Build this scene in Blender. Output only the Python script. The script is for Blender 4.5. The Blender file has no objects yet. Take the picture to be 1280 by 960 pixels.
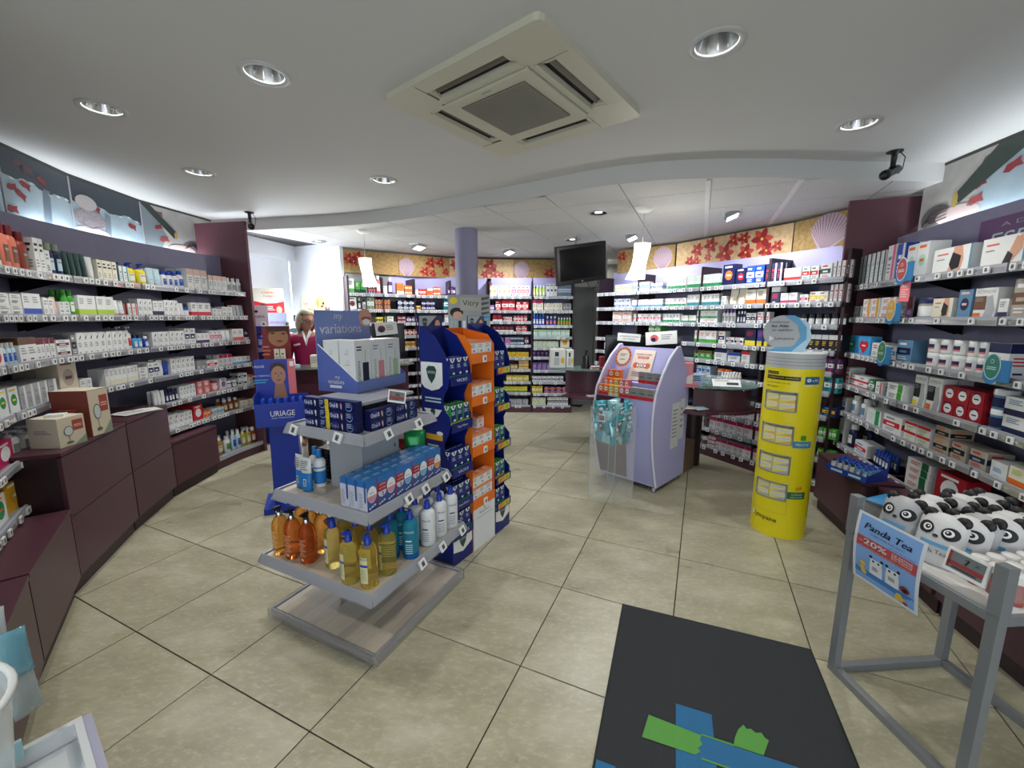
import bpy, bmesh, math, random
from mathutils import Matrix, Vector
random.seed(7)
R_ = math.radians
SC = bpy.context.scene
COL = SC.collection

# ---------------------------------------------------------------- camera
cam_d = bpy.data.cameras.new('camera'); cam = bpy.data.objects.new('camera', cam_d); COL.objects.link(cam)
cam_d.sensor_width = 36; cam_d.lens = 519.65 * 36 / 1280; cam_d.clip_start = .02
PITCH, ROLL = .159, .003
F = Vector((0, math.cos(PITCH), -math.sin(PITCH))); X = Vector((1, 0, 0)); U = X.cross(F)
X2 = X * math.cos(ROLL) + U * math.sin(ROLL); U2 = -X * math.sin(ROLL) + U * math.cos(ROLL)
m3 = Matrix((X2, U2, -F)).transposed()
cam.matrix_world = Matrix.Translation((0, 0, 1.531)) @ m3.to_4x4()
SC.camera = cam
# ---------------------------------------------------------------- world
w = bpy.data.worlds.new('World'); SC.world = w; w.use_nodes = True
nt = w.node_tree; bg = nt.nodes['Background']
bg.inputs[0].default_value = (.86, .93, 1, 1); bg.inputs[1].default_value = 1.7
# ---------------------------------------------------------------- exposure
SC.view_settings.view_transform = 'Standard'; SC.view_settings.look = 'None'
SC.view_settings.gamma = 1; SC.view_settings.use_curve_mapping = False
SC.view_settings.exposure = .85

def light(name, kind, loc, energy, color=(1, 1, 1), parent=None, rot=(0, 0, 0), size=.1, size_y=None, spot=None, blend=.6):
    d = bpy.data.lights.new(name, kind); d.energy = energy; d.color = color
    if kind == 'AREA':
        d.size = size
        if size_y: d.shape = 'RECTANGLE'; d.size_y = size_y
    else:
        d.shadow_soft_size = size
        if kind == 'SPOT': d.spot_size = R_(spot or 120); d.spot_blend = blend
    o = bpy.data.objects.new(name, d); COL.objects.link(o); o.location = loc; o.rotation_euler = rot
    if parent: o.parent = parent
    return o

# ---------------------------------------------------------------- colours and materials
PAL = dict(white='#dfe2e1', cream='#dcd8c4', salmon='#c9705c', rust='#8a3428', darkred='#6d1018', brown='#6b4630',
  black='#15151a', grey='#8b8c90', navy='#141c4a', sage='#8fa088', ice='#b9d3de', forest='#0f3a34', teal='#2a8a92',
  yellow='#dccb2e', blue='#1b45b0', blush='#dcb9ac', leaf='#3f9a35', lime='#a9c940', red='#c4232c', wine='#6e1c30',
  silver='#a8abb0', skyblue='#3f97cf', pink='#e0608f', purple='#4a2563', violet='#8d6cb5', coral='#d8605a',
  green='#1f8b52', beige='#cfc4ae', taupe='#a79f92', magenta='#b51d5c', rose='#cd6a73', orange='#e2702a', gold='#d8a326',
  mustard='#c79b32', amber='#8a4a18', amberoil='#b5821f', olive='#a5a03a', mint='#a9d8c2', crimson='#9c1424',
  steel='#5c86a8', leafd='#1d6a3a', ink='#11121d', skin='#cf9c80', navyb='#16306e', stone='#999')
def lin(h):
    h = h.lstrip('#')
    if len(h) == 3: h = ''.join(c * 2 for c in h)
    c = [int(h[i:i + 2], 16) / 255 for i in (0, 2, 4)]
    return tuple(x / 12.92 if x <= .04045 else ((x + .055) / 1.055) ** 2.4 for x in c) + (1,)
MATS = {}
def M(name, hexc=None, rough=.5, metal=0, emit=0, trans=0, alpha=1, noise=None, bump=0, scale=8, ior=1.45, spec=.5):
    if name in MATS: return MATS[name]
    m = bpy.data.materials.new(name); m.use_nodes = True; MATS[name] = m
    t = m.node_tree; b = t.nodes['Principled BSDF']; c = lin(hexc or PAL[name])
    b.inputs['Base Color'].default_value = c; b.inputs['Roughness'].default_value = rough
    b.inputs['Metallic'].default_value = metal; b.inputs['IOR'].default_value = ior
    b.inputs['Specular IOR Level'].default_value = spec
    if trans: b.inputs['Transmission Weight'].default_value = trans
    if alpha < 1: b.inputs['Alpha'].default_value = alpha
    if emit: b.inputs['Emission Color'].default_value = c; b.inputs['Emission Strength'].default_value = emit
    if noise or bump:
        tc = t.nodes.new('ShaderNodeTexCoord'); n = t.nodes.new('ShaderNodeTexNoise')
        n.inputs['Scale'].default_value = scale; n.inputs['Detail'].default_value = 6
        t.links.new(tc.outputs['Object'], n.inputs['Vector'])
        if noise:
            r = t.nodes.new('ShaderNodeValToRGB'); c2 = lin(noise)
            r.color_ramp.elements[0].position = .35; r.color_ramp.elements[1].position = .65
            r.color_ramp.elements[0].color = c; r.color_ramp.elements[1].color = c2
            t.links.new(n.outputs['Fac'], r.inputs['Fac']); t.links.new(r.outputs['Color'], b.inputs['Base Color'])
        if bump:
            bp = t.nodes.new('ShaderNodeBump'); bp.inputs['Strength'].default_value = bump; bp.inputs['Distance'].default_value = .01
            t.links.new(n.outputs['Fac'], bp.inputs['Height']); t.links.new(bp.outputs['Normal'], b.inputs['Normal'])
    return m
def P(c):  # product colour -> material
    if c.startswith('#'): return M('print ' + c, c, .5)
    return M(c, PAL.get(c, '#888888'), .42)
AUB = M('aubergine laminate', '#4a2a35', .38, bump=.03, scale=220)
AUBD = M('dark aubergine laminate', '#2a171e', .45)
BURG = M('burgundy panel', '#643e47', .5)
BACKP = M('grey violet back panel', '#74758c', .6)
LAV = M('lavender laminate', '#b3b1dd', .5)
LAVD = M('lavender grey board', '#8c8aa3', .55)
RAIL = M('pale grey metal rail', '#a3a7b0', .35, .15)
SHELF = M('grey metal shelf', '#868993', .45, .1)
CLEAR = M('clear plastic strip', '#ffffff', .08, trans=.9, alpha=.45)
GLASS = M('clear glass', '#eef6f4', .03, trans=1, alpha=.35)
TAGW = M('tag white plastic', '#e4e6e4', .4)
TAGD = M('tag display grey', '#6f7577', .35)
WALLW = M('white wall paint', '#eff3f7', .8)
CEILM = M('white ceiling plaster', '#c9c9c6', .9, bump=.04, scale=120)
GREYM = M('satin grey steel', '#85898c', .42, .35, bump=.02, scale=300)
BLKP = M('black plastic', '#0c0c0e', .35)
CHROME = M('brushed chrome', '#c8cace', .22, 1)
OFFW = M('off white plastic', '#c4c2ae', .5)
NAVYD = M('display navy card', '#10206e', .35)
ORNG = M('orange card', '#e0701a', .45)
WOODL = None

def wood(name, c1, c2, plank=.09):
    m = bpy.data.materials.new(name); m.use_nodes = True; t = m.node_tree; b = t.nodes['Principled BSDF']
    tc = t.nodes.new('ShaderNodeTexCoord'); mp = t.nodes.new('ShaderNodeMapping')
    mp.inputs['Rotation'].default_value = (0, 0, R_(90))
    br = t.nodes.new('ShaderNodeTexBrick'); br.inputs['Scale'].default_value = 1; br.inputs['Brick Width'].default_value = .42
    br.inputs['Row Height'].default_value = .05; br.inputs['Mortar Size'].default_value = 0; br.inputs['Bias'].default_value = -.1
    br.inputs['Color1'].default_value = lin(c1); br.inputs['Color2'].default_value = lin(c2)
    mp2 = t.nodes.new('ShaderNodeMapping'); mp2.inputs['Scale'].default_value = (40, 3, 1)
    n = t.nodes.new('ShaderNodeTexNoise'); n.inputs['Scale'].default_value = 3; n.inputs['Detail'].default_value = 5
    mx = t.nodes.new('ShaderNodeMixRGB'); mx.blend_type = 'MULTIPLY'; mx.inputs[0].default_value = .35
    t.links.new(tc.outputs['Object'], mp.inputs[0]); t.links.new(mp.outputs[0], br.inputs['Vector'])
    t.links.new(tc.outputs['Object'], mp2.inputs[0]); t.links.new(mp2.outputs[0], n.inputs['Vector'])
    t.links.new(br.outputs['Color'], mx.inputs[1]); t.links.new(n.outputs['Fac'], mx.inputs[2]); t.links.new(mx.outputs[0], b.inputs['Base Color'])
    b.inputs['Roughness'].default_value = .4; return m
WOODL = wood('pale wood decor', '#ddd2c0', '#b3a698')

def stone():
    m = bpy.data.materials.new('beige stone tile'); m.use_nodes = True; t = m.node_tree; b = t.nodes['Principled BSDF']
    g = t.nodes.new('ShaderNodeNewGeometry'); oi = t.nodes.new('ShaderNodeObjectInfo')
    ad = t.nodes.new('ShaderNodeVectorMath'); ad.operation = 'MULTIPLY_ADD'
    ad.inputs[1].default_value = (1, 1, 1)
    cmb = t.nodes.new('ShaderNodeCombineXYZ'); mul = t.nodes.new('ShaderNodeMath'); mul.operation = 'MULTIPLY'; mul.inputs[1].default_value = 37
    t.links.new(oi.outputs['Random'], mul.inputs[0]); t.links.new(mul.outputs[0], cmb.inputs[0]); t.links.new(mul.outputs[0], cmb.inputs[1])
    t.links.new(g.outputs['Position'], ad.inputs[0]); t.links.new(cmb.outputs[0], ad.inputs[2])
    mp = t.nodes.new('ShaderNodeMapping'); mp.inputs['Rotation'].default_value = (0, 0, R_(25)); mp.inputs['Scale'].default_value = (1, 1.9, 1)
    t.links.new(ad.outputs[0], mp.inputs[0])
    n1 = t.nodes.new('ShaderNodeTexNoise'); n1.inputs['Scale'].default_value = 3.2; n1.inputs['Detail'].default_value = 9; n1.inputs['Roughness'].default_value = .62
    n2 = t.nodes.new('ShaderNodeTexNoise'); n2.inputs['Scale'].default_value = 26; n2.inputs['Detail'].default_value = 6; n2.inputs['Roughness'].default_value = .7
    t.links.new(mp.outputs[0], n1.inputs['Vector']); t.links.new(mp.outputs[0], n2.inputs['Vector'])
    r = t.nodes.new('ShaderNodeValToRGB'); e = r.color_ramp.elements
    e[0].position = .25; e[0].color = lin('#8f8b76'); e[1].position = .72; e[1].color = lin('#b3af9c')
    e2 = r.color_ramp.elements.new(.5); e2.color = lin('#9f9a82')
    r2 = t.nodes.new('ShaderNodeValToRGB'); r2.color_ramp.elements[0].position = .5; r2.color_ramp.elements[0].color = (0, 0, 0, 1)
    r2.color_ramp.elements[1].position = .75; r2.color_ramp.elements[1].color = (1, 1, 1, 1)
    mx = t.nodes.new('ShaderNodeMixRGB'); mx.inputs[2].default_value = lin('#c6c4b2')
    ml = t.nodes.new('ShaderNodeMath'); ml.operation = 'MULTIPLY'; ml.inputs[1].default_value = .6
    t.links.new(n1.outputs['Fac'], r.inputs[0]); t.links.new(n2.outputs['Fac'], r2.inputs[0]); t.links.new(r2.outputs[0], ml.inputs[0])
    t.links.new(ml.outputs[0], mx.inputs[0]); t.links.new(r.outputs[0], mx.inputs[1]); t.links.new(mx.outputs[0], b.inputs['Base Color'])
    rr = t.nodes.new('ShaderNodeMapRange'); rr.inputs[3].default_value = .2; rr.inputs[4].default_value = .42
    t.links.new(n1.outputs['Fac'], rr.inputs[0]); t.links.new(rr.outputs[0], b.inputs['Roughness'])
    bp = t.nodes.new('ShaderNodeBump'); bp.inputs['Strength'].default_value = .12; bp.inputs['Distance'].default_value = .002
    t.links.new(n2.outputs['Fac'], bp.inputs['Height']); t.links.new(bp.outputs['Normal'], b.inputs['Normal'])
    return m
STONE = stone()

# ---------------------------------------------------------------- text as flat mesh, cached
TXT = {}
def text_shape(s):
    if s in TXT: return TXT[s]
    c = bpy.data.curves.new('t', 'FONT'); c.body = s; c.size = 1; c.resolution_u = 2; c.align_x = 'CENTER'; c.align_y = 'CENTER'
    o = bpy.data.objects.new('t', c); COL.objects.link(o)
    dg = bpy.context.evaluated_depsgraph_get(); dg.update()
    me = bpy.data.meshes.new_from_object(o.evaluated_get(dg))
    vs = [(v.co.x, v.co.y) for v in me.vertices]; fs = [tuple(p.vertices) for p in me.polygons]
    bpy.data.objects.remove(o); bpy.data.curves.remove(c); bpy.data.meshes.remove(me)
    if vs:
        x0 = min(v[0] for v in vs); x1 = max(v[0] for v in vs); y0 = min(v[1] for v in vs); y1 = max(v[1] for v in vs)
        vs = [(x - (x0 + x1) / 2, y - (y0 + y1) / 2) for x, y in vs]
        TXT[s] = (vs, fs, x1 - x0, y1 - y0)
    else: TXT[s] = ([], [], 1, 1)
    return TXT[s]

class MB:
    """collects shapes into one mesh"""
    def __init__(s): s.v = []; s.f = []; s.mi = []; s.ms = []; s.sm = []; s.T = Matrix.Identity(4); s.e = .0006
    def mat(s, m):
        if isinstance(m, str): m = P(m)
        if m not in s.ms: s.ms.append(m)
        return s.ms.index(m)
    def add(s, vs, fs, m, smooth=False):
        k = len(s.v); T = s.T; s.v += [tuple(T @ Vector(p)) for p in vs]; i = s.mat(m)
        for f in fs: s.f.append(tuple(k + a for a in f)); s.mi.append(i); s.sm.append(smooth)
        return s
    def box(s, x0, x1, y0, y1, z0, z1, m):
        return s.add([(x, y, z) for z in (z0, z1) for y in (y0, y1) for x in (x0, x1)],
          [(0, 2, 3, 1), (4, 5, 7, 6), (0, 1, 5, 4), (2, 6, 7, 3), (0, 4, 6, 2), (1, 3, 7, 5)], m)
    def bevbox(s, x0, x1, y0, y1, z0, z1, m, b=.004):
        bm = bmesh.new(); bmesh.ops.create_cube(bm, size=1)
        for v in bm.verts: v.co = Vector(((x0 + x1) / 2 + v.co.x * (x1 - x0), (y0 + y1) / 2 + v.co.y * (y1 - y0), (z0 + z1) / 2 + v.co.z * (z1 - z0)))
        bmesh.ops.bevel(bm, geom=bm.edges[:], offset=b, segments=2, affect='EDGES', profile=.7)
        bm.verts.ensure_lookup_table()
        s.add([v.co.copy() for v in bm.verts], [tuple(v.index for v in f.verts) for f in bm.faces], m); bm.free(); return s
    def lathe(s, prof, m, seg=16, c=(0, 0, 0), sx=1, sy=1, caps=True, smooth=True, arc=None):
        vs = []; n = seg; full = arc is None
        cols = n if full else n + 1
        for r, z in prof:
            for i in range(cols):
                a = 2 * math.pi * i / n if full else arc[0] + (arc[1] - arc[0]) * i / n
                vs.append((c[0] + r * sx * math.cos(a), c[1] + r * sy * math.sin(a), c[2] + z))
        fs = []
        for j in range(len(prof) - 1):
            for i in range(n):
                i2 = (i + 1) % n if full else i + 1
                fs.append((j * cols + i, j * cols + i2, (j + 1) * cols + i2, (j + 1) * cols + i))
        s.add(vs, fs, m, smooth)
        if caps and full:
            if prof[0][0] > 1e-5: s.add(vs[:n], [tuple(range(n))[::-1]], m)
            if prof[-1][0] > 1e-5: s.add(vs[-n:], [tuple(range(n))], m)
        return s
    def prism(s, poly, a0, a1, m, axis='y'):
        n = len(poly)
        def p(u, v, w): return {'y': (u, w, v), 'x': (w, u, v), 'z': (u, v, w)}[axis]
        vs = [p(u, v, a0) for u, v in poly] + [p(u, v, a1) for u, v in poly]
        fs = [tuple(range(n)), tuple(range(n, 2 * n))[::-1]] + [(i, i + n, (i + 1) % n + n, (i + 1) % n) for i in range(n)]
        return s.add(vs, fs, m)
    def tube(s, pts, r, m, seg=8, closed=False):
        pts = [Vector(p) for p in pts]; n = len(pts); vs = []; up0 = None
        rr = r if isinstance(r, (list, tuple)) else [r] * n
        for i, p in enumerate(pts):
            a = pts[(i - 1) % n] if (closed or i > 0) else pts[i]; b = pts[(i + 1) % n] if (closed or i < n - 1) else pts[i]
            d = (b - a).normalized()
            up = Vector((0, 0, 1)) if abs(d.z) < .9 else Vector((1, 0, 0))
            if up0 is not None: up = up0
            u = d.cross(up); u = u.normalized() if u.length > 1e-6 else Vector((1, 0, 0)); v = u.cross(d).normalized(); up0 = v
            for k in range(seg):
                t = 2 * math.pi * k / seg; vs.append(p + (u * math.cos(t) + v * math.sin(t)) * rr[i])
        fs = []
        for i in range(n if closed else n - 1):
            for k in range(seg):
                fs.append((i * seg + k, i * seg + (k + 1) % seg, ((i + 1) % n) * seg + (k + 1) % seg, ((i + 1) % n) * seg + k))
        s.add(vs, fs, m, True)
        if not closed: s.add(vs[:seg], [tuple(range(seg))[::-1]], m); s.add(vs[-seg:], [tuple(range(seg))], m)
        return s
    # flat print on a plane: self.T maps (u, v, w) with w out of the surface
    def rect(s, u0, v0, u1, v1, m, L=1):
        w = s.e * L; return s.add([(u0, v0, w), (u1, v0, w), (u1, v1, w), (u0, v1, w)], [(0, 1, 2, 3)], m)
    def poly(s, pts, m, L=1): return s.add([(u, v, s.e * L) for u, v in pts], [tuple(range(len(pts)))], m)
    def ell(s, cu, cv, ru, rv, m, L=1, n=20, a0=0, a1=2 * math.pi):
        k = n if abs(a1 - a0 - 2 * math.pi) < 1e-6 else n + 1
        return s.poly([(cu + ru * math.cos(a0 + (a1 - a0) * i / n), cv + rv * math.sin(a0 + (a1 - a0) * i / n)) for i in range(k)], m, L)
    def text(s, t, cu, cv, h=None, m='black', L=2, w=None, rot=0, slant=0, bold=0):
        vs, fs, tw, th = text_shape(t)
        if not vs: return s
        k = (h / th) if h else 1e9
        kx = k
        if w: kx = w / tw; k = min(k, kx * 1.6) if h else kx
        ca, sa = math.cos(rot), math.sin(rot)
        def tr(x, y, dx=0): x = x * kx + slant * y * k + dx; y = y * k; return (cu + x * ca - y * sa, cv + x * sa + y * ca, s.e * L)
        for dx in ((0,) if not bold else (-bold, 0, bold)):
            s.add([tr(x, y, dx) for x, y in vs], fs, m)
        return s
    def lines(s, u0, v0, u1, v1, n, m='grey', L=2, fill=.45, rag=True):
        h = (v1 - v0) / n
        for i in range(n):
            e = u1 - (u1 - u0) * (random.random() * .35 if rag else 0)
            s.rect(u0, v1 - h * (i + fill), e, v1 - h * i, m, L)
        return s
    def mesh(s, name):
        me = bpy.data.meshes.new(name); me.from_pydata(s.v, [], s.f)
        for m in s.ms: me.materials.append(m)
        me.polygons.foreach_set('material_index', s.mi); me.polygons.foreach_set('use_smooth', s.sm); me.update(); return me
    def build(s, name, parent=None, loc=(0, 0, 0), rz=0, rot=None):
        return put(s.mesh(name), name, parent, loc, rz, rot)
def put(me, name, parent=None, loc=(0, 0, 0), rz=0, rot=None):
    o = bpy.data.objects.new(name, me); COL.objects.link(o); o.location = loc; o.rotation_euler = rot or (0, 0, rz)
    if parent: o.parent = parent
    return o
def plane(o, u, v):  # frame: origin, right, up
    u = Vector(u).normalized(); v = Vector(v).normalized(); w = u.cross(v)
    return Matrix.Translation(Vector(o)) @ Matrix((u, v, w)).transposed().to_4x4()
def front(y, x=0, z=0): return plane((x, y, z), (1, 0, 0), (0, 0, 1))     # faces -y
def sidep(x, y=0, z=0): return plane((x, y, z), (0, 1, 0), (0, 0, 1))     # faces +x
def sidem(x, y=0, z=0): return plane((x, y, z), (0, -1, 0), (0, 0, 1))    # faces -x
LABELS = {}
def tag(o, label, cat, group=None):
    o['label'] = label; o['category'] = cat
    if group: o['group'] = group
    return o
def thing(name, label, cat, loc=(0, 0, 0), rz=0, group=None, rot=None):
    o = bpy.data.objects.new(name, None); COL.objects.link(o); o.location = loc; o.rotation_euler = rot or (0, 0, rz)
    o.empty_display_size = .05
    return tag(o, label, cat, group)
def struct(o): o['kind'] = 'structure'; return o
def tree(o, parent=None):
    c = o.copy(); COL.objects.link(c)
    if parent: c.parent = parent; c.matrix_parent_inverse = o.matrix_parent_inverse
    for ch in list(o.children): tree(ch, c)
    return c
ORD = ['first', 'second', 'third', 'fourth', 'fifth', 'sixth', 'seventh', 'eighth', 'ninth', 'tenth', 'eleventh', 'twelfth']
NUM = ['zero', 'one', 'two', 'three', 'four', 'five', 'six', 'seven', 'eight', 'nine', 'ten', 'eleven', 'twelve']
def pos(i, n): return 'leftmost' if i == 0 else 'rightmost' if i == n - 1 else ORD[i] + ' from left'

PATHS={'L': [(-1.7, 1.0), (-1.95, 1.3), (-2.25, 1.65), (-2.56, 2.05), (-2.8, 2.5), (-2.92, 2.95), (-2.99, 3.4), (-3.0, 3.9), (-2.97, 4.3), (-2.9, 4.62)], 'R': [(2.85, 3.55), (2.72, 3.15), (2.6, 2.8), (2.5, 2.4), (2.4, 2.0), (2.3, 1.7), (2.2, 1.4), (2.1, 1.1)], 'RB': [(1.2, 6.0), (1.6, 5.5), (2.11, 4.7), (2.45, 4.02), (2.72, 3.46)], 'BA': [(-0.36, 6.66), (0.31, 6.64)], 'BB': [(0.33, 6.64), (0.96, 6.62)], 'LB': [(-2.45, 5.68), (-1.95, 6.0), (-1.3, 6.45), (-0.75, 6.64), (-0.38, 6.66)]}
LV={'L': [1.78, 1.53, 1.27, 1.02, 0.78, 0.54, 0.11], 'R': [1.79, 1.53, 1.24, 0.98, 0.75, 0.47], 'RB': [1.86, 1.66, 1.47, 1.25, 1.07, 0.9, 0.69, 0.5, 0.31, 0.1], 'BA': [1.85, 1.63, 1.46, 1.3, 1.09, 0.89, 0.7, 0.5, 0.32, 0.11], 'BB': [1.85, 1.63, 1.4, 1.22, 1.05, 0.9, 0.69, 0.5, 0.31, 0.11], 'LB': [1.85, 1.63, 1.44, 1.25, 1.07, 0.9, 0.69, 0.5, 0.31, 0.11]}
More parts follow.
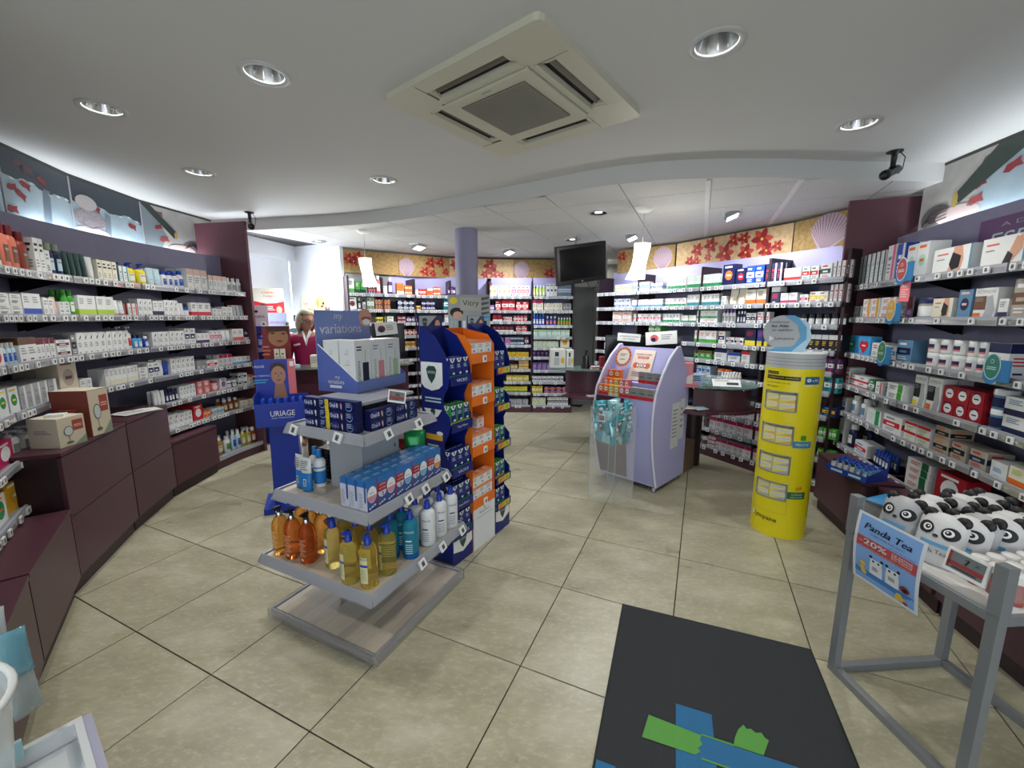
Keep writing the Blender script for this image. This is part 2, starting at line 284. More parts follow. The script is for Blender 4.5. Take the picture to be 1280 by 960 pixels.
RUNS=[
('L',0,1.461,1.689,2,'B',0.24,'','cream','darkred','brown','cream yellow bottle with red cap',1),
('L',0,1.689,1.854,2,'B',0.25,'','salmon','darkred','brown','salmon pink bottle with red cap',1),
('L',0,1.854,1.936,1,'B',0.23,'','rust','darkred','brown','rust red bottle with dark cap',1),
('L',0,1.936,2.006,2,'c',0.21,'l','white','black','grey','tall white carton with black print',1),
('L',0,2.006,2.049,1,'c',0.15,'l','white','grey','black','short white carton',1),
('L',0,2.049,2.172,2,'B',0.2,'','navy','sage','ice','navy bottle with sage cap',1),
('L',0,2.179,2.38,4,'T',0.17,'','forest','forest','white','dark green squeeze tube',1),
('L',0,2.38,2.441,1,'T',0.16,'','white','white','black','white squeeze tube',1),
('L',0,2.441,2.625,4,'c',0.15,'l','cream','black','grey','cream carton with black print',1),
('L',0,2.641,2.739,2,'c',0.13,'s','white','teal','grey','white carton with teal stripe',1),
('L',0,2.747,2.945,2,'P',0.17,'','yellow','blue','cream','yellow pump bottle with blue head',1),
('L',0,2.945,3.085,2,'T',0.15,'','ice','white','blue','pale blue squeeze tube',1),
('L',0,3.085,3.265,3,'B',0.14,'','white','blue','blue','white bottle with blue cap',1),
('L',0,3.265,3.342,1,'B',0.16,'','white','blue','blue','wide white bottle with blue cap',1),
('L',0,3.342,3.585,3,'c',0.19,'t','white','blush','grey','tall white carton with blush top',1),
('L',0,3.594,3.812,4,'c',0.155,'t','white','blush','grey','shorter white carton with blush top',1),
('L',0,3.821,4.01,3,'B',0.15,'','white','white','grey','slim all white bottle',1),
('L',1,1.396,1.746,3,'c',0.06,'l','white','grey','black','low white carton',2),
('L',1,1.763,1.929,2,'c',0.13,'b','white','blue','grey','white carton with blue base band',1),
('L',1,1.934,2.014,2,'c',0.11,'l','white','grey','grey','plain white carton',1),
('L',1,2.014,2.058,1,'T',0.12,'','blush','blush','white','blush pink squeeze tube',1),
('L',1,2.058,2.145,2,'c',0.045,'l','white','black','grey','small white carton',2),
('L',1,2.111,2.215,2,'B',0.17,'','leaf','leaf','white','leaf green bottle',1),
('L',1,2.223,2.547,4,'c',0.14,'b','white','lime','grey','white carton with lime base',1),
('L',1,2.555,2.674,2,'T',0.12,'','white','red','teal','white tube with red top',1),
('L',1,2.683,2.777,2,'c',0.1,'s','white','red','grey','narrow white carton with red stripe',1),
('L',1,2.79,2.929,3,'c',0.14,'d','white','black','grey','white carton with black corner dash',1),
('L',1,2.937,3.045,2,'c',0.13,'b','white','navy','grey','white carton with navy base',1),
('L',1,3.054,3.206,3,'c',0.14,'d','white','navy','grey','tall white carton with navy dot',1),
('L',1,3.206,3.289,2,'T',0.12,'','white','white','navy','slim white tube',1),
('L',1,3.289,3.342,1,'J',0.08,'','white','blue','white','white jar with blue lid',1),
('L',1,3.351,3.589,3,'c',0.13,'b','white','red','black','white carton with red base line',1),
('L',1,3.609,3.725,2,'c',0.08,'l','white','grey','grey','low white carton near the end panel',1),
('L',1,3.725,3.849,2,'c',0.1,'l','white','grey','black','medium white carton',1),
('L',1,3.859,4.001,3,'G',0.12,'','silver','silver','white','silver sachet',1),
('L',2,1.274,1.49,2,'c',0.1,'o','white','red','grey','white carton with red oval',1),
('L',2,1.497,1.629,3,'B',0.12,'','ice','white','blue','pale blue bottle with white cap',1),
('L',2,1.637,1.812,2,'c',0.14,'t','white','brown','grey','white carton with brown top band',1),
('L',2,1.821,1.97,4,'c',0.13,'t','white','wine','grey','white carton with wine top band',1),
('L',2,1.976,2.102,1,'c',0.055,'m','white','wine','grey','flat white carton with wine bar',2),
('L',2,2.109,2.151,1,'c',0.14,'m','grey','black','white','grey carton with black bars',1),
('L',2,2.158,2.641,9,'c',0.15,'d','white','black','grey','white carton with slanted black dash',1),
('L',2,2.641,2.701,1,'P',0.18,'','white','white','red','white pump bottle',1),
('L',2,2.709,2.808,2,'B',0.11,'','skyblue','navy','white','sky blue bottle',1),
('L',2,2.816,2.871,1,'B',0.1,'','blue','white','white','bright blue bottle with white tip',1),
('L',2,2.887,3.241,6,'c',0.13,'d','white','black','grey','white carton with small black dot',1),
('L',2,3.25,3.369,2,'c',0.15,'m','white','navy','grey','white carton with navy bar',1),
('L',2,3.378,3.532,3,'c',0.1,'b','white','purple','grey','white carton with purple base',1),
('L',2,3.542,3.693,3,'c',0.12,'m','white','pink','grey','white carton with pink panel',1),
('L',2,3.703,3.808,2,'T',0.12,'','white','white','pink','white tube with pink print',1),
('L',2,3.818,3.96,2,'c',0.13,'b','white','coral','grey','white carton with coral base',1),
('L',2,3.96,4.034,1,'c',0.11,'b','navy','cream','white','navy carton with cream base',1),
('L',3,1.164,1.548,4,'c',0.14,'o','white','green','yellow','white carton with green picture',1),
('L',3,1.555,1.941,5,'c',0.13,'s','silver','white','grey','clear box with silver mirror',1),
('L',3,1.948,2.118,1,'c',0.24,'o','beige','taupe','wine','large beige mirror carton',1),
('L',3,2.125,2.238,2,'c',0.09,'l','white','grey','grey','short white carton',1),
('L',3,2.368,2.696,8,'c',0.13,'b','white','cream','grey','slim white carton with cream foot',1),
('L',3,2.705,2.799,1,'c',0.05,'l','white','grey','black','flat white carton',2),
('L',3,2.807,2.921,2,'c',0.13,'m','white','navy','grey','white carton with navy lines',1),
('L',3,2.921,2.98,1,'T',0.14,'','white','white','blue','large white squeeze tube',1),
('L',3,2.98,3.033,1,'T',0.12,'','blue','navy','white','blue squeeze tube',1),
('L',3,3.042,3.324,5,'c',0.14,'d','white','navy','grey','white carton with navy mark',1),
('L',3,3.342,3.457,2,'c',0.09,'l','grey','grey','white','grey carton',1),
('L',3,3.467,3.61,1,'c',0.08,'m','white','red','grey','wide white carton with red bar',1),
('L',3,3.62,3.788,3,'c',0.12,'t','white','magenta','grey','white carton with magenta top',1),
('L',3,3.798,4.015,4,'c',0.08,'b','white','skyblue','grey','white carton with sky blue base',1),
('L',4,1.04,1.439,2,'c',0.12,'o','magenta','white','white','magenta carton with white oval',1),
('L',4,1.439,1.655,2,'P',0.15,'','white','white','grey','white pump bottle',1),
('L',4,2.833,2.95,3,'T',0.12,'','white','white','grey','white squeeze tube',1),
('L',4,2.95,3.095,4,'B',0.11,'','navy','navy','white','navy blue bottle',1),
('L',4,3.104,3.299,5,'c',0.12,'d','white','black','grey','white carton with black dot',1),
('L',4,3.308,3.473,2,'c',0.065,'o','rose','blush','white','rose carton with round print',2),
('L',4,3.483,3.587,1,'c',0.09,'o','rose','white','white','single rose carton',1),
('L',4,3.597,3.691,1,'c',0.12,'o','white','violet','grey','white carton with violet panel',1),
('L',4,3.7,3.829,2,'J',0.08,'','purple','white','white','purple jar with white lid',1),
('L',4,3.839,3.954,1,'c',0.07,'m','white','black','grey','white carton with black picture',2),
('L',4,3.965,4.053,1,'c',0.11,'t','white','orange','grey','white carton with orange top',1),
('L',5,0.916,1.224,2,'c',0.14,'o','white','green','orange','white carton with green pattern',1),
('L',5,1.235,1.515,1,'c',0.15,'o','gold','mustard','white','golden yellow carton',1),
('L',5,2.929,3.056,2,'c',0.13,'d','white','red','grey','white carton with red corner',1),
('L',5,3.056,3.223,3,'c',0.12,'d','white','black','grey','white carton with black dot print',1),
('L',5,3.233,3.359,1,'c',0.15,'o','red','white','white','red carton with white figures',1),
('L',5,3.369,3.459,2,'J',0.07,'','white','orange','orange','white jar with orange lid',1),
('L',5,3.469,3.617,3,'c',0.07,'m','white','skyblue','grey','white carton with blue line',1),
('L',5,3.628,3.831,3,'B',0.13,'','amber','white','cream','amber bottle with pale label',1),
('L',5,3.842,4.047,3,'c',0.08,'l','cream','grey','grey','small cream carton',1),
('L',6,3.481,3.59,1,'B',0.19,'','amberoil','white','cream','amber oil bottle with white cap',1),
('L',6,3.601,3.69,1,'B',0.17,'','white','white','leaf','white bottle with green label',1),
('L',6,3.69,3.811,2,'B',0.2,'','ice','white','blue','tall pale blue bottle',1),
('L',6,3.811,3.952,2,'P',0.19,'','olive','white','cream','olive yellow pump bottle',1),
('L',6,3.941,4.02,1,'B',0.18,'','rust','white','cream','rust red bottle',1),
('L',6,4.02,4.161,2,'B',0.19,'','white','white','leaf','large white bottle with green label',1),
('R',0,-0.073,0.397,7,'c',0.24,'s','white','navy','mint','tall narrow toothbrush carton',1),
('R',0,0.408,0.539,1,'c',0.26,'s','white','pink','grey','white carton with pink toothbrush',1),
('R',0,0.55,0.651,1,'c',0.25,'s','blue','white','white','blue and white tall carton',1),
('R',0,0.681,0.903,2,'c',0.22,'o','white','mint','orange','white carton with mint circle',1),
('R',0,0.924,1.272,1,'C1',0.15,'','white','black','skin','wide white box showing black elbow brace',1),
('R',0,1.303,1.569,1,'C2',0.15,'','white','black','skin','wide white box showing black wrist brace',1),
('R',1,-0.133,0.127,2,'c',0.05,'s','white','grey','red','white carton with grey end',2),
('R',1,0.14,0.401,2,'c',0.05,'s','white','gold','red','white carton with gold end',3),
('R',1,0.412,0.612,1,'c',0.05,'s','white','rose','red','white carton with rose end',3),
('R',1,0.861,1.003,1,'J',0.13,'','taupe','navy','white','taupe tub with navy lid',1),
('R',1,1.003,1.185,1,'C1',0.12,'','cream','black','skin','white and yellow box with black band',1),
('R',1,1.197,1.302,1,'c',0.16,'o','steel','navy','blush','steel blue box with knee picture',1),
('R',1,1.308,1.461,1,'ACT',0.16,'','white','brown','orange','white and brown knee support box',1),
('R',1,1.466,1.524,1,'c',0.1,'b','white','navy','grey','white box with navy square',1),
('R',1,1.533,1.64,1,'c',0.19,'m','taupe','brown','white','tall taupe box with brown picture',1),
('R',2,-0.079,0.127,1,'HEART',0.15,'','skyblue','green','white','blue box with green heart',1),
('R',2,0.127,0.362,1,'HEART',0.15,'','skyblue','red','white','blue box with red heart',1),
('R',2,0.374,0.482,1,'c',0.11,'l','white','red','grey','white carton with red heading',1),
('R',2,0.494,0.723,2,'c',0.1,'m','white','steel','brown','white carton with steel blue panel',1),
('R',2,0.733,0.882,1,'c',0.15,'m','steel','navy','white','steel and navy box',1),
('R',2,0.992,1.289,3,'J',0.085,'','white','white','navylabel','white tub with navy label',2),
('R',2,1.301,1.447,2,'J',0.085,'','white','white','navylabel','slim white navy tub',2),
('R',2,1.457,1.586,1,'c',0.17,'t','white','navy','red','white box with navy top',1),
('R',3,-0.198,0.058,2,'c',0.035,'b','white','red','grey','white carton with red edge',4),
('R',3,0.073,0.385,2,'c',0.045,'b','white','red','black','longer white and red carton',2),
('R',3,0.398,0.496,1,'c',0.09,'m','leafd','white','white','green carton with white lines',1),
('R',3,0.509,0.602,1,'c',0.09,'s','white','rose','grey','white carton with rose spots',1),
('R',3,0.614,0.941,1,'c',0.055,'s','white','leaf','black','white carton with green leaf',2),
('R',3,0.956,1.072,1,'ACT',0.2,'','white','black','yellow','tall knee support box with red edge',1),
('R',3,1.079,1.192,1,'ACT',0.2,'','white','black','orange','tall knee support box with yellow tag',1),
('R',3,1.204,1.489,3,'c',0.085,'o','crimson','white','navy','crimson carton with white shield',2),
('R',3,1.499,1.597,1,'J',0.1,'','steel','white','navy','steel blue tub with white lid',2),
('R',3,1.602,1.761,1,'c',0.09,'b','white','navy','steel','white box with navy pill print',2),
('R',4,-0.181,0.064,2,'c',0.11,'m','white','skyblue','red','white carton with sky blue panel',1),
('R',4,0.079,0.412,2,'B',0.15,'','white','white','steel','white flat bottle with blue label',1),
('R',4,0.425,0.656,1,'c',0.11,'s','white','green','mint','white carton with green flash',1),
('R',4,0.679,0.916,1,'c',0.12,'m','white','red','grey','white box with red slanted label',1),
('R',4,0.924,1.165,2,'c',0.06,'t','white','red','lime','white carton with red top',2),
('R',4,1.192,1.316,1,'c',0.08,'m','taupe','black','orange','taupe box with black picture',2),
('R',4,1.328,1.446,1,'c',0.1,'m','taupe','black','red','taupe box with red lined picture',1),
('R',4,1.457,1.572,1,'c',0.1,'m','taupe','navy','red','taupe box with navy picture',1),
('R',4,1.591,1.697,1,'c',0.08,'t','white','white','skyblue','flat white display box',1),
('R',4,1.702,1.823,1,'c',0.09,'b','cream','orange','lime','flat white and orange display box',1),
('R',5,-0.132,0.115,1,'c',0.22,'b','white','navy','grey','tall white box with navy base',1),
('R',5,0.131,0.235,1,'B',0.19,'','navy','white','white','navy blue round bottle',1),
('R',5,0.249,0.582,1,'c',0.1,'m','white','red','skyblue','white box with red and blue print',1),
('R',5,0.595,0.811,5,'B',0.11,'','navyb','blue','white','small dark blue bottle',1),
('R',5,0.972,1.241,1,'c',0.045,'s','white','leafd','red','white and green carton',4),
('R',5,1.254,1.48,1,'c',0.19,'o','crimson','white','white','dark red box with round picture',1),
('R',5,1.502,1.654,2,'c',0.12,'o','crimson','rose','white','dark red carton half hidden',1),
('RB',0,0.286,0.556,4,'c',0.11,'m','white','lime','orange','small white carton with lime mark',1),
('RB',0,0.569,0.83,4,'c',0.12,'m','white','skyblue','grey','small white carton with blue mark',1),
('RB',0,0.855,1.034,3,'c',0.09,'m','white','blue','lime','tiny white carton with blue line',1),
('RB',0,1.103,1.353,5,'c',0.13,'b','white','green','grey','white carton with green base',1),
('RB',0,1.363,1.759,8,'c',0.14,'b','white','green','mint','taller white carton with green base',1),
('RB',0,1.797,1.944,1,'c',0.22,'o','navy','orange','white','navy box with orange sunburst',1),
('RB',0,1.953,2.058,1,'c',0.17,'o','navy','red','white','navy box with red print',1),
('RB',0,2.066,2.254,2,'c',0.18,'m','blue','white','white','blue and white box',1),
('RB',0,2.262,2.421,3,'c',0.18,'s','navy','white','red','navy carton with white side',1),
('RB',0,2.435,2.59,1,'c',0.12,'b','white','red','grey','wide white box with red base',1),
('RB',0,2.597,2.734,2,'c',0.12,'m','white','red','green','white box with red label',1),
('RB',0,2.746,2.838,1,'c',0.13,'m','white','forest','red','white box with dark green leaf',1),
('RB',0,2.844,2.972,4,'c',0.14,'s','white','wine','grey','narrow white carton with wine stripe',1),
('RB',1,0.283,0.543,2,'c',0.06,'m','white','blue','skyblue','white carton with blue bar',2),
('RB',1,0.568,1.048,5,'c',0.1,'b','white','skyblue','grey','white carton with sky base',1),
('RB',1,1.083,1.368,5,'c',0.1,'b','white','green','red','white carton with green foot',1),
('RB',1,1.379,1.777,8,'c',0.13,'b','white','teal','grey','white carton with teal base',1),
('RB',1,1.806,1.863,1,'c',0.1,'l','white','grey','grey','lone white carton',1),
('RB',1,1.881,2.069,2,'G',0.17,'','cream','cream','orange','cream coloured pouch',1),
('RB',1,2.077,2.306,2,'c',0.15,'b','cream','orange','grey','cream box with orange base',1),
('RB',1,2.336,2.419,1,'c',0.16,'t','navy','white','red','navy carton with white top',1),
('RB',1,2.427,2.577,2,'c',0.1,'b','white','magenta','grey','white carton with magenta base',1),
('RB',1,2.598,2.672,1,'c',0.08,'m','white','magenta','grey','low white carton with magenta bar',1),
('RB',1,2.678,2.83,2,'c',0.1,'m','white','yellow','red','yellow and white carton',1),
('RB',1,2.843,2.972,4,'c',0.15,'s','white','wine','magenta','white carton with wine side',1),
('RB',2,0.266,0.579,2,'c',0.14,'m','blush','white','grey','pale pink box',1),
('RB',2,0.604,1.027,4,'c',0.11,'m','white','rose','grey','white carton with rose bar',1),
('RB',2,1.062,1.298,5,'c',0.11,'b','white','green','navy','white carton with green round print',1),
('RB',2,1.319,1.506,2,'c',0.09,'b','white','green','yellow','white and green carton',1),
('RB',2,1.516,1.775,3,'c',0.08,'t','white','green','orange','green topped carton with flower',2),
('RB',2,1.823,1.982,4,'B',0.15,'','white','violet','grey','white bottle with violet cap',1),
('RB',2,2.0,2.096,3,'B',0.13,'','navy','white','white','navy bottle with white cap',1),
('RB',2,2.105,2.205,2,'c',0.11,'m','white','navy','grey','white carton with navy figure',1),
('RB',2,2.221,2.34,2,'c',0.12,'m','white','rose','skyblue','white carton with rose mark',1),
('RB',2,2.618,2.982,6,'J',0.1,'','ink','black','white','black jar with white label',1),
('RB',3,0.859,1.043,2,'c',0.09,'m','leaf','white','yellow','leaf green carton',2),
('RB',3,1.504,1.785,4,'c',0.14,'b','white','leaf','orange','white carton with leaf base',1),
('RB',3,1.805,1.882,1,'c',0.14,'m','white','navy','orange','white carton with navy picture',1),
('RB',3,1.901,2.1,2,'c',0.08,'m','white','navy','red','low white and navy carton',1),
('RB',3,2.109,2.227,1,'c',0.17,'b','navy','yellow','red','navy carton with yellow foot',1),
('RB',3,2.235,2.347,1,'c',0.17,'b','blue','yellow','red','blue carton with yellow foot',1),
('RB',3,2.662,2.972,6,'c',0.14,'t','ink','white','gold','black carton with white triangle',1),
('RB',4,1.518,1.742,3,'c',0.1,'t','leaf','brown','white','green carton with brown top',1),
('RB',4,1.772,1.927,1,'c',0.13,'t','white','navy','grey','white box with navy heading',1),
('RB',4,1.937,2.074,1,'c',0.1,'t','white','blue','grey','white box with blue heading',1),
('RB',4,2.091,2.186,1,'c',0.13,'t','white','red','grey','white box with red heading',1),
('RB',4,2.846,2.981,3,'c',0.12,'m','purple','white','red','purple carton with white panel',1),
('RB',5,1.532,1.747,2,'c',0.1,'m','ice','blue','grey','pale blue box',1),
('RB',5,1.808,1.972,2,'J',0.09,'','white','orange','grey','white jar with orange lid',1),
('RB',5,1.981,2.09,2,'J',0.07,'','white','orange','brown','low white jar with orange lid',1),
('RB',5,2.877,2.988,2,'c',0.13,'m','teal','white','black','teal box',1),
('RB',6,2.888,3.005,1,'c',0.09,'m','navy','gold','skyblue','navy box with gold picture',1),
('RB',7,1.854,2.326,7,'c',0.12,'t','white','magenta','grey','white carton with magenta top',1),
('RB',7,2.883,3.021,4,'c',0.09,'m','leaf','white','lime','leaf green carton with white bars',1),
('RB',8,1.579,1.706,1,'c',0.12,'m','white','orange','grey','white carton with orange picture',1),
('RB',8,1.78,2.353,7,'c',0.14,'t','white','magenta','rose','white carton with magenta lid',1),
('RB',8,2.891,3.03,3,'c',0.09,'m','leaf','white','yellow','green carton with yellow bars',1),
('RB',9,1.533,1.767,3,'J',0.1,'','white','white','brown','white jar with brown label',1),
('RB',9,1.778,1.871,1,'c',0.045,'t','white','magenta','grey','low white and magenta carton',3),
('RB',9,1.881,2.366,7,'c',0.12,'t','white','magenta','rose','white carton with magenta edge',1),
('BA',0,-0.011,0.116,2,'c',0.17,'o','white','yellow','orange','white carton with yellow sun',1),
('BA',0,0.128,0.342,3,'c',0.17,'o','white','yellow','blue','white carton with yellow and blue dots',1),
('BA',0,0.355,0.431,1,'c',0.17,'m','white','pink','red','white carton with pink mark',1),
('BA',0,0.443,0.632,3,'c',0.17,'m','white','rose','red','white carton with rose mark',1),
('BA',1,-0.012,0.077,1,'c',0.09,'m','violet','white','pink','violet carton',1),
('BA',1,0.09,0.178,1,'c',0.16,'m','red','white','white','tall red carton',1),
('BA',1,0.191,0.406,2,'c',0.17,'m','red','white','rose','wide red box with white writing',1),
('BA',1,0.419,0.621,2,'c',0.15,'m','red','white','white','medium red box with white writing',1),
('BA',2,0.051,0.204,2,'c',0.11,'b','crimson','white','rose','crimson box with white foot',1),
('BA',2,0.216,0.356,2,'c',0.08,'m','white','red','rose','white box with red panel',1),
('BA',2,0.382,0.597,4,'c',0.1,'m','red','white','white','red box with white label',1),
('BA',3,0.05,0.382,5,'c',0.09,'b','wine','white','rose','wine red box with white foot',1),
('BA',3,0.42,0.599,2,'c',0.1,'m','red','white','white','red and white box',1),
('BA',4,0.062,0.229,3,'c',0.12,'m','blue','white','white','blue box with white print',1),
('BA',4,0.242,0.332,1,'c',0.13,'m','violet','pink','white','violet and pink box',1),
('BA',4,0.332,0.549,4,'c',0.07,'m','navy','white','skyblue','navy and white packet',2),
('BA',4,0.562,0.626,1,'c',0.13,'m','purple','white','orange','purple packet',1),
('BA',5,0.19,0.628,6,'c',0.09,'m','yellow','orange','green','yellow carton with coloured picture',1),
('BA',6,0.281,0.449,3,'c',0.08,'m','mustard','cream','grey','mustard carton',1),
('BA',6,0.462,0.63,1,'c',0.05,'m','gold','cream','grey','flat golden carton',4),
('BA',7,0.268,0.632,4,'c',0.1,'m','yellow','cream','grey','lemon yellow carton',1),
('BA',8,0.229,0.607,5,'c',0.1,'b','yellow','leaf','grey','yellow carton with green foot',1),
('BA',9,0.255,0.622,4,'c',0.1,'l','silver','grey','black','clear tray of small goods',1),
('BB',0,-0.009,0.192,4,'B',0.18,'','lime','ice','white','lime green bottle with pale cap',1),
('BB',0,0.205,0.367,3,'c',0.2,'o','white','navy','blue','white carton with blue bottle picture',1),
('BB',0,0.392,0.592,4,'c',0.19,'m','steel','white','grey','steel grey carton',1),
('BB',1,-0.006,0.158,3,'c',0.17,'t','cream','magenta','grey','cream carton with magenta top',1),
('BB',1,0.17,0.46,6,'c',0.17,'t','cream','navy','grey','cream carton with navy square',1),
('BB',1,0.472,0.598,3,'c',0.12,'d','grey','black','white','grey carton with black slash',1),
('BB',2,-0.004,0.187,4,'B',0.19,'','blue','skyblue','white','bright blue spray can',1),
('BB',2,0.199,0.376,3,'B',0.15,'','blue','white','orange','blue bottle with orange foot',1),
('BB',2,0.389,0.604,5,'B',0.13,'','leaf','white','orange','green bottle with white cap',1),
('BB',3,0.011,0.583,8,'c',0.12,'m','mint','white','lime','pale green packet',1),
('BB',4,0.013,0.409,6,'c',0.11,'m','cream','mint','leaf','cream and mint packet',1),
('BB',4,0.434,0.587,1,'c',0.2,'o','cream','gold','black','large cream feeding box',1),
('BB',5,-0.011,0.258,4,'G',0.11,'','purple','purple','white','purple pouch',1),
('BB',6,-0.009,0.313,4,'G',0.12,'','violet','violet','leaf','violet pouch with green seal',1),
('BB',7,-0.007,0.498,7,'c',0.09,'m','white','navy','grey','white carton with navy dot',1),
('BB',8,-0.005,0.164,3,'c',0.12,'m','yellow','cream','purple','pale yellow carton',1),
('BB',8,0.19,0.58,4,'c',0.055,'m','purple','orange','white','purple and orange carton',2),
('BB',9,-0.003,0.219,4,'c',0.13,'m','white','lime','brown','white carton with green fruit',1),
('BB',9,0.246,0.584,6,'c',0.14,'m','white','black','grey','white carton with black figure',1),
('LB',0,0.249,0.334,1,'c',0.2,'b','white','leaf','black','white carton with green base',1),
('LB',0,0.344,0.484,2,'c',0.17,'b','leaf','forest','white','green carton with dark base',1),
('LB',0,0.517,0.618,3,'c',0.11,'m','ink','rose','white','small dark carton',1),
('LB',0,0.629,0.709,1,'B',0.26,'','rose','white','white','tall rose pink bottle',1),
('LB',0,0.72,0.79,1,'c',0.12,'m','white','mint','grey','white and mint carton',1),
('LB',0,0.801,0.884,1,'B',0.24,'','purple','white','white','tall purple bottle with white cap',1),
('LB',0,0.931,1.04,2,'c',0.17,'b','orange','white','red','orange carton with white foot',1),
('LB',0,1.052,1.164,2,'c',0.07,'m','orange','cream','red','orange and cream carton',2),
('LB',0,1.189,1.264,1,'c',0.08,'l','white','grey','grey','small white carton',1),
('LB',0,1.277,1.384,2,'c',0.1,'m','red','white','orange','red carton with white line',1),
('LB',0,1.397,1.481,1,'c',0.11,'t','orange','white','red','orange carton with white top',1),
('LB',0,1.494,1.604,1,'c',0.07,'m','orange','white','brown','flat orange carton',2),
('LB',0,1.716,1.841,1,'c',0.14,'m','purple','white','violet','purple carton',1),
('LB',1,0.237,0.354,1,'c',0.17,'o','white','wine','black','white carton with wine bag picture',1),
('LB',1,0.364,0.418,1,'B',0.16,'','forest','white','white','forest green and white bottle',1),
('LB',1,0.429,0.484,1,'B',0.14,'','white','black','grey','white bottle with black cap',1),
('LB',1,0.495,0.596,2,'c',0.17,'m','sage','white','forest','sage green carton',1),
('LB',1,0.607,0.827,5,'c',0.075,'m','brown','orange','cream','brown and orange carton',2),
('LB',1,0.934,1.193,3,'c',0.07,'m','navy','white','white','navy carton with white cloud',2),
('LB',1,1.219,1.295,1,'c',0.07,'m','gold','navy','white','gold carton',1),
('LB',1,1.308,1.512,3,'c',0.07,'m','navy','white','violet','navy and violet packet',2),
('LB',1,1.648,1.748,1,'c',0.19,'m','teal','white','navy','teal carton',1),
('LB',2,0.609,0.748,2,'c',0.09,'m','yellow','black','white','yellow carton with black print',1),
('LB',2,0.771,0.866,1,'c',0.1,'l','white','leaf','grey','white carton with green print',1),
('LB',2,0.926,1.049,2,'c',0.05,'m','wine','white','rose','wine coloured packet',2),
('LB',2,1.061,1.225,2,'c',0.1,'m','purple','white','grey','purple packet with white square',1),
('LB',2,1.656,1.757,2,'c',0.13,'l','white','grey','grey','white carton with grey print',1),
('LB',3,1.004,1.218,3,'c',0.1,'m','rust','white','cream','rust brown carton with white roundel',1),
('LB',3,1.652,1.741,1,'c',0.09,'m','leaf','white','black','leaf green box with round badge',1),
('LB',4,0.923,1.212,3,'c',0.1,'m','mustard','brown','white','mustard packet with brown stripe',1),
]

# ---------------------------------------------------------------- paths (plan curves of the shelf fronts, left to right seen from the room)
class Path:
    def __init__(s, pts):
        s.p = [Vector(p) for p in pts]; s.c = [0]
        for a, b in zip(s.p, s.p[1:]): s.c.append(s.c[-1] + (b - a).length)
        s.L = s.c[-1]
    def at(s, t):
        i = 0
        while i < len(s.p) - 2 and t > s.c[i + 1]: i += 1
        a, b = s.p[i], s.p[i + 1]; d = (b - a).normalized(); return a + d * (t - s.c[i]), d
    def tan(s, t):  # smoothed tangent
        t = min(max(t, 0), s.L); a = s.at(max(0, t - .12))[0]; b = s.at(min(s.L, t + .12))[0]; return (b - a).normalized()
    def off(s, t, d):  # d>0: into the wall
        p, _ = s.at(t); k = s.tan(t); n = Vector((k.y, -k.x)); return p - n * d
PTH = {k: Path(v) for k, v in PATHS.items()}
def strip(path, s0, s1, d0, d1, z0, z1, m, mb=None, step=.12):
    """solid that follows the path between offsets d0<d1 (into the wall) and heights z0..z1"""
    mb = mb or MB(); n = max(1, int(math.ceil((s1 - s0) / step)))
    vs = []
    for i in range(n + 1):
        t = s0 + (s1 - s0) * i / n
        a = path.off(t, d0); b = path.off(t, d1)
        vs += [(a.x, a.y, z0), (b.x, b.y, z0), (b.x, b.y, z1), (a.x, a.y, z1)]
    fs = [(0, 1, 2, 3), tuple(n * 4 + k for k in (3, 2, 1, 0))]
    for i in range(n):
        k = i * 4
        for a in range(4): fs.append((k + a, k + 4 + a, k + 4 + (a + 1) % 4, k + (a + 1) % 4))
    return mb.add(vs, fs, m)

# price tag (shared mesh), origin at its top back edge
def tag_mesh(w=.036, h=.032, big=False, txt=None):
    b = MB(); b.box(-w / 2, w / 2, -.008, 0, -h / 2, h / 2, TAGW)
    b.T = front(-.008)
    if big:
        b.rect(-w * .43, -h * .36, w * .43, h * .4, TAGD); b.rect(-w * .43, -h * .2, w * .43, -h * .02, M('tag red', '#8e3a3a', .5), 2)
        b.rect(-w * .43, -h * .36, -w * .36, h * .4, M('tag red'), 2)
        b.text(txt or '7', w * .02, h * .14, h * .24, 'black', 3, bold=h * .01)
        b.text('50', w * .25, h * .2, h * .1, 'black', 3); b.lines(-w * .3, -h * .33, w * .3, -h * .24, 1, 'black', 3)
    else:
        b.rect(-w * .24, -h * .3, w * .24, h * .3, TAGD); b.rect(-w * .12, -h * .18, w * .12, h * .12, M('tag ink', '#3a3e40', .5), 2)
    return b.mesh('price_tag')
TAGM = tag_mesh()

# ================================================================ SETTING
A0 = -.426; TU = Vector((math.cos(A0), math.sin(A0))); TV = Vector((math.sin(A0), -math.cos(A0)))   # tile axes from the floor joints
fl = struct(MB().box(-5.5, 5, -2.3, 8.6, -.06, -.006, M('joint mortar', '#1d1a15', .95)).build('floor'))
tb = MB(); tb.bevbox(-.2972, .2972, -.2972, .2972, -.02, 0, STONE, .0012); tme = tb.mesh('floor_tile')
for i in range(-10, 14):
    for j in range(-9, 10):
        c = Vector((-2.443, 3.414)) + TU * .6 * (i + .5) + TV * .6 * (j + .5)
        if -3.9 < c.x < 3.3 and -1.6 < c.y < 7.3 and not (c.x < -3.2 and c.y < 4.5):
            put(tme, 'floor_tile', fl, (c.x, c.y, 0), A0)

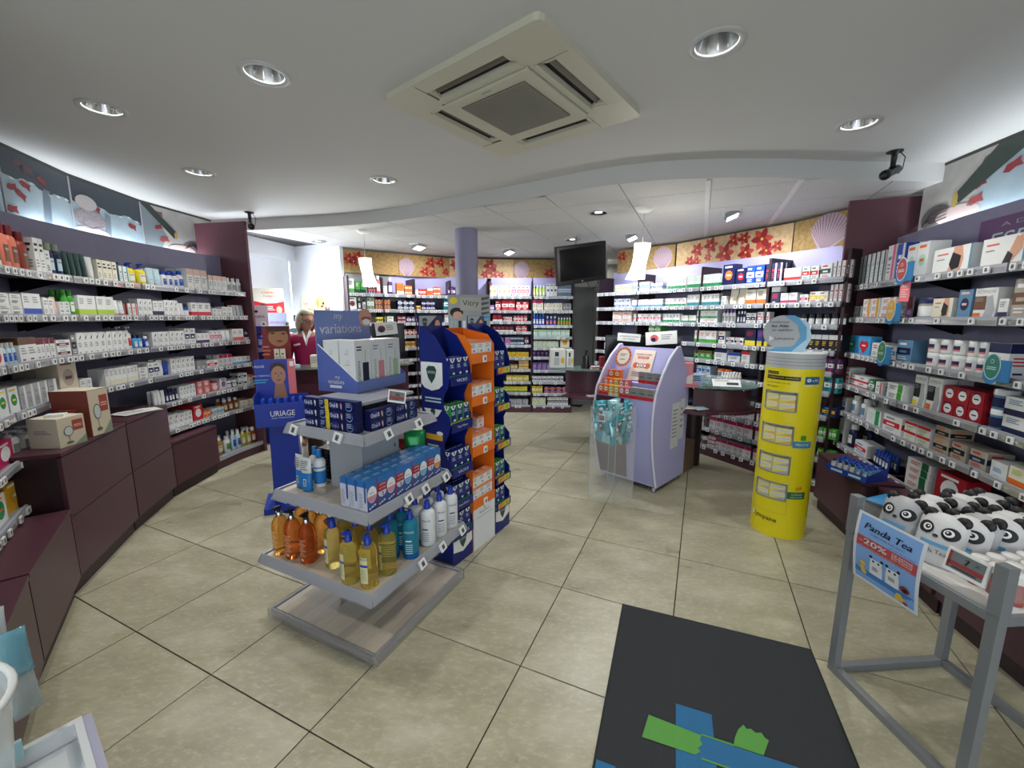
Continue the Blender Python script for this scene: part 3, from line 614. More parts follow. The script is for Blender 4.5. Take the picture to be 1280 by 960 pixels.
# near ceiling with holes for the downlights
ZN, ZF = 2.62, 2.50
FASC = [(-3.9, 5.05), (-3.0, 4.93), (-2.57, 4.83), (-2.1, 4.74), (-1.6, 4.6), (-1.1, 4.38), (-.6, 4.07), (-.3, 3.88), (0, 3.70), (.37, 3.46), (.75, 3.24), (1.16, 3.12), (1.78, 3.08), (2.61, 3.14), (3.4, 3.16)]
def smooth_poly(p, n=4):
    p = [Vector(q) for q in p]; out = []
    for i in range(len(p) - 1):
        a = p[max(0, i - 1)]; b = p[i]; c = p[i + 1]; d = p[min(len(p) - 1, i + 2)]
        for k in range(n):
            t = k / n; out.append(.5 * ((2 * b) + (c - a) * t + (2 * a - 5 * b + 4 * c - d) * t * t + (3 * b - a - 3 * c + d) * t ** 3))
    return out + [p[-1]]
FS = smooth_poly(FASC)
DOWN = [(-1.13, 2.09), (.82, 1.87), (-2.18, 2.41), (1.96, 2.56), (-2.40, 3.40), (-1.04, 3.57), (-.9, .1), (1.2, .0)]
bm = bmesh.new()
def loop(pts):
    vs = [bm.verts.new((x, y, ZN)) for x, y in pts]
    for i in range(len(vs)): bm.edges.new((vs[i], vs[(i + 1) % len(vs)]))
loop([(-3.9, -2.2), (3.4, -2.2)] + [tuple(v) for v in reversed(FS)])
for x, y in DOWN: loop([(x + .082 * math.cos(a * math.pi / 12), y + .082 * math.sin(a * math.pi / 12)) for a in range(24)])
bmesh.ops.triangle_fill(bm, use_beauty=True, use_dissolve=False, edges=bm.edges[:])
bmesh.ops.recalc_face_normals(bm, faces=bm.faces[:])
me = bpy.data.meshes.new('ceiling'); bm.to_mesh(me); bm.free(); me.materials.append(CEILM)
ceil = struct(put(me, 'ceiling'))
b = MB(); n = len(FS)
b.add([(v.x, v.y, z) for v in FS for z in (ZF - .004, ZN + .02)], [(2 * i, 2 * i + 1, 2 * i + 3, 2 * i + 2) for i in range(n - 1)], CEILM, True)
struct(b.build('trim_1'))
struct(MB().box(-4.2, 3.7, -2.4, 8.6, ZN + .22, ZN + .3, M('dark slab', '#555555', .9)).build('ceiling.002'))

# rear ceiling: suspended grid of tiles and bars
b = MB(); b.add([(v.x, v.y, ZF + .05) for v in FS] + [(v.x, 8.5, ZF + .05) for v in FS], [(i, i + 1, len(FS) + i + 1, len(FS) + i) for i in range(len(FS) - 1)], M('void grey', '#4a4a4a', .9))
rc = struct(b.build('ceiling.001'))
TILEM = M('ceiling tile white', '#cfcfcc', .9, noise='#c7c7c4', bump=.05, scale=60)
BARM = M('white grid bar', '#d8d8d6', .5)
GN = Vector((.912, -.41)); GT = Vector((.41, .912)); RC = math.atan2(GT.y, GT.x)
ctile = MB(); ctile.bevbox(-.2965, .2965, -.2965, .2965, -.004, .012, TILEM, .003); ctm = ctile.mesh('ceiling_tile')
def inside_rear(x, y, pad=0):
    for a, c in zip(FS, FS[1:]):
        if a.x <= x <= c.x: return y > a.y + (c.y - a.y) * (x - a.x) / (c.x - a.x) - pad
    return False
fascia_y = lambda x: next((a.y + (c.y - a.y) * (x - a.x) / (c.x - a.x) for a, c in zip(FS, FS[1:]) if a.x <= x <= c.x), 5.05)
def clip_tile(cx, cy):
    """tile quad clipped against the fascia curve (keeps the part behind it)"""
    pts = []
    q = [Vector((cx, cy)) + GT * sx * .297 + GN * sy * .297 for sx, sy in ((-1, -1), (1, -1), (1, 1), (-1, 1))]
    dense = []
    for a, c in zip(q, q[1:] + q[:1]):
        for k in range(12): dense.append(a + (c - a) * k / 12)
    out = [(v.x, max(v.y, fascia_y(v.x) + .004)) for v in dense]
    return out
for i in range(-8, 9):
    for j in range(3, 16):
        c = GN * (.6 * i - .02 + .3) + GT * (3.72 + .6 * (j - 5) + .3)
        if not (-4.3 < c.x < 3.3 and c.y < 7.6): continue
        if inside_rear(c.x, c.y, -.45): put(ctm, 'ceiling_tile', rc, (c.x, c.y, ZF + .002), RC)
        elif inside_rear(c.x, c.y, .45):
            pts = clip_tile(c.x, c.y)
            if max(p[1] for p in pts) - min(p[1] for p in pts) > .05:
                t = MB(); k = len(pts)
                t.add([(x, y, ZF - .002) for x, y in pts], [tuple(range(k))], TILEM); t.build('ceiling_tile', rc)
for i in range(-8, 10):
    p = GN * (.6 * i - .02); wide = .018 if i in (0, 1) else .007
    a = None
    for k in range(0, 140):
        q = p + GT * (k * .06)
        ok = -4.3 < q.x < 3.3 and inside_rear(q.x, q.y) and q.y < 7.5
        if ok and a is None: a = k * .06
        if a is not None and (not ok or k == 139):
            m = (a + k * .06) / 2; l = (k * .06 - a) / 2 - .01; q = p + GT * m
            if l > .05: MB().box(-l, l, -wide, wide, -.010 if wide > .01 else .004, .02, BARM if wide > .01 else M('shadow joint grey', '#77777a', .8)).build('grid_bar', rc, (q.x, q.y, ZF), RC)
            a = None

# walls behind the shelving
WALLG = M('grey plaster wall', '#8d8f90', .85)
b = MB(); strip(PTH['L'], -.3, PTH['L'].L + .25, .64, .70, 0, ZN + .1, WALLG, b); struct(b.build('wall_left'))
b = MB(); strip(PTH['R'], -.1, PTH['R'].L + .4, .62, .68, 0, ZN + .1, WALLG, b); struct(b.build('wall_right'))
b = MB(); b.box(-1.5, 1.5, 0, .08, 0, 2.7, WALLG)
struct(b.build('wall_back', None, (-.1, 7.25, 0), 0))
def wall_seg(name, a, c, z0, z1, m, th=.06):
    a = Vector(a); c = Vector(c); d = c - a; l = d.length; r = math.atan2(d.y, d.x)
    return struct(MB().box(0, l, 0, th, z0, z1, m).build(name, None, (a.x, a.y, 0), r))
wall_seg('wall_rear_left', (-2.42, 6.02), (-1.1, 7.12), 0, 2.55, WALLG)
wall_seg('wall_rear_right', (1.80, 6.50), (3.50, 3.55), 0, 2.55, WALLG)
wall_seg('wall_entrance', (3.3, -2.0), (-3.9, -2.0), 2.35, 2.75, WALLG)
wall_seg('wall_entrance.001', (3.3, -2.0), (1.9, -2.0), 0, 2.35, WALLG)
wall_seg('wall_entrance.002', (-2.6, -2.0), (-3.9, -2.0), 0, 2.35, WALLG)
wall_seg('wall_near_left', (-2.6, -2.0), (-1.85, 1.0), 0, 2.75, WALLG)
wall_seg('wall_near_right', (2.5, 1.0), (1.9, -2.0), 0, 2.75, WALLG)
# shop window behind the camera
b = MB()
for x in (-2.6, -1.1, .4, 1.9): b.box(x - .03, x + .03, -.03, .03, 0, 2.35, GREYM)
b.box(-2.6, 1.9, -.03, .03, 0, .08, GREYM); b.box(-2.6, 1.9, -.03, .03, 2.29, 2.35, GREYM)
struct(b.build('window_2', None, (0, -2.03, 0)))
# white office corner at rear left: wall with window, beam, white wall
wall_seg('wall_white', (-3.33, 6.42), (-2.40, 5.99), 0, 2.55, WALLW)
WA = Vector((-3.75, 4.55)); WBp = Vector((-3.42, 6.42))
def win_wall():
    d = WBp - WA; l = d.length; r = math.atan2(d.y, d.x)
    b = MB(); z0, z1 = .9, 2.28; x0, x1 = .55, 1.15
    b.box(0, x0, 0, .22, 0, 2.6, WALLW); b.box(x1, l + .1, 0, .22, 0, 2.6, WALLW); b.box(x0, x1, 0, .22, 0, z0, WALLW); b.box(x0, x1, 0, .22, z1, 2.6, WALLW)
    struct(b.build('wall_window', None, (WA.x, WA.y, 0), r))
    f = MB(); FR = M('white window frame', '#dde3ea', .4)
    f.box(x0, x0 + .05, .1, .16, z0, z1, FR); f.box(x1 - .05, x1, .1, .16, z0, z1, FR); f.box(x0, x1, .1, .16, z0, z0 + .05, FR); f.box(x0, x1, .1, .16, z1 - .05, z1, FR)
    f.box(x0 + .05, x0 + .06, .09, .1, z0 + .05, z1 - .05, BLKP); f.box(x1 - .065, x1 - .05, .085, .12, z0 + .05, z1 - .05, BLKP)
    fo = struct(f.build('window_1', None, (WA.x, WA.y, 0), r))
    MB().box(x0 + .05, x1 - .05, .128, .134, z0 + .05, z1 - .05, GLASS).build('pane', fo)
    MB().box(x0 - .05, l, -.22, 0, 2.34, 2.6, WALLW).build('beam', fo)
win_wall()
# foliage seen through the window
tr = thing('tree', 'blurred green tree outside the narrow rear window', 'tree', (-5.4, 6.6, 0))
MB().tube([(0, 0, 0), (.05, 0, 1), (0, .05, 2.2)], [.08, .06, .04], M('bark', '#4d4133', .9)).build('trunk', tr)
fb = MB(); LG = M('tree leaf green', '#4f7d3c', .7); LG2 = M('tree leaf light', '#86ad62', .7)
for i in range(1400):
    a = random.random() * 6.28; rr = .85 * random.random() ** .5; z = 1.7 + random.gauss(0, .45); c = Vector((rr * math.cos(a), rr * math.sin(a), z))
    u = Vector((random.gauss(0, 1), random.gauss(0, 1), random.gauss(0, 1))).normalized() * .07; v = u.orthogonal().normalized() * .045
    fb.add([c - u, c - v, c + u, c + v], [(0, 1, 2, 3)], LG if i % 3 else LG2)
o = fb.build('foliage', tr); o['kind'] = 'stuff'
# passage on the right of the back shelves
DOORG = M('grey door paint', '#a3a69f', .6)
wall_seg('wall_passage', (.97, 7.0), (1.55, 7.0), 2.03, 2.5, M('passage soffit white', '#b9bab8', .8), .5)
wall_seg('wall_passage.001', (.9, 7.9), (2.3, 7.9), 0, 2.5, M('passage wall', '#8b8c88', .8))
wall_seg('wall_passage.002', (.98, 6.98), (.98, 7.9), 0, 2.5, M('passage wall'))
wall_seg('wall_passage.003', (2.2, 7.9), (1.62, 6.3), 0, 2.5, M('passage wall'))
struct(MB().box(0, .16, 0, .04, 0, 2.02, AUB).build('door_1', None, (1.05, 7.3, 0), R_(15)))
d2 = struct(MB().bevbox(0, .5, 0, .04, 0, 2.02, DOORG, .004).build('door_2', None, (1.24, 7.36, 0), R_(8)))
MB().tube([(.44, -.04, 1.0), (.38, -.05, 1.0)], .009, CHROME).build('door_handle', d2)

light('passage_fill', 'AREA', (1.5, 7.5, 2.45), 6, (1, .97, .92), size=.4)  # unseen fill light added to brighten the passage, no fixture there
light('window_daylight', 'AREA', (-3.35, 5.35, 1.75), 20, (.82, .9, 1), rot=(R_(90), 0, R_(-100)), size=.6, size_y=1.3)
# lavender column
b = MB(); b.lathe([(.128, 0), (.128, ZF)], LAVD, 32); struct(b.build('column', None, (-.52, 4.87, 0)))

# ================================================================ CEILING THINGS
REFL = M('downlight reflector', '#a9abab', .25, 1)
BULB = M('downlight glass', '#f4f8ff', .3, emit=2.2)
LPOS = {0: 'near the air conditioner, on its left', 1: 'near the air conditioner, on its right', 2: 'above the left picture band', 3: 'beside the right camera',
        4: 'smaller looking, far left of the plaster ceiling', 5: 'beyond the air conditioner near the curved edge', 6: 'behind the photographer, left', 7: 'behind the photographer, right'}
ring = MB(); ring.lathe([(.080, .004), (.084, -.006), (.108, -.004), (.11, .002)], M('downlight rim', '#bcbdbb', .4), 32, caps=False)
cone = MB(); cone.lathe([(.082, 0), (.074, .03), (.06, .07), (.045, .1)], REFL, 32, caps=False)
for k in range(12):
    a = k * math.pi / 6
    cone.add([(.079 * math.cos(a), .079 * math.sin(a), .012), (.079 * math.cos(a + .06), .079 * math.sin(a + .06), .012), (.05 * math.cos(a + .06), .05 * math.sin(a + .06), .09), (.05 * math.cos(a), .05 * math.sin(a), .09)], [(0, 1, 2, 3)], M('reflector facet', '#e0e2e2', .15, 1))
lens = MB(); lens.lathe([(.0, .092), (.046, .098)], BULB, 24, caps=False)
rm, cm, lm_ = ring.mesh('rim'), cone.mesh('reflector'), lens.mesh('bulb')
for i, (x, y) in enumerate(DOWN):
    t = thing('downlight', 'round recessed chrome downlight ' + LPOS[i], 'ceiling light', (x, y, ZN), 0, 'downlights of the plaster ceiling')
    put(rm, 'rim', t); put(cm, 'reflector', t); put(lm_, 'bulb', t)
    light('downlight_lamp', 'SPOT', (0, 0, .06), 26, (1, .97, .9), t, size=.04, spot=110)
FD = [(.8, 4.07, 'large, left of the hanging lamp on the right'), (.75, 5.43, 'small, above the television'), (-2.52, 5.6, 'near the white wall')]
ring2 = MB(); ring2.lathe([(.075, -.012), (.095, -.014), (.1, 0)], M('downlight rim'), 28, caps=False)
cone2 = MB(); cone2.lathe([(.078, -.011), (.05, -.003), (.0, -.002)], REFL, 24, caps=False); cone2.lathe([(.0, -.006), (.035, -.0045)], BULB, 16, caps=False)
r2, c2 = ring2.mesh('rim'), cone2.mesh('reflector')
for x, y, s in FD:
    t = thing('downlight', 'round downlight in the tiled rear ceiling, ' + s, 'ceiling light', (x, y, ZF), 0, 'downlights of the tiled ceiling')
    put(r2, 'rim', t); put(c2, 'reflector', t); light('downlight_lamp', 'SPOT', (0, 0, -.02), 30 if x > 0 else 95, (.95, .97, 1), t, size=.05, spot=130)
# gimbal spots
GIM = [(2.03, 4.05, 'nearest the right shelves'), (1.41, 5.12, 'behind the right hanging lamp'), (-.05, 6.25, 'closest to the back shelves'), (-1.27, 5.85, 'left of the lavender column')]
AIM = [(2.75, 4.4), (2.1, 5.7), (-.1, 7.0), (-1.6, 6.8)]
for (x, y, s), (ax, ay) in zip(GIM, AIM):
    t = thing('spotlight', 'tilted square ceiling spotlight ' + s, 'ceiling light', (x, y, ZF), RC, 'square spotlights of the tiled ceiling')
    h = MB(); h.box(-.11, .11, -.075, .075, -.012, 0, BARM); h.build('plate', t)
    h = MB(); h.T = Matrix.Translation((0, 0, -.03)) @ Matrix.Rotation(R_(-22), 4, 'X')
    h.box(-.09, .09, -.055, .055, -.02, .02, GREYM); h.build('housing', t)
    h = MB(); h.T = Matrix.Translation((0, 0, -.03)) @ Matrix.Rotation(R_(-22), 4, 'X'); h.box(-.083, .083, -.048, .048, -.023, -.02, M('spot glass', '#ffffff', .3, emit=3)); h.build('lens', t)
    l = light('spotlight_lamp', 'SPOT', (0, 0, -.07), 40, (.98, .98, 1), t, size=.05, spot=125, blend=.8)
    dv = Vector((ax - x, ay - y, -1.1)); q = dv.to_track_quat('-Z', 'Y'); l.rotation_euler = (Matrix.Rotation(-RC, 4, 'Z') @ q.to_matrix().to_4x4()).to_euler()
# cassette air conditioner
def ac():
    t = thing('air_conditioner', 'square cream ceiling cassette air conditioner with louvred centre grille', 'air conditioner', (.02, 2.345, ZN), R_(-38.5))
    S = .475; b = MB()
    slots = []
    # panel ring built as frame pieces leaving the four outlets open
    o, i0, i1 = S, .385, .305   # outer, slot outer, slot inner
    Lh = .25                    # half length of a slot
    def quadbox(x0, x1, y0, y1): b.box(x0, x1, y0, y1, -.028, 0, OFFW)
    for k in range(4):
        b.T = Matrix.Rotation(math.pi / 2 * k, 4, 'Z')
        b.box(-Lh, Lh, i0, o, -.026, 0, OFFW); b.box(-Lh, Lh, .27, i1, -.030, 0, OFFW)
        b.prism([(Lh, .27), (Lh, o), (o - .03, o), (o - .008, o - .008), (o, o - .03), (o, Lh), (.27, Lh), (.27, .27)], -.027, 0, OFFW, 'z')
        b.box(-Lh, Lh, i1, i0, -.004, 0, M('outlet dark', '#17130f', .8))
        for sx in (-1, 1): b.prism([(sx * Lh, i1), (sx * (Lh - .012), i1), (sx * (Lh - .03), i1 + .03), (sx * (Lh - .03), i0), (sx * Lh, i0)][::sx], -.02, -.003, OFFW, 'z')
        b.box(Lh - .001, Lh + .001, .285, o - .02, -.0278, -.02, M('seam brown', '#6b675a', .8))
    b.build('panel', t)
    for k in range(4):
        v = MB(); v.T = Matrix.Rotation(math.pi / 2 * k, 4, 'Z') @ Matrix.Translation((0, .338, -.014)) @ Matrix.Rotation(R_(28), 4, 'X')
        v.prism([(-.222, .0), (.222, .0), (.235, .008), (.225, .022), (.1, .032), (0, .036), (-.1, .032), (-.225, .022), (-.235, .008)], -.003, .003, M('vane taupe', '#6d675c', .5), 'z')
        v.build('vane', t)
        tr_ = MB(); tr_.T = v.T; tr_.tube([(-.23, .02, .004), (-.1, .034, .005), (0, .037, .005), (.1, .034, .005), (.23, .02, .004)], .003, OFFW, 6); tr_.build('vane_edge', t)
    g = MB(); g.bevbox(-.262, .262, -.262, .262, -.037, -.005, OFFW, .008); g.build('grille_frame', t)
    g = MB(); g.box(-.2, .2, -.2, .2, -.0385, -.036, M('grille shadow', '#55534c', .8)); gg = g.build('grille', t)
    s = MB()
    for k in range(34): y = -.196 + k * .0119; s.box(-.198, .198, y, y + .005, -.043, -.038, M('grille slat', '#8f8c80', .5))
    o_ = s.build('grille_slats', gg); o_['kind'] = 'stuff'
    g = MB(); g.T = plane((0, -.235, -.0375), (1, 0, 0), (0, -1, 0)); g.rect(-.03, -.004, .03, .004, 'grey'); g.build('badge', t)
ac()
# pendants
def pendant(x, y, s):
    t = thing('pendant_lamp', 'hanging lamp with bent white glass shade ' + s, 'lamp', (x, y, ZF), 0, 'hanging glass lamps')
    b = MB(); b.lathe([(.0, -.045), (.05, -.035), (.075, -.012), (.078, 0)], M('pendant rose white', '#d5d5d2', .5), 24, caps=False); b.build('ceiling_rose', t)
    b = MB(); b.tube([(0, 0, -.03), (.002, 0, -.15), (0, 0, -.32)], .003, M('pendant cord', '#b5b5b2', .5), 6); b.build('cord', t)
    SH = M('opal glass', '#f6f4ee', .3, emit=.75)
    n = 14; vs = []
    for side in (0, 1):
        for i in range(n + 1):
            z = -.30 - .32 * i / n; u = i / n; sw = math.sin(u * 2.6 - .6) * .022
            w = .062 + .012 * math.cos(u * 5) + .022 * u; bx = (-.035 if s.startswith('right') or 'right' in s else .035) * (u ** 1.6) * 1.5
            for k, px in enumerate((-1, -.5, 0, .5, 1)):
                yy = (1 - px * px) * .045 + sw * .5
                vs.append((bx + px * w, (-yy if side == 0 else yy), z))
    fs = []
    for side in (0, 1):
        o = side * (n + 1) * 5
        for i in range(n):
            for k in range(4): q = (o + i * 5 + k, o + i * 5 + k + 1, o + i * 5 + k + 6, o + i * 5 + k + 5); fs.append(q if side else q[::-1])
    b = MB(); b.add(vs, fs, SH, True); b.build('shade', t)
    light('pendant_bulb', 'POINT', (0, 0, -.68), 9, (1, .97, .92), t, size=.05)
pendant(-1.69, 4.93, 'on the left, before the white wall'); pendant(1.18, 3.92, 'on the right, above the kiosk')
# security cameras
def seccam(x, y, z, rz, s):
    t = thing('security_camera', s, 'camera', (x, y, z), rz)
    b = MB(); b.lathe([(.045, 0), (.045, -.008), (.018, -.016), (.014, -.09), (.02, -.1)], BLKP, 16); b.build('bracket', t)
    TB_ = Matrix.Translation((0, 0, -.125)) @ Matrix.Rotation(R_(22), 4, 'X') @ Matrix.Rotation(R_(90), 4, 'X')
    b = MB(); b.T = TB_; b.lathe([(0, -.075), (.022, -.075), (.027, -.065), (.027, .08), (.031, .08), (.031, .105), (.025, .105), (.023, .09), (0, .09)], M('camera black', '#1b1b1d', .3), 20); b.build('barrel', t)
    b = MB(); b.T = TB_; b.lathe([(0, .0935), (.012, .0915)], M('camera glass', '#3a3a44', .05), 14, caps=False); b.build('lens', t)
    b = MB(); b.tube([(.02, 0, 0), (.055, .01, -.05), (.045, .02, -.12), (.02, .03, -.14)], .003, BLKP, 6); b.build('cable', t)
seccam(-2.78, 4.62, ZN, R_(35), 'small black security camera on ceiling by left end panel')
seccam(2.52, 2.95, ZN, R_(-62), 'black security camera on ceiling by right burgundy panel')

# ================================================================ SHELVING
def cabinet_bay(key, s0, s1, levels, name_label, base=True, tags='each', rail=True, depth=.36, div0=True, div1=False, ztop=2.17, back=.36, tag_seed=0, band_lav=True, basez=.10, shelf0=0, basem=None):
    p = PTH[key]; t = thing('shelving_unit', name_label, 'shelf', (0, 0, 0))
    b = MB(); strip(p, s0, s1, back, back + .03, .05, ztop, BACKP, b); b.build('back_panel', t)
    if band_lav: b = MB(); strip(p, s0, s1, back - .012, back, ztop - .27, ztop, LAVD if key in ('L', 'R') else LAV, b); b.build('top_board', t)
    if base: b = MB(); strip(p, s0, s1, -.02 if key not in ('L', 'R') else .0, back, 0, basez - .01, AUB, b); b.build('plinth', t)
    for fl_, s in ((div0, s0), (div1, s1)):
        if fl_: b = MB(); strip(p, s - .012, s + .012, .02, back, 0, ztop - .08, AUBD, b); b.build('side_panel', t)
    rnd = random.Random(tag_seed + int(s0 * 100))
    for li, z in enumerate(levels):
        b = MB(); strip(p, s0 + .012, s1 - .012, .0, back, z - .018, z, SHELF, b); sh = b.build('shelf', t)
        if rail:
            b = MB(); strip(p, s0 + .01, s1 - .01, -.012, 0, z - .034, z + .012, RAIL, b); strip(p, s0 + .01, s1 - .01, -.016, -.013, z - .03, z - .005, CLEAR, b); b.build('price_rail', sh)
        if key in ('L', 'R'):
            for bs in (s0 + .03, s1 - .03):
                q = p.off(bs, back); q2 = p.off(bs, .06); b = MB()
                b.add([(q.x, q.y, z - .018), (q.x, q.y, z - .10), (q2.x, q2.y, z - .03), (q2.x, q2.y, z - .018)], [(0, 1, 2, 3)], BLKP); b.build('bracket', sh)
        # tags, in clusters
        s = s0 + .04; spots = []
        while s < s1 - .04:
            if rnd.random() < .86: spots.append(s)
            s += rnd.choice((.045, .055, .07, .09, .12)) if key == 'L' else rnd.choice((.06, .09, .12, .15)) if key != 'R' else rnd.choice((.07, .1, .15))
        if tags == 'each':
            for s in spots:
                q = p.off(s, -.018); k = p.tan(s); put(TAGM, 'price_tag', sh, (q.x, q.y, z - .012), math.atan2(k.y, k.x))
        else:
            b = MB()
            for s in spots:
                q = p.off(s, -.02); k = p.tan(s); b.T = Matrix.Translation((q.x, q.y, z - .014)) @ Matrix.Rotation(math.atan2(k.y, k.x), 4, 'Z')
                b.box(-.019, .019, -.008, 0, -.02, .018, TAGW); b.T = b.T @ front(-.008); b.rect(-.009, -.011, .009, .009, TAGD)
            o = b.build('price_tags', sh); o['kind'] = 'stuff'
    return t
LVL = LV
pl = PTH['L']
# left wall in five bays; the tall and low cabinets replace the lowest shelves in the middle
def sL(y):  # arc position on left path at given y
    a, b_ = 0, pl.L
    for _ in range(40):
        m = (a + b_) / 2
        if pl.at(m)[0].y < y: a = m
        else: b_ = m
    return a
bl = [0, sL(2.1), sL(2.78), sL(3.42), sL(4.0), pl.L]
nm = ['nearest bay of the left wall shelving, beside the low cabinets', 'left wall shelving bay above the left half of tall cabinet', 'left wall shelving bay above the right half of tall cabinet',
      'left wall shelving bay above the low cabinet', 'last left wall bay, against the burgundy end panel']
for i in range(5):
    lv = LV['L'][:6] if i in (0, 3) else LV['L'][:4] if i in (1, 2) else LV['L']
    cabinet_bay('L', bl[i], bl[i + 1], lv, nm[i], base=(i == 4), div0=False, back=.30, tag_seed=i, basez=.11)
def radial_panel(name, key, s, d0, d1, z0, z1, m, label, th=.03, cat='panel'):
    p = PTH[key]; a = p.off(s, d0); c = p.off(s, d1); d = c - a; r = math.atan2(d.y, d.x)
    o = MB().bevbox(0, d.length, -th / 2, th / 2, z0, z1, m, .003).build(name, None, (a.x, a.y, 0), r); tag(o, label, cat); return o
radial_panel('end_panel', 'L', pl.L + .02, -.06, .60, 0, 2.53, BURG, 'tall burgundy end panel closing the left wall shelves')
# picture recess floor + light trough
pr = PTH['R']
def sR(y):
    a, b_ = 0, pr.L
    for _ in range(40):
        m = (a + b_) / 2
        if pr.at(m)[0].y > y: a = m
        else: b_ = m
    return a
br = [0, sR(2.72), sR(2.08), sR(1.55), pr.L]
nr = ['right wall shelving bay against the right burgundy panel', 'right wall shelving bay behind the blue bottle tray', 'right wall shelving bay behind the panda table', 'right wall shelving bay at the photo edge']
for i in range(4): cabinet_bay('R', br[i], br[i + 1], LV['R'][:6], nr[i], base=False, div0=False, back=.26, tag_seed=20 + i)
radial_panel('end_panel', 'R', -.02, -.10, .40, 0, 2.48, BURG, 'tall burgundy end panel closing the right wall shelves')
prb = PTH['RB']; rbs = [0, .66, 1.55, 2.3, prb.L - .02]
nrb = ['rear right shelving bay next to the passage', 'rear right shelving bay behind the kiosk', 'rear right shelving bay behind the green topped counter', 'rear right shelving bay half hidden by yellow display']
for i in range(4): cabinet_bay('RB', rbs[i], rbs[i + 1], LV['RB'], nrb[i], tags='stuff', back=.36, tag_seed=40 + i, div1=(i == 3))
cabinet_bay('BA', 0, PTH['BA'].L, LV['BA'], 'back shelving bay full of red and yellow boxes', tags='stuff', tag_seed=50, div1=True)
cabinet_bay('BB', 0, PTH['BB'].L, LV['BB'], 'back shelving bay next to the dark passage', tags='stuff', tag_seed=51, div1=True, div0=False)
pb = PTH['LB']; lbs = [.25, .72, 1.2, 1.75, pb.L - .02]
nlb = ['rear left shelving bay next to the white wall', 'rear left shelving bay with the purple bottle', 'rear left shelving bay with navy packets', 'narrow rear left shelving bay at the column']
for i in range(4): cabinet_bay('LB', lbs[i], lbs[i + 1], LV['LB'], nlb[i], tags='stuff', tag_seed=60 + i, div1=(i == 3))

# low and tall cabinets
def cab(label, pts, z0, z1, cols, rows, depth=.5, plinth=.10):
    """pts: two plan points of the front (left to right)"""
    a, c = Vector(pts[0]), Vector(pts[1]); d = c - a; l = d.length; r = math.atan2(d.y, d.x)
    t = thing('cabinet', label, 'cabinet', (a.x, a.y, 0), r)
    MB().bevbox(0, l, .02, depth, plinth, z1 - .02, AUBD, .002).build('body', t)
    MB().bevbox(-.0, l + .0, -.004, depth, z1 - .02, z1, AUB, .002).build('top', t)
    MB().box(.0, l, .035, depth, 0, plinth, AUBD).build('plinth', t)
    H = (z1 - .024 - plinth) / rows
    for i in range(cols):
        for j in range(rows):
            MB().bevbox(l * i / cols + .002, l * (i + 1) / cols - .002, 0, .02, plinth + H * j + .002, plinth + H * (j + 1) - .002, AUB, .0015).build('door', t)
cab('nearest low aubergine cabinet at the left photo edge', [(-1.50, 1.02), (-1.95, 1.53)], 0, .50, 1, 1, .42)
cab('low aubergine cabinet just before the tall one', [(-1.96, 1.54), (-2.39, 2.11)], 0, .50, 1, 1, .42)
cab('tall aubergine cabinet, left half, under the mirror boxes', [(-2.40, 2.12), (-2.68, 2.80)], 0, .81, 1, 2, .42)
cab('tall aubergine cabinet, right half, under white leaflets', [(-2.685, 2.81), (-2.86, 3.37)], 0, .81, 1, 2, .42)
cab('low aubergine cabinet right of the tall one', [(-2.865, 3.38), (-2.90, 3.96)], 0, .48, 1, 1, .42)
cab('low aubergine cabinet under the blue bottle tray', [(2.47, 3.22), (2.30, 2.58)], 0, .47, 1, 1, .44)
cab('low aubergine cabinet behind the panda table', [(2.35, 2.52), (2.20, 1.98)], 0, .47, 1, 1, .4)
cab('low aubergine cabinet at the right photo edge', [(2.20, 1.96), (2.08, 1.30)], 0, .47, 1, 1, .4)
# plinth in front of the last left bay
b = MB(); strip(pl, bl[4], pl.L, -.03, .05, 0, .105, AUB, b); tag(b.build('plinth_board'), 'curved aubergine plinth below the bottom left oil bottles', 'plinth')
b = MB(); strip(pl, bl[4], pl.L, -.045, -.03, .085, .125, RAIL, b); o = b.build('price_rail'); tag(o, 'price rail along the lowest left shelf', 'rail')

# ---------------------------------------------------------------- picture bands
def flower(b, u, v, r, c1, c2, L=2):
    r *= 1.12
    for k in range(6):
        a = k * math.pi / 3 + random.random() * .3; q = []
        for du, dv in ((0, -.16), (.45, -.28), (.75, -.2), (1, 0), (.75, .2), (.45, .28), (0, .16)):
            q.append((u + r * (du * math.cos(a) - dv * math.sin(a)), v + r * (du * math.sin(a) + dv * math.cos(a))))
        b.poly(q, c1 if k % 2 else c2, L + (k % 2) * .3)
    b.ell(u, v, r * .13, r * .13, P('#e8b84a'), L + 1, 8)
def shell(b, u, v, w, h, tilt=0):
    n = 18; out = []
    def tr(x, y): ca, sa = math.cos(tilt), math.sin(tilt); return (u + x * ca - y * sa, v + x * sa + y * ca)
    pts = []
    for i in range(n + 1):
        a = math.pi * (-.12 + 1.24 * i / n); pts.append((w * .5 * math.cos(a), h * .42 + h * .5 * math.sin(a) - h * .35))
    base = [(-w * .15, -h * .5), (w * .15, -h * .5)]
    b.poly([tr(*q) for q in pts + base], P('#b7a3ae'), 2)
    for i in range(1, n):
        x, y = pts[i]; x0 = (i / n - .5) * -w * .16
        b.poly([tr(x0 - .001, -h * .48), tr(x0 + .001, -h * .48), tr(x * .97 + w * .011, y * .97), tr(x * .97 - w * .011, y * .97)], P('#7d5668'), 3)
SAND = M('printed sand', '#b0935f', .8, noise='#95794c', scale=26)
SANDL = M('printed pale sand', '#cdb48e', .8, noise='#b89b6e', scale=20)
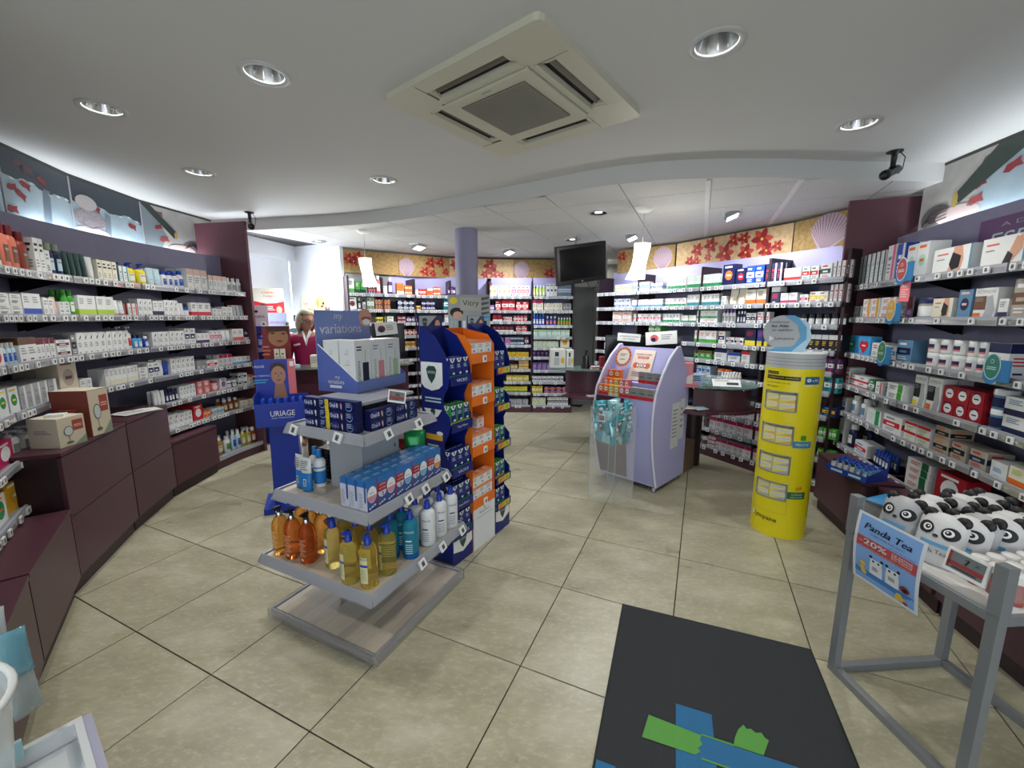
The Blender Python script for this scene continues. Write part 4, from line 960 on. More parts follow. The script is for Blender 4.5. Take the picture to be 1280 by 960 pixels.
def band(pts, z0, z1, label, art, base, n=6):
    a, c = Vector(pts[0]), Vector(pts[1]); d = c - a; l = d.length; r = math.atan2(d.y, d.x)
    b = MB(); b.box(.003, l - .003, 0, .012, z0, z1, base); b.T = front(0); b.e = .0008
    art(b, l, z0, z1); o = b.build('picture_panel', None, (a.x, a.y, 0), r); tag(o, label, 'wall picture'); return o
RD, RD2 = P('#8f1f22'), P('#b8443a')
def clipflower(b, l, z0, z1, items):
    for u, v, r in items:
        flower(b, min(max(u * l, r), l - r), min(max(z0 + v * (z1 - z0), z0 + r), z1 - r), r, RD, RD2)
H0, H1 = 2.155, 2.47
band([(-2.40, 6.03), (-1.72, 6.50)], H0, H1, 'sand picture panel with red flowers beside the white wall', lambda b, l, z0, z1: clipflower(b, l, z0, z1, [(.12, .6, .08), (.27, .72, .08), (.2, .5, .07)]), SAND)
band([(-1.72, 6.50), (-1.02, 6.93)], H0, H1, 'sand picture panel with shell top and red flowers, left of column', lambda b, l, z0, z1: (shell(b, .12, z0 + .12, .24, .25), clipflower(b, l, z0, z1, [(.62, .7, .09), (.82, .8, .08), (.5, .2, .08), (.66, .15, .06), (.93, .3, .06)])), SAND)
band([(-1.02, 6.93), (.02, 7.07)], H0, H1, 'pale sand picture panel with red flowers behind the column', lambda b, l, z0, z1: clipflower(b, l, z0, z1, [(.1, .7, .09), (.2, .2, .08), (.3, .7, .08), (.63, .72, .11), (.68, .3, .09), (.55, .15, .07), (.8, .2, .06)]), SANDL)
band([(.02, 7.07), (.98, 7.08)], H0, H1, 'sand picture panel behind the television', lambda b, l, z0, z1: (shell(b, .13, z0 + .13, .25, .27), clipflower(b, l, z0, z1, [(.62, .3, .09), (.9, .7, .08)])), SAND)
band([(1.50, 6.14), (2.11, 5.58)], H0, H1, 'short sand picture panel with pink shell right of passage', lambda b, l, z0, z1: (clipflower(b, l, z0, z1, [(.02, .72, .07)]), shell(b, l * .8, z0 + .14, .25, .28)), SAND)
band([(2.12, 5.57), (2.80, 4.33)], H0, H1, 'long sand picture panel strewn with red flowers', lambda b, l, z0, z1: (clipflower(b, l, z0, z1, [(.22, .62, .085), (.35, .8, .09), (.15, .15, .07), (.22, .1, .06), (.33, .3, .05), (.48, .35, .11), (.55, .85, .075), (.64, .78, .07), (.66, .25, .09), (.78, .72, .11), (.82, .2, .08), (.9, .35, .06)])), SANDL)
band([(2.80, 4.32), (2.98, 3.62)], H0, H1, 'sand picture panel with large ribbed shell by burgundy panel', lambda b, l, z0, z1: (shell(b, l * .5, z0 + .15, .36, .3, -.25),), SAND)
# near bands: water, pebbles, bamboo and petals, lit from a trough below
WAT = M('printed pale water', '#93a5b0', .5, noise='#a9bcc4', scale=5)
WATD = M('printed slate', '#3c4650', .5); PEB = M('printed pebble', '#a39aa0', .6, noise='#8d858b', scale=40); PEB2 = M('printed pale pebble', '#bdb6b6', .6)
def petal(b, u, v, r, a, c='#8e3236', L=3):
    q = []
    for du, dv in ((-1, -.1), (-.4, -.45), (.3, -.3), (1, -.5), (.8, .1), (.95, .5), (.2, .4), (-.5, .45)):
        q.append((u + r * (du * math.cos(a) - dv * math.sin(a)), v + r * (du * math.sin(a) + dv * math.cos(a))))
    b.poly(q, P(c), L)
def art_water(kind):
    def art(b, l, z0, z1):
        h = z1 - z0
        if kind in (0, 1):
            top = [(l * i / 24, z1 - h * (.36 + .10 * i / 24 + .035 * math.sin(i * .55 + kind) + .012 * math.sin(i * 1.7))) for i in range(25)]
            for i in range(7): b.poly([(l * (.1 + .13 * i), top[3 * i + 2][1] - .004), (l * (.13 + .13 * i), top[3 * i + 2][1] - .016), (l * (.19 + .13 * i), top[min(24, 3 * i + 4)][1] - .006), (l * (.14 + .13 * i), top[3 * i + 3][1] - .002)], P('#d5e0e4'), 2)
            b.poly([(l, z1), (0, z1)] + top, WATD, 1)
        if kind == 0:
            b.poly([(l * .5, z0), (l * .62, z0), (l * .66, z1 - h * .4), (l * .56, z1 - h * .4)], P('#6c7c88'), 1.5)
            for u, v, r, a in ((.12, .45, .045, .2), (.22, .38, .05, -.5), (.3, .55, .05, -.3), (.55, .72, .045, -.3), (.08, .12, .05, .1), (.25, .85, .05, 0), (.36, .8, .06, -.1)): petal(b, u * l, z0 + v * h, r, a, '#8e3236' if v < .8 else '#5f4448')
        if kind == 1:
            b.ell(.17, z0 + h * .10, .17, .045, PEB2, 3, 28); b.ell(.155, z0 + h * .34, .15, .072, PEB, 4, 28); b.ell(.135, z0 + h * .62, .10, .058, PEB2, 5, 28); b.poly([(.02, z0 + h * .27), (.155, z0 + h * .19), (.29, z0 + h * .27), (.155, z0 + h * .17)], P('#6d686e'), 4.5)
            petal(b, .3 * l, z0 + .58 * h, .05, -.4); petal(b, .82 * l, z0 + .42 * h, .05, -.2)
            b.poly([(.4 * l, z0), (.47 * l, z0), (.5 * l, z0 + .5 * h), (.42 * l, z0 + .55 * h)], P('#7c8a96'), 2)
        if kind == 2:
            b.poly([(0, z1), (0, z0), (l * .2, z0), (l * .3, z0 + h * .4), (l * .1, z1)], P('#7f8a91'), 1)
            b.poly([(-.0, z1), (.12 * l, z1), (.44 * l, z0 + .52 * h), (.40 * l, z0 + .36 * h)], P('#34403c'), 4); b.ell(.425 * l, z0 + .44 * h, .018, .035, P('#b8a050'), 5)
            b.ell(.72 * l, z0 + .22 * h, .17, .075, P('#6f6a6c'), 2)
            for k in range(5): b.tube([(.72 * l - .15 + .02 * k, z0 + .22 * h + .02 * k - .02, .003), (.72 * l, z0 + .22 * h + .055 - .018 * k, .004), (.72 * l + .16, z0 + .2 * h - .02 * k + .01, .003)], .0016, P('#2f2d31'), 4)
            b.ell(.5 * l, z0 + .12 * h, .16, .055, P('#cdb9b4'), 3)
            petal(b, .26 * l, z0 + .3 * h, .055, .2, '#a24a4c'); petal(b, .2 * l, z0 + .55 * h, .045, .3); petal(b, .22 * l, z0 + .85 * h, .05, 0, '#7a5a5c')
        if kind == 3:   # right wall, mirrored composition
            b.poly([(l * .45, z0), (l, z0), (l, z1), (l * .8, z1)], WAT, 1)
            b.poly([(l * .72, z1), (l, z1), (l, z1 - h * .12), (l * .43, z0 + .33 * h), (l * .36, z0 + .46 * h)], P('#39453f'), 4); b.ell(.385 * l, z0 + .40 * h, .022, .05, P('#b8a050'), 5)
            b.ell(.2 * l, z0 + .2 * h, .13, .09, P('#6f6a6c'), 2)
            for k in range(5): b.tube([(.05 * l + .01 * k, z0 + .1 * h + .01 * k, .003), (.15 * l, z0 + .3 * h - .02 * k, .004), (.32 * l, z0 + .36 * h - .022 * k, .003)], .0018, P('#2f2d31'), 4)
            b.ell(.42 * l, z0 + .17 * h, .17, .06, P('#cdb9b4'), 3, 20)
            petal(b, .58 * l, z0 + .3 * h, .06, .2, '#a24a4c'); petal(b, .6 * l, z0 + .52 * h, .05, .3); petal(b, .86 * l, z0 + .62 * h, .06, .3); petal(b, .66 * l, z0 + .85 * h, .06, .3, '#7a5a5c')
        if kind == 4:
            b.poly([(0, z1), (l, z1), (l, z1 - h * .5), (0, z1 - h * .45)], WATD, 1)
            petal(b, .2 * l, z0 + .3 * h, .05, .3)
    return art
G0, G1 = 2.165, 2.60
BW = M('printed warm grey', '#a9a8a3', .5, noise='#bab9b4', scale=6)
PL_ = [(-2.35, 1.15), (-2.75, 1.95), (-3.24, 2.80), (-3.44, 3.42), (-3.53, 4.15), (-3.45, 4.98)]
PLL = ['left picture panel outside the frame', 'left lit picture panel at the photo edge with petals', 'left lit picture panel with red petals on water', 'left lit picture panel with stacked pebbles', 'last left lit picture panel with bamboo spout']
kinds = [(4, WAT), (4, WAT), (0, WAT), (1, WAT), (2, BW)]
for i in range(1, 5): MB().box(-.006, .006, -.006, .0, G0, G1, P('silver')).build('picture_joint', band([PL_[i], PL_[i + 1]], G0, G1, PLL[i], art_water(kinds[i][0]), kinds[i][1]))
PR_ = [(3.09, 3.32), (2.97, 2.55), (2.77, 1.75), (2.55, 1.05)]
band([PR_[0], PR_[1]], G0, G1, 'right lit picture panel with bamboo spout and pebbles', art_water(3), BW)
band([PR_[1], PR_[2]], G0, G1, 'right picture panel at the upper right photo edge', art_water(4), WAT)
# dark shadow gap and trim above, light trough with LED strip below
def trough(pts, label, e, off_to_room, col=(.86, .93, 1)):
    for (a, c) in zip(pts, pts[1:]):
        a, c = Vector(a), Vector(c); d = c - a; l = d.length; r = math.atan2(d.y, d.x)
        t = thing('light_trough', label + ', under ' + {0: 'the first', 1: 'the second', 2: 'the third', 3: 'the last'}[pts.index(tuple(a)) if False else tuple(map(tuple, pts)).index((round(a.x, 2), round(a.y, 2)))] + ' panel', 'light', (a.x, a.y, 0), r, 'light troughs under the lit pictures')
        MB().box(0, l, -.05, .0, 2.09, 2.10, AUBD).build('tray', t)
        MB().box(.02, l - .02, -.04, -.03, 2.10, 2.106, M('led strip', '#eef2ff', .3, emit=4)).build('led_strip', t)
        light('led_light', 'AREA', (l / 2, -.035, 2.112), e * l, col, t, (R_(180 - 25), 0, 0), size=l - .06, size_y=.02)
trough(PL_[2:], 'hidden light trough under the left pictures', 3.0, 1)
trough(PR_[:3], 'hidden light trough under the right pictures', 2.6, 1)
for pts, nme in ((PL_[1:], 'trim_2'), (PR_[:3], 'trim_3')):
    b = MB()
    for a, c in zip(pts, pts[1:]):
        a, c = Vector(a), Vector(c); d = c - a; r = math.atan2(d.y, d.x); b.T = Matrix.Translation((a.x, a.y, 0)) @ Matrix.Rotation(r, 4, 'Z')
        b.box(0, d.length, -.004, .05, G1 + .002, ZN - .001, M('dark gap trim', '#4d4a45', .8))
    struct(b.build(nme))

# ================================================================ PRODUCTS ON THE WALL SHELVES
def carton(w, d, h, st, c1, c2, c3, seed=0):
    rn = random.Random(seed); b = MB(); b.box(-w / 2, w / 2, -d / 2, d / 2, 0, h, c1)
    for side in range(2):
        b.T = front(-d / 2) if side == 0 else (sidep(w / 2) if seed % 2 else sidem(-w / 2)); W = w if side == 0 else d
        hw = W / 2
        if side and st in ('d', 'o', 'h'): b.lines(-hw * .7, h * .5, hw * .6, h * .8, 3, c3); continue
        if st == 'b': b.rect(-hw, 0, hw, h * .34, c2); b.lines(-hw * .7, h * .55, hw * .5, h * .85, 3, c3)
        elif st == 't': b.rect(-hw, h * .72, hw, h, c2); b.lines(-hw * .7, h * .3, hw * .6, h * .6, 3, c3); b.rect(-hw * .6, h * .1, hw * .1, h * .16, c2, 2)
        elif st == 'm': b.rect(-hw, h * .36, hw * .8, h * .66, c2); b.rect(-hw * .6, h * .44, hw * .3, h * .54, c1, 2); b.lines(-hw * .7, h * .1, hw * .6, h * .28, 2, c3); b.rect(-hw * .7, h * .78, hw * .2, h * .88, c3)
        elif st == 's': b.rect(hw * .25, 0, hw * .8, h, c2); b.rect(-hw * .7, h * .6, hw * .1, h * .7, c3); b.lines(-hw * .7, h * .2, hw * .1, h * .5, 3, c3)
        elif st == 'l': b.lines(-hw * .7, h * .55, hw * .7, h * .85, 2, c2); b.lines(-hw * .7, h * .15, hw * .5, h * .4, 3, c3)
        elif st == 'o': b.ell(0, h * .5, hw * .62, min(h * .32, hw * .7), c2, 1, 14); b.rect(-hw * .35, h * .46, hw * .35, h * .54, c3, 2); b.rect(-hw * .7, h * .84, hw * .5, h * .92, c3)
        elif st == 'd': b.poly([(-hw * .05, h * .66), (hw * .5, h * .8), (hw * .5, h * .9), (-hw * .05, h * .76)], c2); b.lines(-hw * .7, h * .32, hw * .6, h * .55, 3, c3); b.rect(-hw * .6, h * .1, -hw * .1, h * .14, c2)
    b.T = Matrix.Identity(4); return b
def bottle(r, h, c1, c2, c3, kind='B', d=.8):
    b = MB(); sy = .75
    if kind == 'J':
        b.lathe([(r * .96, 0), (r, h * .05), (r, h * .72)], c1, 16, caps=True); b.lathe([(r * 1.03, h * .72), (r * 1.03, h * .97), (r * .96, h)], c2, 16)
        b.lathe([(r * 1.008, h * .12), (r * 1.008, h * .6)], c3 if c3 != 'navylabel' else 'white', 16, caps=False, arc=(-math.pi * .85, -math.pi * .15))
        if c3 == 'navylabel':
            b.lathe([(r * 1.015, h * .38), (r * 1.015, h * .62)], 'navy', 10, caps=False, arc=(-math.pi * .75, -math.pi * .3)); b.lathe([(r * 1.015, h * .26), (r * 1.015, h * .38)], 'rose', 10, caps=False, arc=(-math.pi * .75, -math.pi * .3))
        return b
    if kind == 'T':
        n = 12; prof = [(0, r * .95, r * .62), (h * .16, r * .95, r * .62)]
        b.lathe([(r * .8, 0), (r * .8, h * .17)], c2, 12, sy=.75)
        vs = []; rings = [(.15, .92, .62), (.2, 1, .68), (.45, 1.02, .55), (.75, 1.04, .3), (.93, 1.05, .1), (1, 1.05, .06)]
        for z, a, bb in rings:
            for i in range(n): t = 2 * math.pi * i / n; vs.append((r * a * math.cos(t), r * bb * math.sin(t), h * z))
        fs = [(j * n + i, j * n + (i + 1) % n, (j + 1) * n + (i + 1) % n, (j + 1) * n + i) for j in range(5) for i in range(n)] + [tuple(range(60, 72))]
        b.add(vs, fs, c1, True)
        b.T = plane((0, -r * .72, h * .22), (1, 0, 0), (0, .25, 1)); b.rect(-r * .5, .3 * h, r * .5, .36 * h, c3); b.rect(-r * .4, .14 * h, r * .3, .2 * h, c3); b.T = Matrix.Identity(4)
        return b
    if kind == 'G':
        n = 8; vs = []; rings = [(0, .8, .5), (.1, 1, .6), (.5, 1, .55), (.85, 1, .2), (1, 1.02, .04)]
        for z, a, bb in rings:
            for x, y in ((-1, -.3), (-.8, -1), (0, -1.1), (.8, -1), (1, -.3), (1, .3), (0, 1), (-1, .3)): vs.append((r * a * x, r * bb * y, h * z))
        b.add(vs, [(j * 8 + i, j * 8 + (i + 1) % 8, (j + 1) * 8 + (i + 1) % 8, (j + 1) * 8 + i) for j in range(4) for i in range(8)] + [tuple(range(32, 40)), tuple(range(8))[::-1]], c1)
        b.T = plane((0, -r * .68, h * .1), (1, 0, 0), (0, .12, 1)); b.rect(-r * .5, h * .3, r * .5, h * .55, c3); b.rect(-r * .6, h * .65, r * .4, h * .72, c2); b.T = Matrix.Identity(4)
        return b
    hb = h * (.8 if kind == 'B' else .76)
    b.lathe([(r * .92, 0), (r, h * .03), (r, hb * .82), (r * .85, hb * .93), (r * .42, hb)], c1, 14, sy=sy)
    b.lathe([(r * 1.006, h * .18), (r * 1.006, hb * .68)], c3 if c3 != c1 else 'grey', 8, sy=sy, caps=False, arc=(-math.pi * .72, -math.pi * .28))
    b.lathe([(r * 1.012, h * .42), (r * 1.012, h * .47)], 'grey', 6, sy=sy, caps=False, arc=(-math.pi * .65, -math.pi * .35))
    if kind == 'B': b.lathe([(r * .55, hb - .002), (r * .55, h * .98), (r * .5, h)], c2, 12)
    else:
        b.lathe([(r * .36, hb - .002), (r * .36, hb + h * .09), (r * .12, hb + h * .1), (r * .12, h * .95)], c2, 10); b.box(-r * .18, r * .18, -r * .75, r * .25, h * .93, h, c2)
    return b
def special(kind, w, d, h, c1, c2, c3):
    b = MB(); b.box(-w / 2, w / 2, -d / 2, d / 2, 0, h, c1); b.T = front(-d / 2); hw = w / 2
    if kind in ('C1', 'C2'):
        b.rect(hw * .9, 0, hw, h, 'steel', 1); b.rect(-hw * .8, h * .74, -hw * .2, h * .8, 'coral'); b.lines(-hw * .8, h * .5, -hw * .3, h * .6, 1, 'grey')
        if kind == 'C1':
            b.poly([(-.2 * hw, 0), (-.05 * hw, h * .3), (.1 * hw, h * .98), (.5 * hw, h), (.62 * hw, h * .5), (.5 * hw, 0)], c3, 1.5)
            b.poly([(-.08 * hw, h * .35), (.05 * hw, h * .8), (.5 * hw, h * .62), (.45 * hw, h * .2), (.1 * hw, h * .12)], c2, 2.5)
        else:
            b.poly([(.0 * hw, 0), (.3 * hw, h * .45), (.55 * hw, h * .95), (.68 * hw, h * .9), (.75 * hw, h), (.86 * hw, h * .8), (.85 * hw, h * .5), (.5 * hw, h * .2), (.35 * hw, 0)], c3, 1.5)
            b.poly([(.0 * hw, 0), (.25 * hw, h * .5), (.5 * hw, h * .35), (.38 * hw, 0)], c2, 2.5)
    elif kind == 'ACT':
        b.rect(-hw, h * .78, hw, h, c1); b.text('ACTIPOCHE', 0, h * .88, h * .09, 'grey', 2, w=w * .82)
        b.rect(-hw, h * .3, hw * .1, h * .74, c2); b.lines(-hw * .9, h * .55, -hw * .1, h * .7, 3, 'grey')
        b.poly([(-.1 * hw, 0), (.2 * hw, h * .35), (.05 * hw, h * .7), (.6 * hw, h * .76), (.95 * hw, h * .3), (.7 * hw, 0)], 'silver', 2)
        b.rect(-hw, 0, -hw * .3, h * .2, c3, 2.5)
    elif kind == 'HEART':
        for sx in (-.3, .3): b.ell(sx * hw, h * .55, hw * .38, h * .22, c2, 1.5, 12)
        b.poly([(-.62 * hw, h * .45), (0, h * .1), (.62 * hw, h * .45), (0, h * .62)], c2, 1.6); b.rect(-.3 * hw, h * .48, .3 * hw, h * .56, c3, 2)
    b.T = Matrix.Identity(4); return b
CATN = {'c': ('carton', 'box'), 'B': ('bottle', 'bottle'), 'P': ('pump_bottle', 'bottle'), 'T': ('squeeze_tube', 'tube'), 'J': ('jar', 'jar'), 'G': ('pouch', 'pouch')}
WALLN = {'L': 'left wall', 'R': 'right wall', 'RB': 'rear right wall', 'BA': 'red bay', 'BB': 'passage bay', 'LB': 'rear left wall'}
def shelfn(wk, k):
    n = len(LV[wk]); return 'top shelf' if k == 0 else 'lowest shelf' if k == n - 1 else ORD[k] + ' shelf'
seed = 0
for wk, k, s0, s1, n, kind, h, st, c1, c2, c3, desc, stack in RUNS:
    p = PTH[wk]; z = LV[wk][k]; wmax = .30 if kind in ('C1', 'C2') else .2
    step = (s1 - s0) / n; w = min(step * .94, wmax); seed += 1
    if kind in ('c', 'ACT', 'HEART', 'C1', 'C2'):
        d = min(.11, max(.05, w * 1.3)) if kind == 'c' else .07
        b = carton(w, d, h, st, c1, c2, c3, seed) if kind == 'c' else special(kind, w, d, h, c1, c2, c3)
        nme, cat = ({'L': 'cosmetic_carton', 'R': 'orthopaedic_box' if kind != 'c' else 'hygiene_carton', 'RB': 'remedy_carton'}.get(wk, 'supplement_carton'), 'box')
    else:
        d = min(w, .09); r = w / 2 * .97; b = bottle(r, h, c1, c2, c3, kind); nme, cat = CATN[kind]
        if kind in 'BP' and r > .05: b = bottle(.05, h, c1, c2, c3, kind)
    me = b.mesh(nme); tot = n * stack
    grp = (desc + 's on the ' + shelfn(wk, k) + ' of the ' + WALLN[wk]) if tot > 1 else None
    for i in range(n):
        s = s0 + step * (i + .5); q = p.off(s, .022 + d / 2); kk = p.tan(s); rz = math.atan2(kk.y, kk.x)
        for j in range(stack):
            o = put(me, nme, None, (q.x + random.gauss(0, .001), q.y, z + j * (h + .0006)), rz + (random.gauss(0, .03) if kind != 'c' or stack == 1 else random.gauss(0, .012)))
            lab = desc
            if n > 1: lab += ', ' + (pos(i, n) if n > 2 else ('left' if i == 0 else 'right')) + ' of ' + NUM[n]
            if stack > 1: lab += ' ' + (('lower', 'upper')[j] if stack == 2 else ('bottom' if j == 0 else 'top' if j == stack - 1 else ORD[j] + ' up')) 
            tag(o, lab + ', ' + shelfn(wk, k) + ', ' + WALLN[wk], cat, grp)
            if wk in ('L', 'R') and j == 0 and kind not in ('C1', 'C2', 'HEART') and d < .12:
                dd = .022 + d * 1.5 + .008
                if dd + d / 2 < (.29 if wk == 'L' else .25):
                    q2 = p.off(s, dd); o2 = put(me, nme, None, (q2.x, q2.y, z + .0002), rz + random.gauss(0, .03))
                    tag(o2, 'second row ' + desc + ', ' + shelfn(wk, k) + ', ' + WALLN[wk], cat, desc + 's, second row, ' + shelfn(wk, k) + ' of the ' + WALLN[wk])
# ================================================================ CENTRAL GONDOLA
GA = R_(-25.8); GO = Vector((-.765, 2.09))
def gw(x, y, z=0): return (GO.x + x * math.cos(GA) - y * math.sin(GA), GO.y + x * math.sin(GA) + y * math.cos(GA), z)
gd = thing('display_gondola', 'central square gondola with pale wood shelves, grey rails and post', 'display stand', (GO.x, GO.y, 0), GA)
b = MB(); b.bevbox(-.35, .35, -.35, .35, .012, .042, M('gondola edge grey', '#9a98a2', .4, .2), .004); bs = b.build('base', gd)
MB().box(-.335, .335, -.335, .335, .042, .047, WOODL).build('wood_top', bs)
for k in range(4):
    b = MB(); b.T = Matrix.Rotation(k * math.pi / 2, 4, 'Z'); b.box(-.36, .36, -.366, -.352, .004, .055, CLEAR); b.box(-.355, .355, -.352, -.345, .042, .053, RAIL); b.build('rail', bs)
for zz, s in ((.35, .36), (.68, .30), (1.01, .245)):
    b = MB(); b.bevbox(-s, s, -s, s, zz - .028, zz - .004, RAIL, .002); sh = b.build('shelf', gd)
    MB().box(-s + .008, s - .008, -s + .008, s - .008, zz - .004, zz, WOODL if zz < 1 else SHELF).build('wood_top', sh)
    for k in range(4):
        b = MB(); b.T = Matrix.Rotation(k * math.pi / 2, 4, 'Z')
        b.add([(-s - .012, -s - .020, zz - .036), (s + .02, -s - .020, zz - .036), (s + .004, -s - .002, zz + .010), (-s - .004, -s - .002, zz + .010), (-s, -s + .003, zz + .008), (s, -s + .003, zz + .008), (s, -s + .001, zz - .03), (-s, -s + .001, zz - .03)],
              [(0, 1, 2, 3), (3, 2, 5, 4), (1, 0, 7, 6), (4, 5, 6, 7)], RAIL)
        b.add([(-s - .014, -s - .026, zz - .038), (s + .02, -s - .026, zz - .038), (s + .004, -s - .008, zz + .008), (-s - .004, -s - .008, zz + .008)], [(0, 1, 2, 3)], CLEAR)
        b.build('rail', sh)
    tg = tag_mesh(.044, .044)
    fr = {.35: [-.05, .12, .31], .68: [-.06, .07, .25], 1.01: [-.12, .1]}[zz]
    for y in fr: put(tg, 'price_tag', sh, (s + .026, y, zz - .015), rot=(R_(-16), R_(-12), R_(90)))
    if zz > 1:
        for x in (-.17, .12): put(tg, 'price_tag', sh, (x, -s - .026, zz - .012), rot=(R_(-16), R_(10), 0))
PERF = M('perforated post grey', '#a3a8ad', .45, .15)
b = MB(); b.box(-.11, .11, -.13, .13, .04, 1.0, PERF)
b.T = sidep(.11)
for z in range(12): b.rect(.095, .1 + z * .075, .103, .12 + z * .075, 'black', 1)
b.build('post', gd)
b = MB(); b.bevbox(-.165, .165, -.165, .2, 1.125, 1.14, RAIL, .004); b.box(-.12, .12, -.1, .12, 1.0, 1.125, M('dark riser', '#3a3c40', .5)); b.build('riser', gd)

def place(me, name, lx, ly, z, rz=0, parent=None):
    q = gw(lx, ly, z); return put(me, name, parent, q, GA + rz)
# soap bottles (parts: body, liquid label, cap)
def soap(kind, label, lx, ly, z, rz=0, grp=None, hh=None):
    q = gw(lx, ly, z); t = thing('soap_bottle', label, 'bottle', q, GA + rz, grp)
    if kind in ('amber', 'orange'):
        lm = M('soap ' + kind, {'amber': '#e0a250', 'orange': '#d67a3c'}[kind], .06, trans=.82, ior=1.2)
        r = .039
        b = MB(); b.lathe([(r * .9, 0), (r, .006), (r, .14), (r * .9, .168), (r * .62, .190), (r * .35, .2)], lm, 24); b.build('body', t)
        b = MB(); b.lathe([(.0145, .198), (.0145, .216), (.012, .219)], CHROME, 16); b.build('collar', t)
        b = MB(); b.lathe([(.010, .219), (.010, .231), (.004, .232), (.004, .243)], BLKP, 12); b.bevbox(-.010, .010, -.030, .010, .240, .249, BLKP, .002); b.build('pump', t)
        b = MB(); LBL = M('soap print ' + kind, {'amber': '#dcb98a', 'orange': '#c99a80'}[kind], .5)
        for k in range(10):
            z0 = .042 + k * .009; aa = .5 - (k % 3) * .12; b.lathe([(r * 1.004, z0), (r * 1.004, z0 + .0035)], LBL, 6, caps=False, arc=(-math.pi / 2 - aa, -math.pi / 2 + aa))
        b.lathe([(r * 1.004, .018), (r * 1.004, .032)], LBL, 4, caps=False, arc=(-math.pi / 2 - .2, -math.pi / 2 + .2)); b.build('print', t)
        return t
    r = .040
    body = {'oil': M('soap oil', '#f3dc86', .06, trans=.88, ior=1.12), 'blue': M('soap blue', '#2e8fae', .12, trans=.35, ior=1.25), 'milk': M('soap milk', '#d5d8da', .35)}[kind]
    b = MB(); b.lathe([(r * .92, 0), (r, .006), (r, .165), (r * .93, .182), (r * .55, .193), (r * .38, .196)], body, 24); b.build('body', t)
    BL = M('pump royal blue', '#163aa6', .3)
    b = MB(); b.lathe([(.0165, .195), (.0165, .213), (.013, .216), (.013, .232)], BL, 16); b.bevbox(-.009, .009, -.026, .010, .230, .243, BL, .003); b.build('pump', t)
    b = MB()
    if kind == 'oil':
        b.lathe([(r * 1.005, .028), (r * 1.005, .15)], M('oil label', '#cfcda0', .5), 8, caps=False, arc=(-math.pi / 2 - .5, -math.pi / 2 + .5)); b.lathe([(r * 1.012, .105), (r * 1.012, .116)], BL, 8, caps=False, arc=(-math.pi / 2 - .5, -math.pi / 2 + .5))
        for k in range(9): b.lathe([(r * 1.012, .045 + k * .006), (r * 1.012, .047 + k * .006)], 'sage', 6, caps=False, arc=(-math.pi / 2 - .4, -math.pi / 2 + .3))
    elif kind == 'oilfront': pass
    if kind in ('milk', 'blue'):
        c = 'navy' if kind == 'milk' else 'white'
        for k in range(5): b.lathe([(r * 1.006, .03 + k * .011), (r * 1.006, .034 + k * .011)], 'grey' if kind == 'milk' else 'ice', 6, caps=False, arc=(-math.pi / 2 - .5, -math.pi / 2 + .4))
        b.lathe([(r * 1.006, .092), (r * 1.006, .099)], c, 6, caps=False, arc=(-math.pi / 2 - .45, -math.pi / 2 + .3))
    if kind == 'blue': b.lathe([(r * 1.004, .0), (r * 1.004, .03)], M('blue foot', '#0f5b9a', .15), 24, caps=False)
    if b.v: b.build('label_print', t)
    b = MB()
    if kind != 'oil' or 'printed front' in label:
        b.T = front(-r * 1.03, 0, 0); b.text('URIAGE', 0, .142, .010, 'navy' if kind != 'blue' else 'white', 2, w=.05)
        # wrap the lettering on the cylinder
        v2 = []
        for x, y, z in b.v: a = x / r; v2.append((r * 1.012 * math.sin(a), -r * 1.012 * math.cos(a), z))
        b.v = v2; b.build('lettering', t)
    return t
Z1 = .351
for i, (x, y, kd, s) in enumerate([(-.298, -.300, 'amber', 'golden soap bottle with black pump, leftmost on lowest gondola shelf'), (-.212, -.296, 'orange', 'orange soap bottle with black pump, second from the left'),
    (-.110, -.292, 'orange', 'orange brown soap bottle with black pump, third along the edge'), (-.125, -.195, 'amber', 'brownish soap bottle behind the third orange one'),
    (-.285, -.185, 'amber', 'golden soap bottle in the second row, left'), (-.205, -.195, 'amber', 'golden soap bottle in the second row, right')]):
    soap(kd, s, x, y, Z1, random.uniform(-.4, .2), 'black pump soap bottles')
for x, y, rz, s in [(.030, -.262, -.35, 'tall cleansing oil bottle with green side label, leftmost of the yellow ones'), (.195, -.318, -.3, 'cleansing oil bottle with green side label at the shelf corner'),
    (.292, -.300, .15, 'cleansing oil bottle with printed front at the very shelf corner'), (.300, -.190, -.5, 'cleansing oil bottle third along the right edge'),
    (.115, -.20, 0, 'cleansing oil bottle in second row, behind the corner pair'), (.205, -.20, .1, 'cleansing oil bottle in second row, right one'), (.02, -.17, .1, 'cleansing oil bottle in second row, left one')]:
    soap('oil', s, x, y, Z1, rz, 'yellow cleansing oil bottles')
for x, y, s in [(.308, -.035, 'clear blue shower gel bottle in the front row'), (.225, -.085, 'clear blue shower gel bottle in the second row'), (.215, .01, 'clear blue shower gel bottle behind the front one')]:
    soap('blue', s, x, y, Z1, .5, 'blue shower gel bottles')
for x, y, rz, s in [(.315, .095, .35, 'white lotion pump bottle, nearest on the right edge'), (.315, .200, .9, 'white lotion pump bottle, middle one on the right edge'), (.318, .300, .95, 'white lotion pump bottle, farthest on the right edge'),
    (.225, .105, .5, 'white lotion pump bottle in second row, near'), (.225, .20, .6, 'white lotion pump bottle in second row, middle'), (.228, .30, .6, 'white lotion pump bottle in second row, far')]:
    soap('milk', s, x, y, Z1, rz, 'white lotion pump bottles')
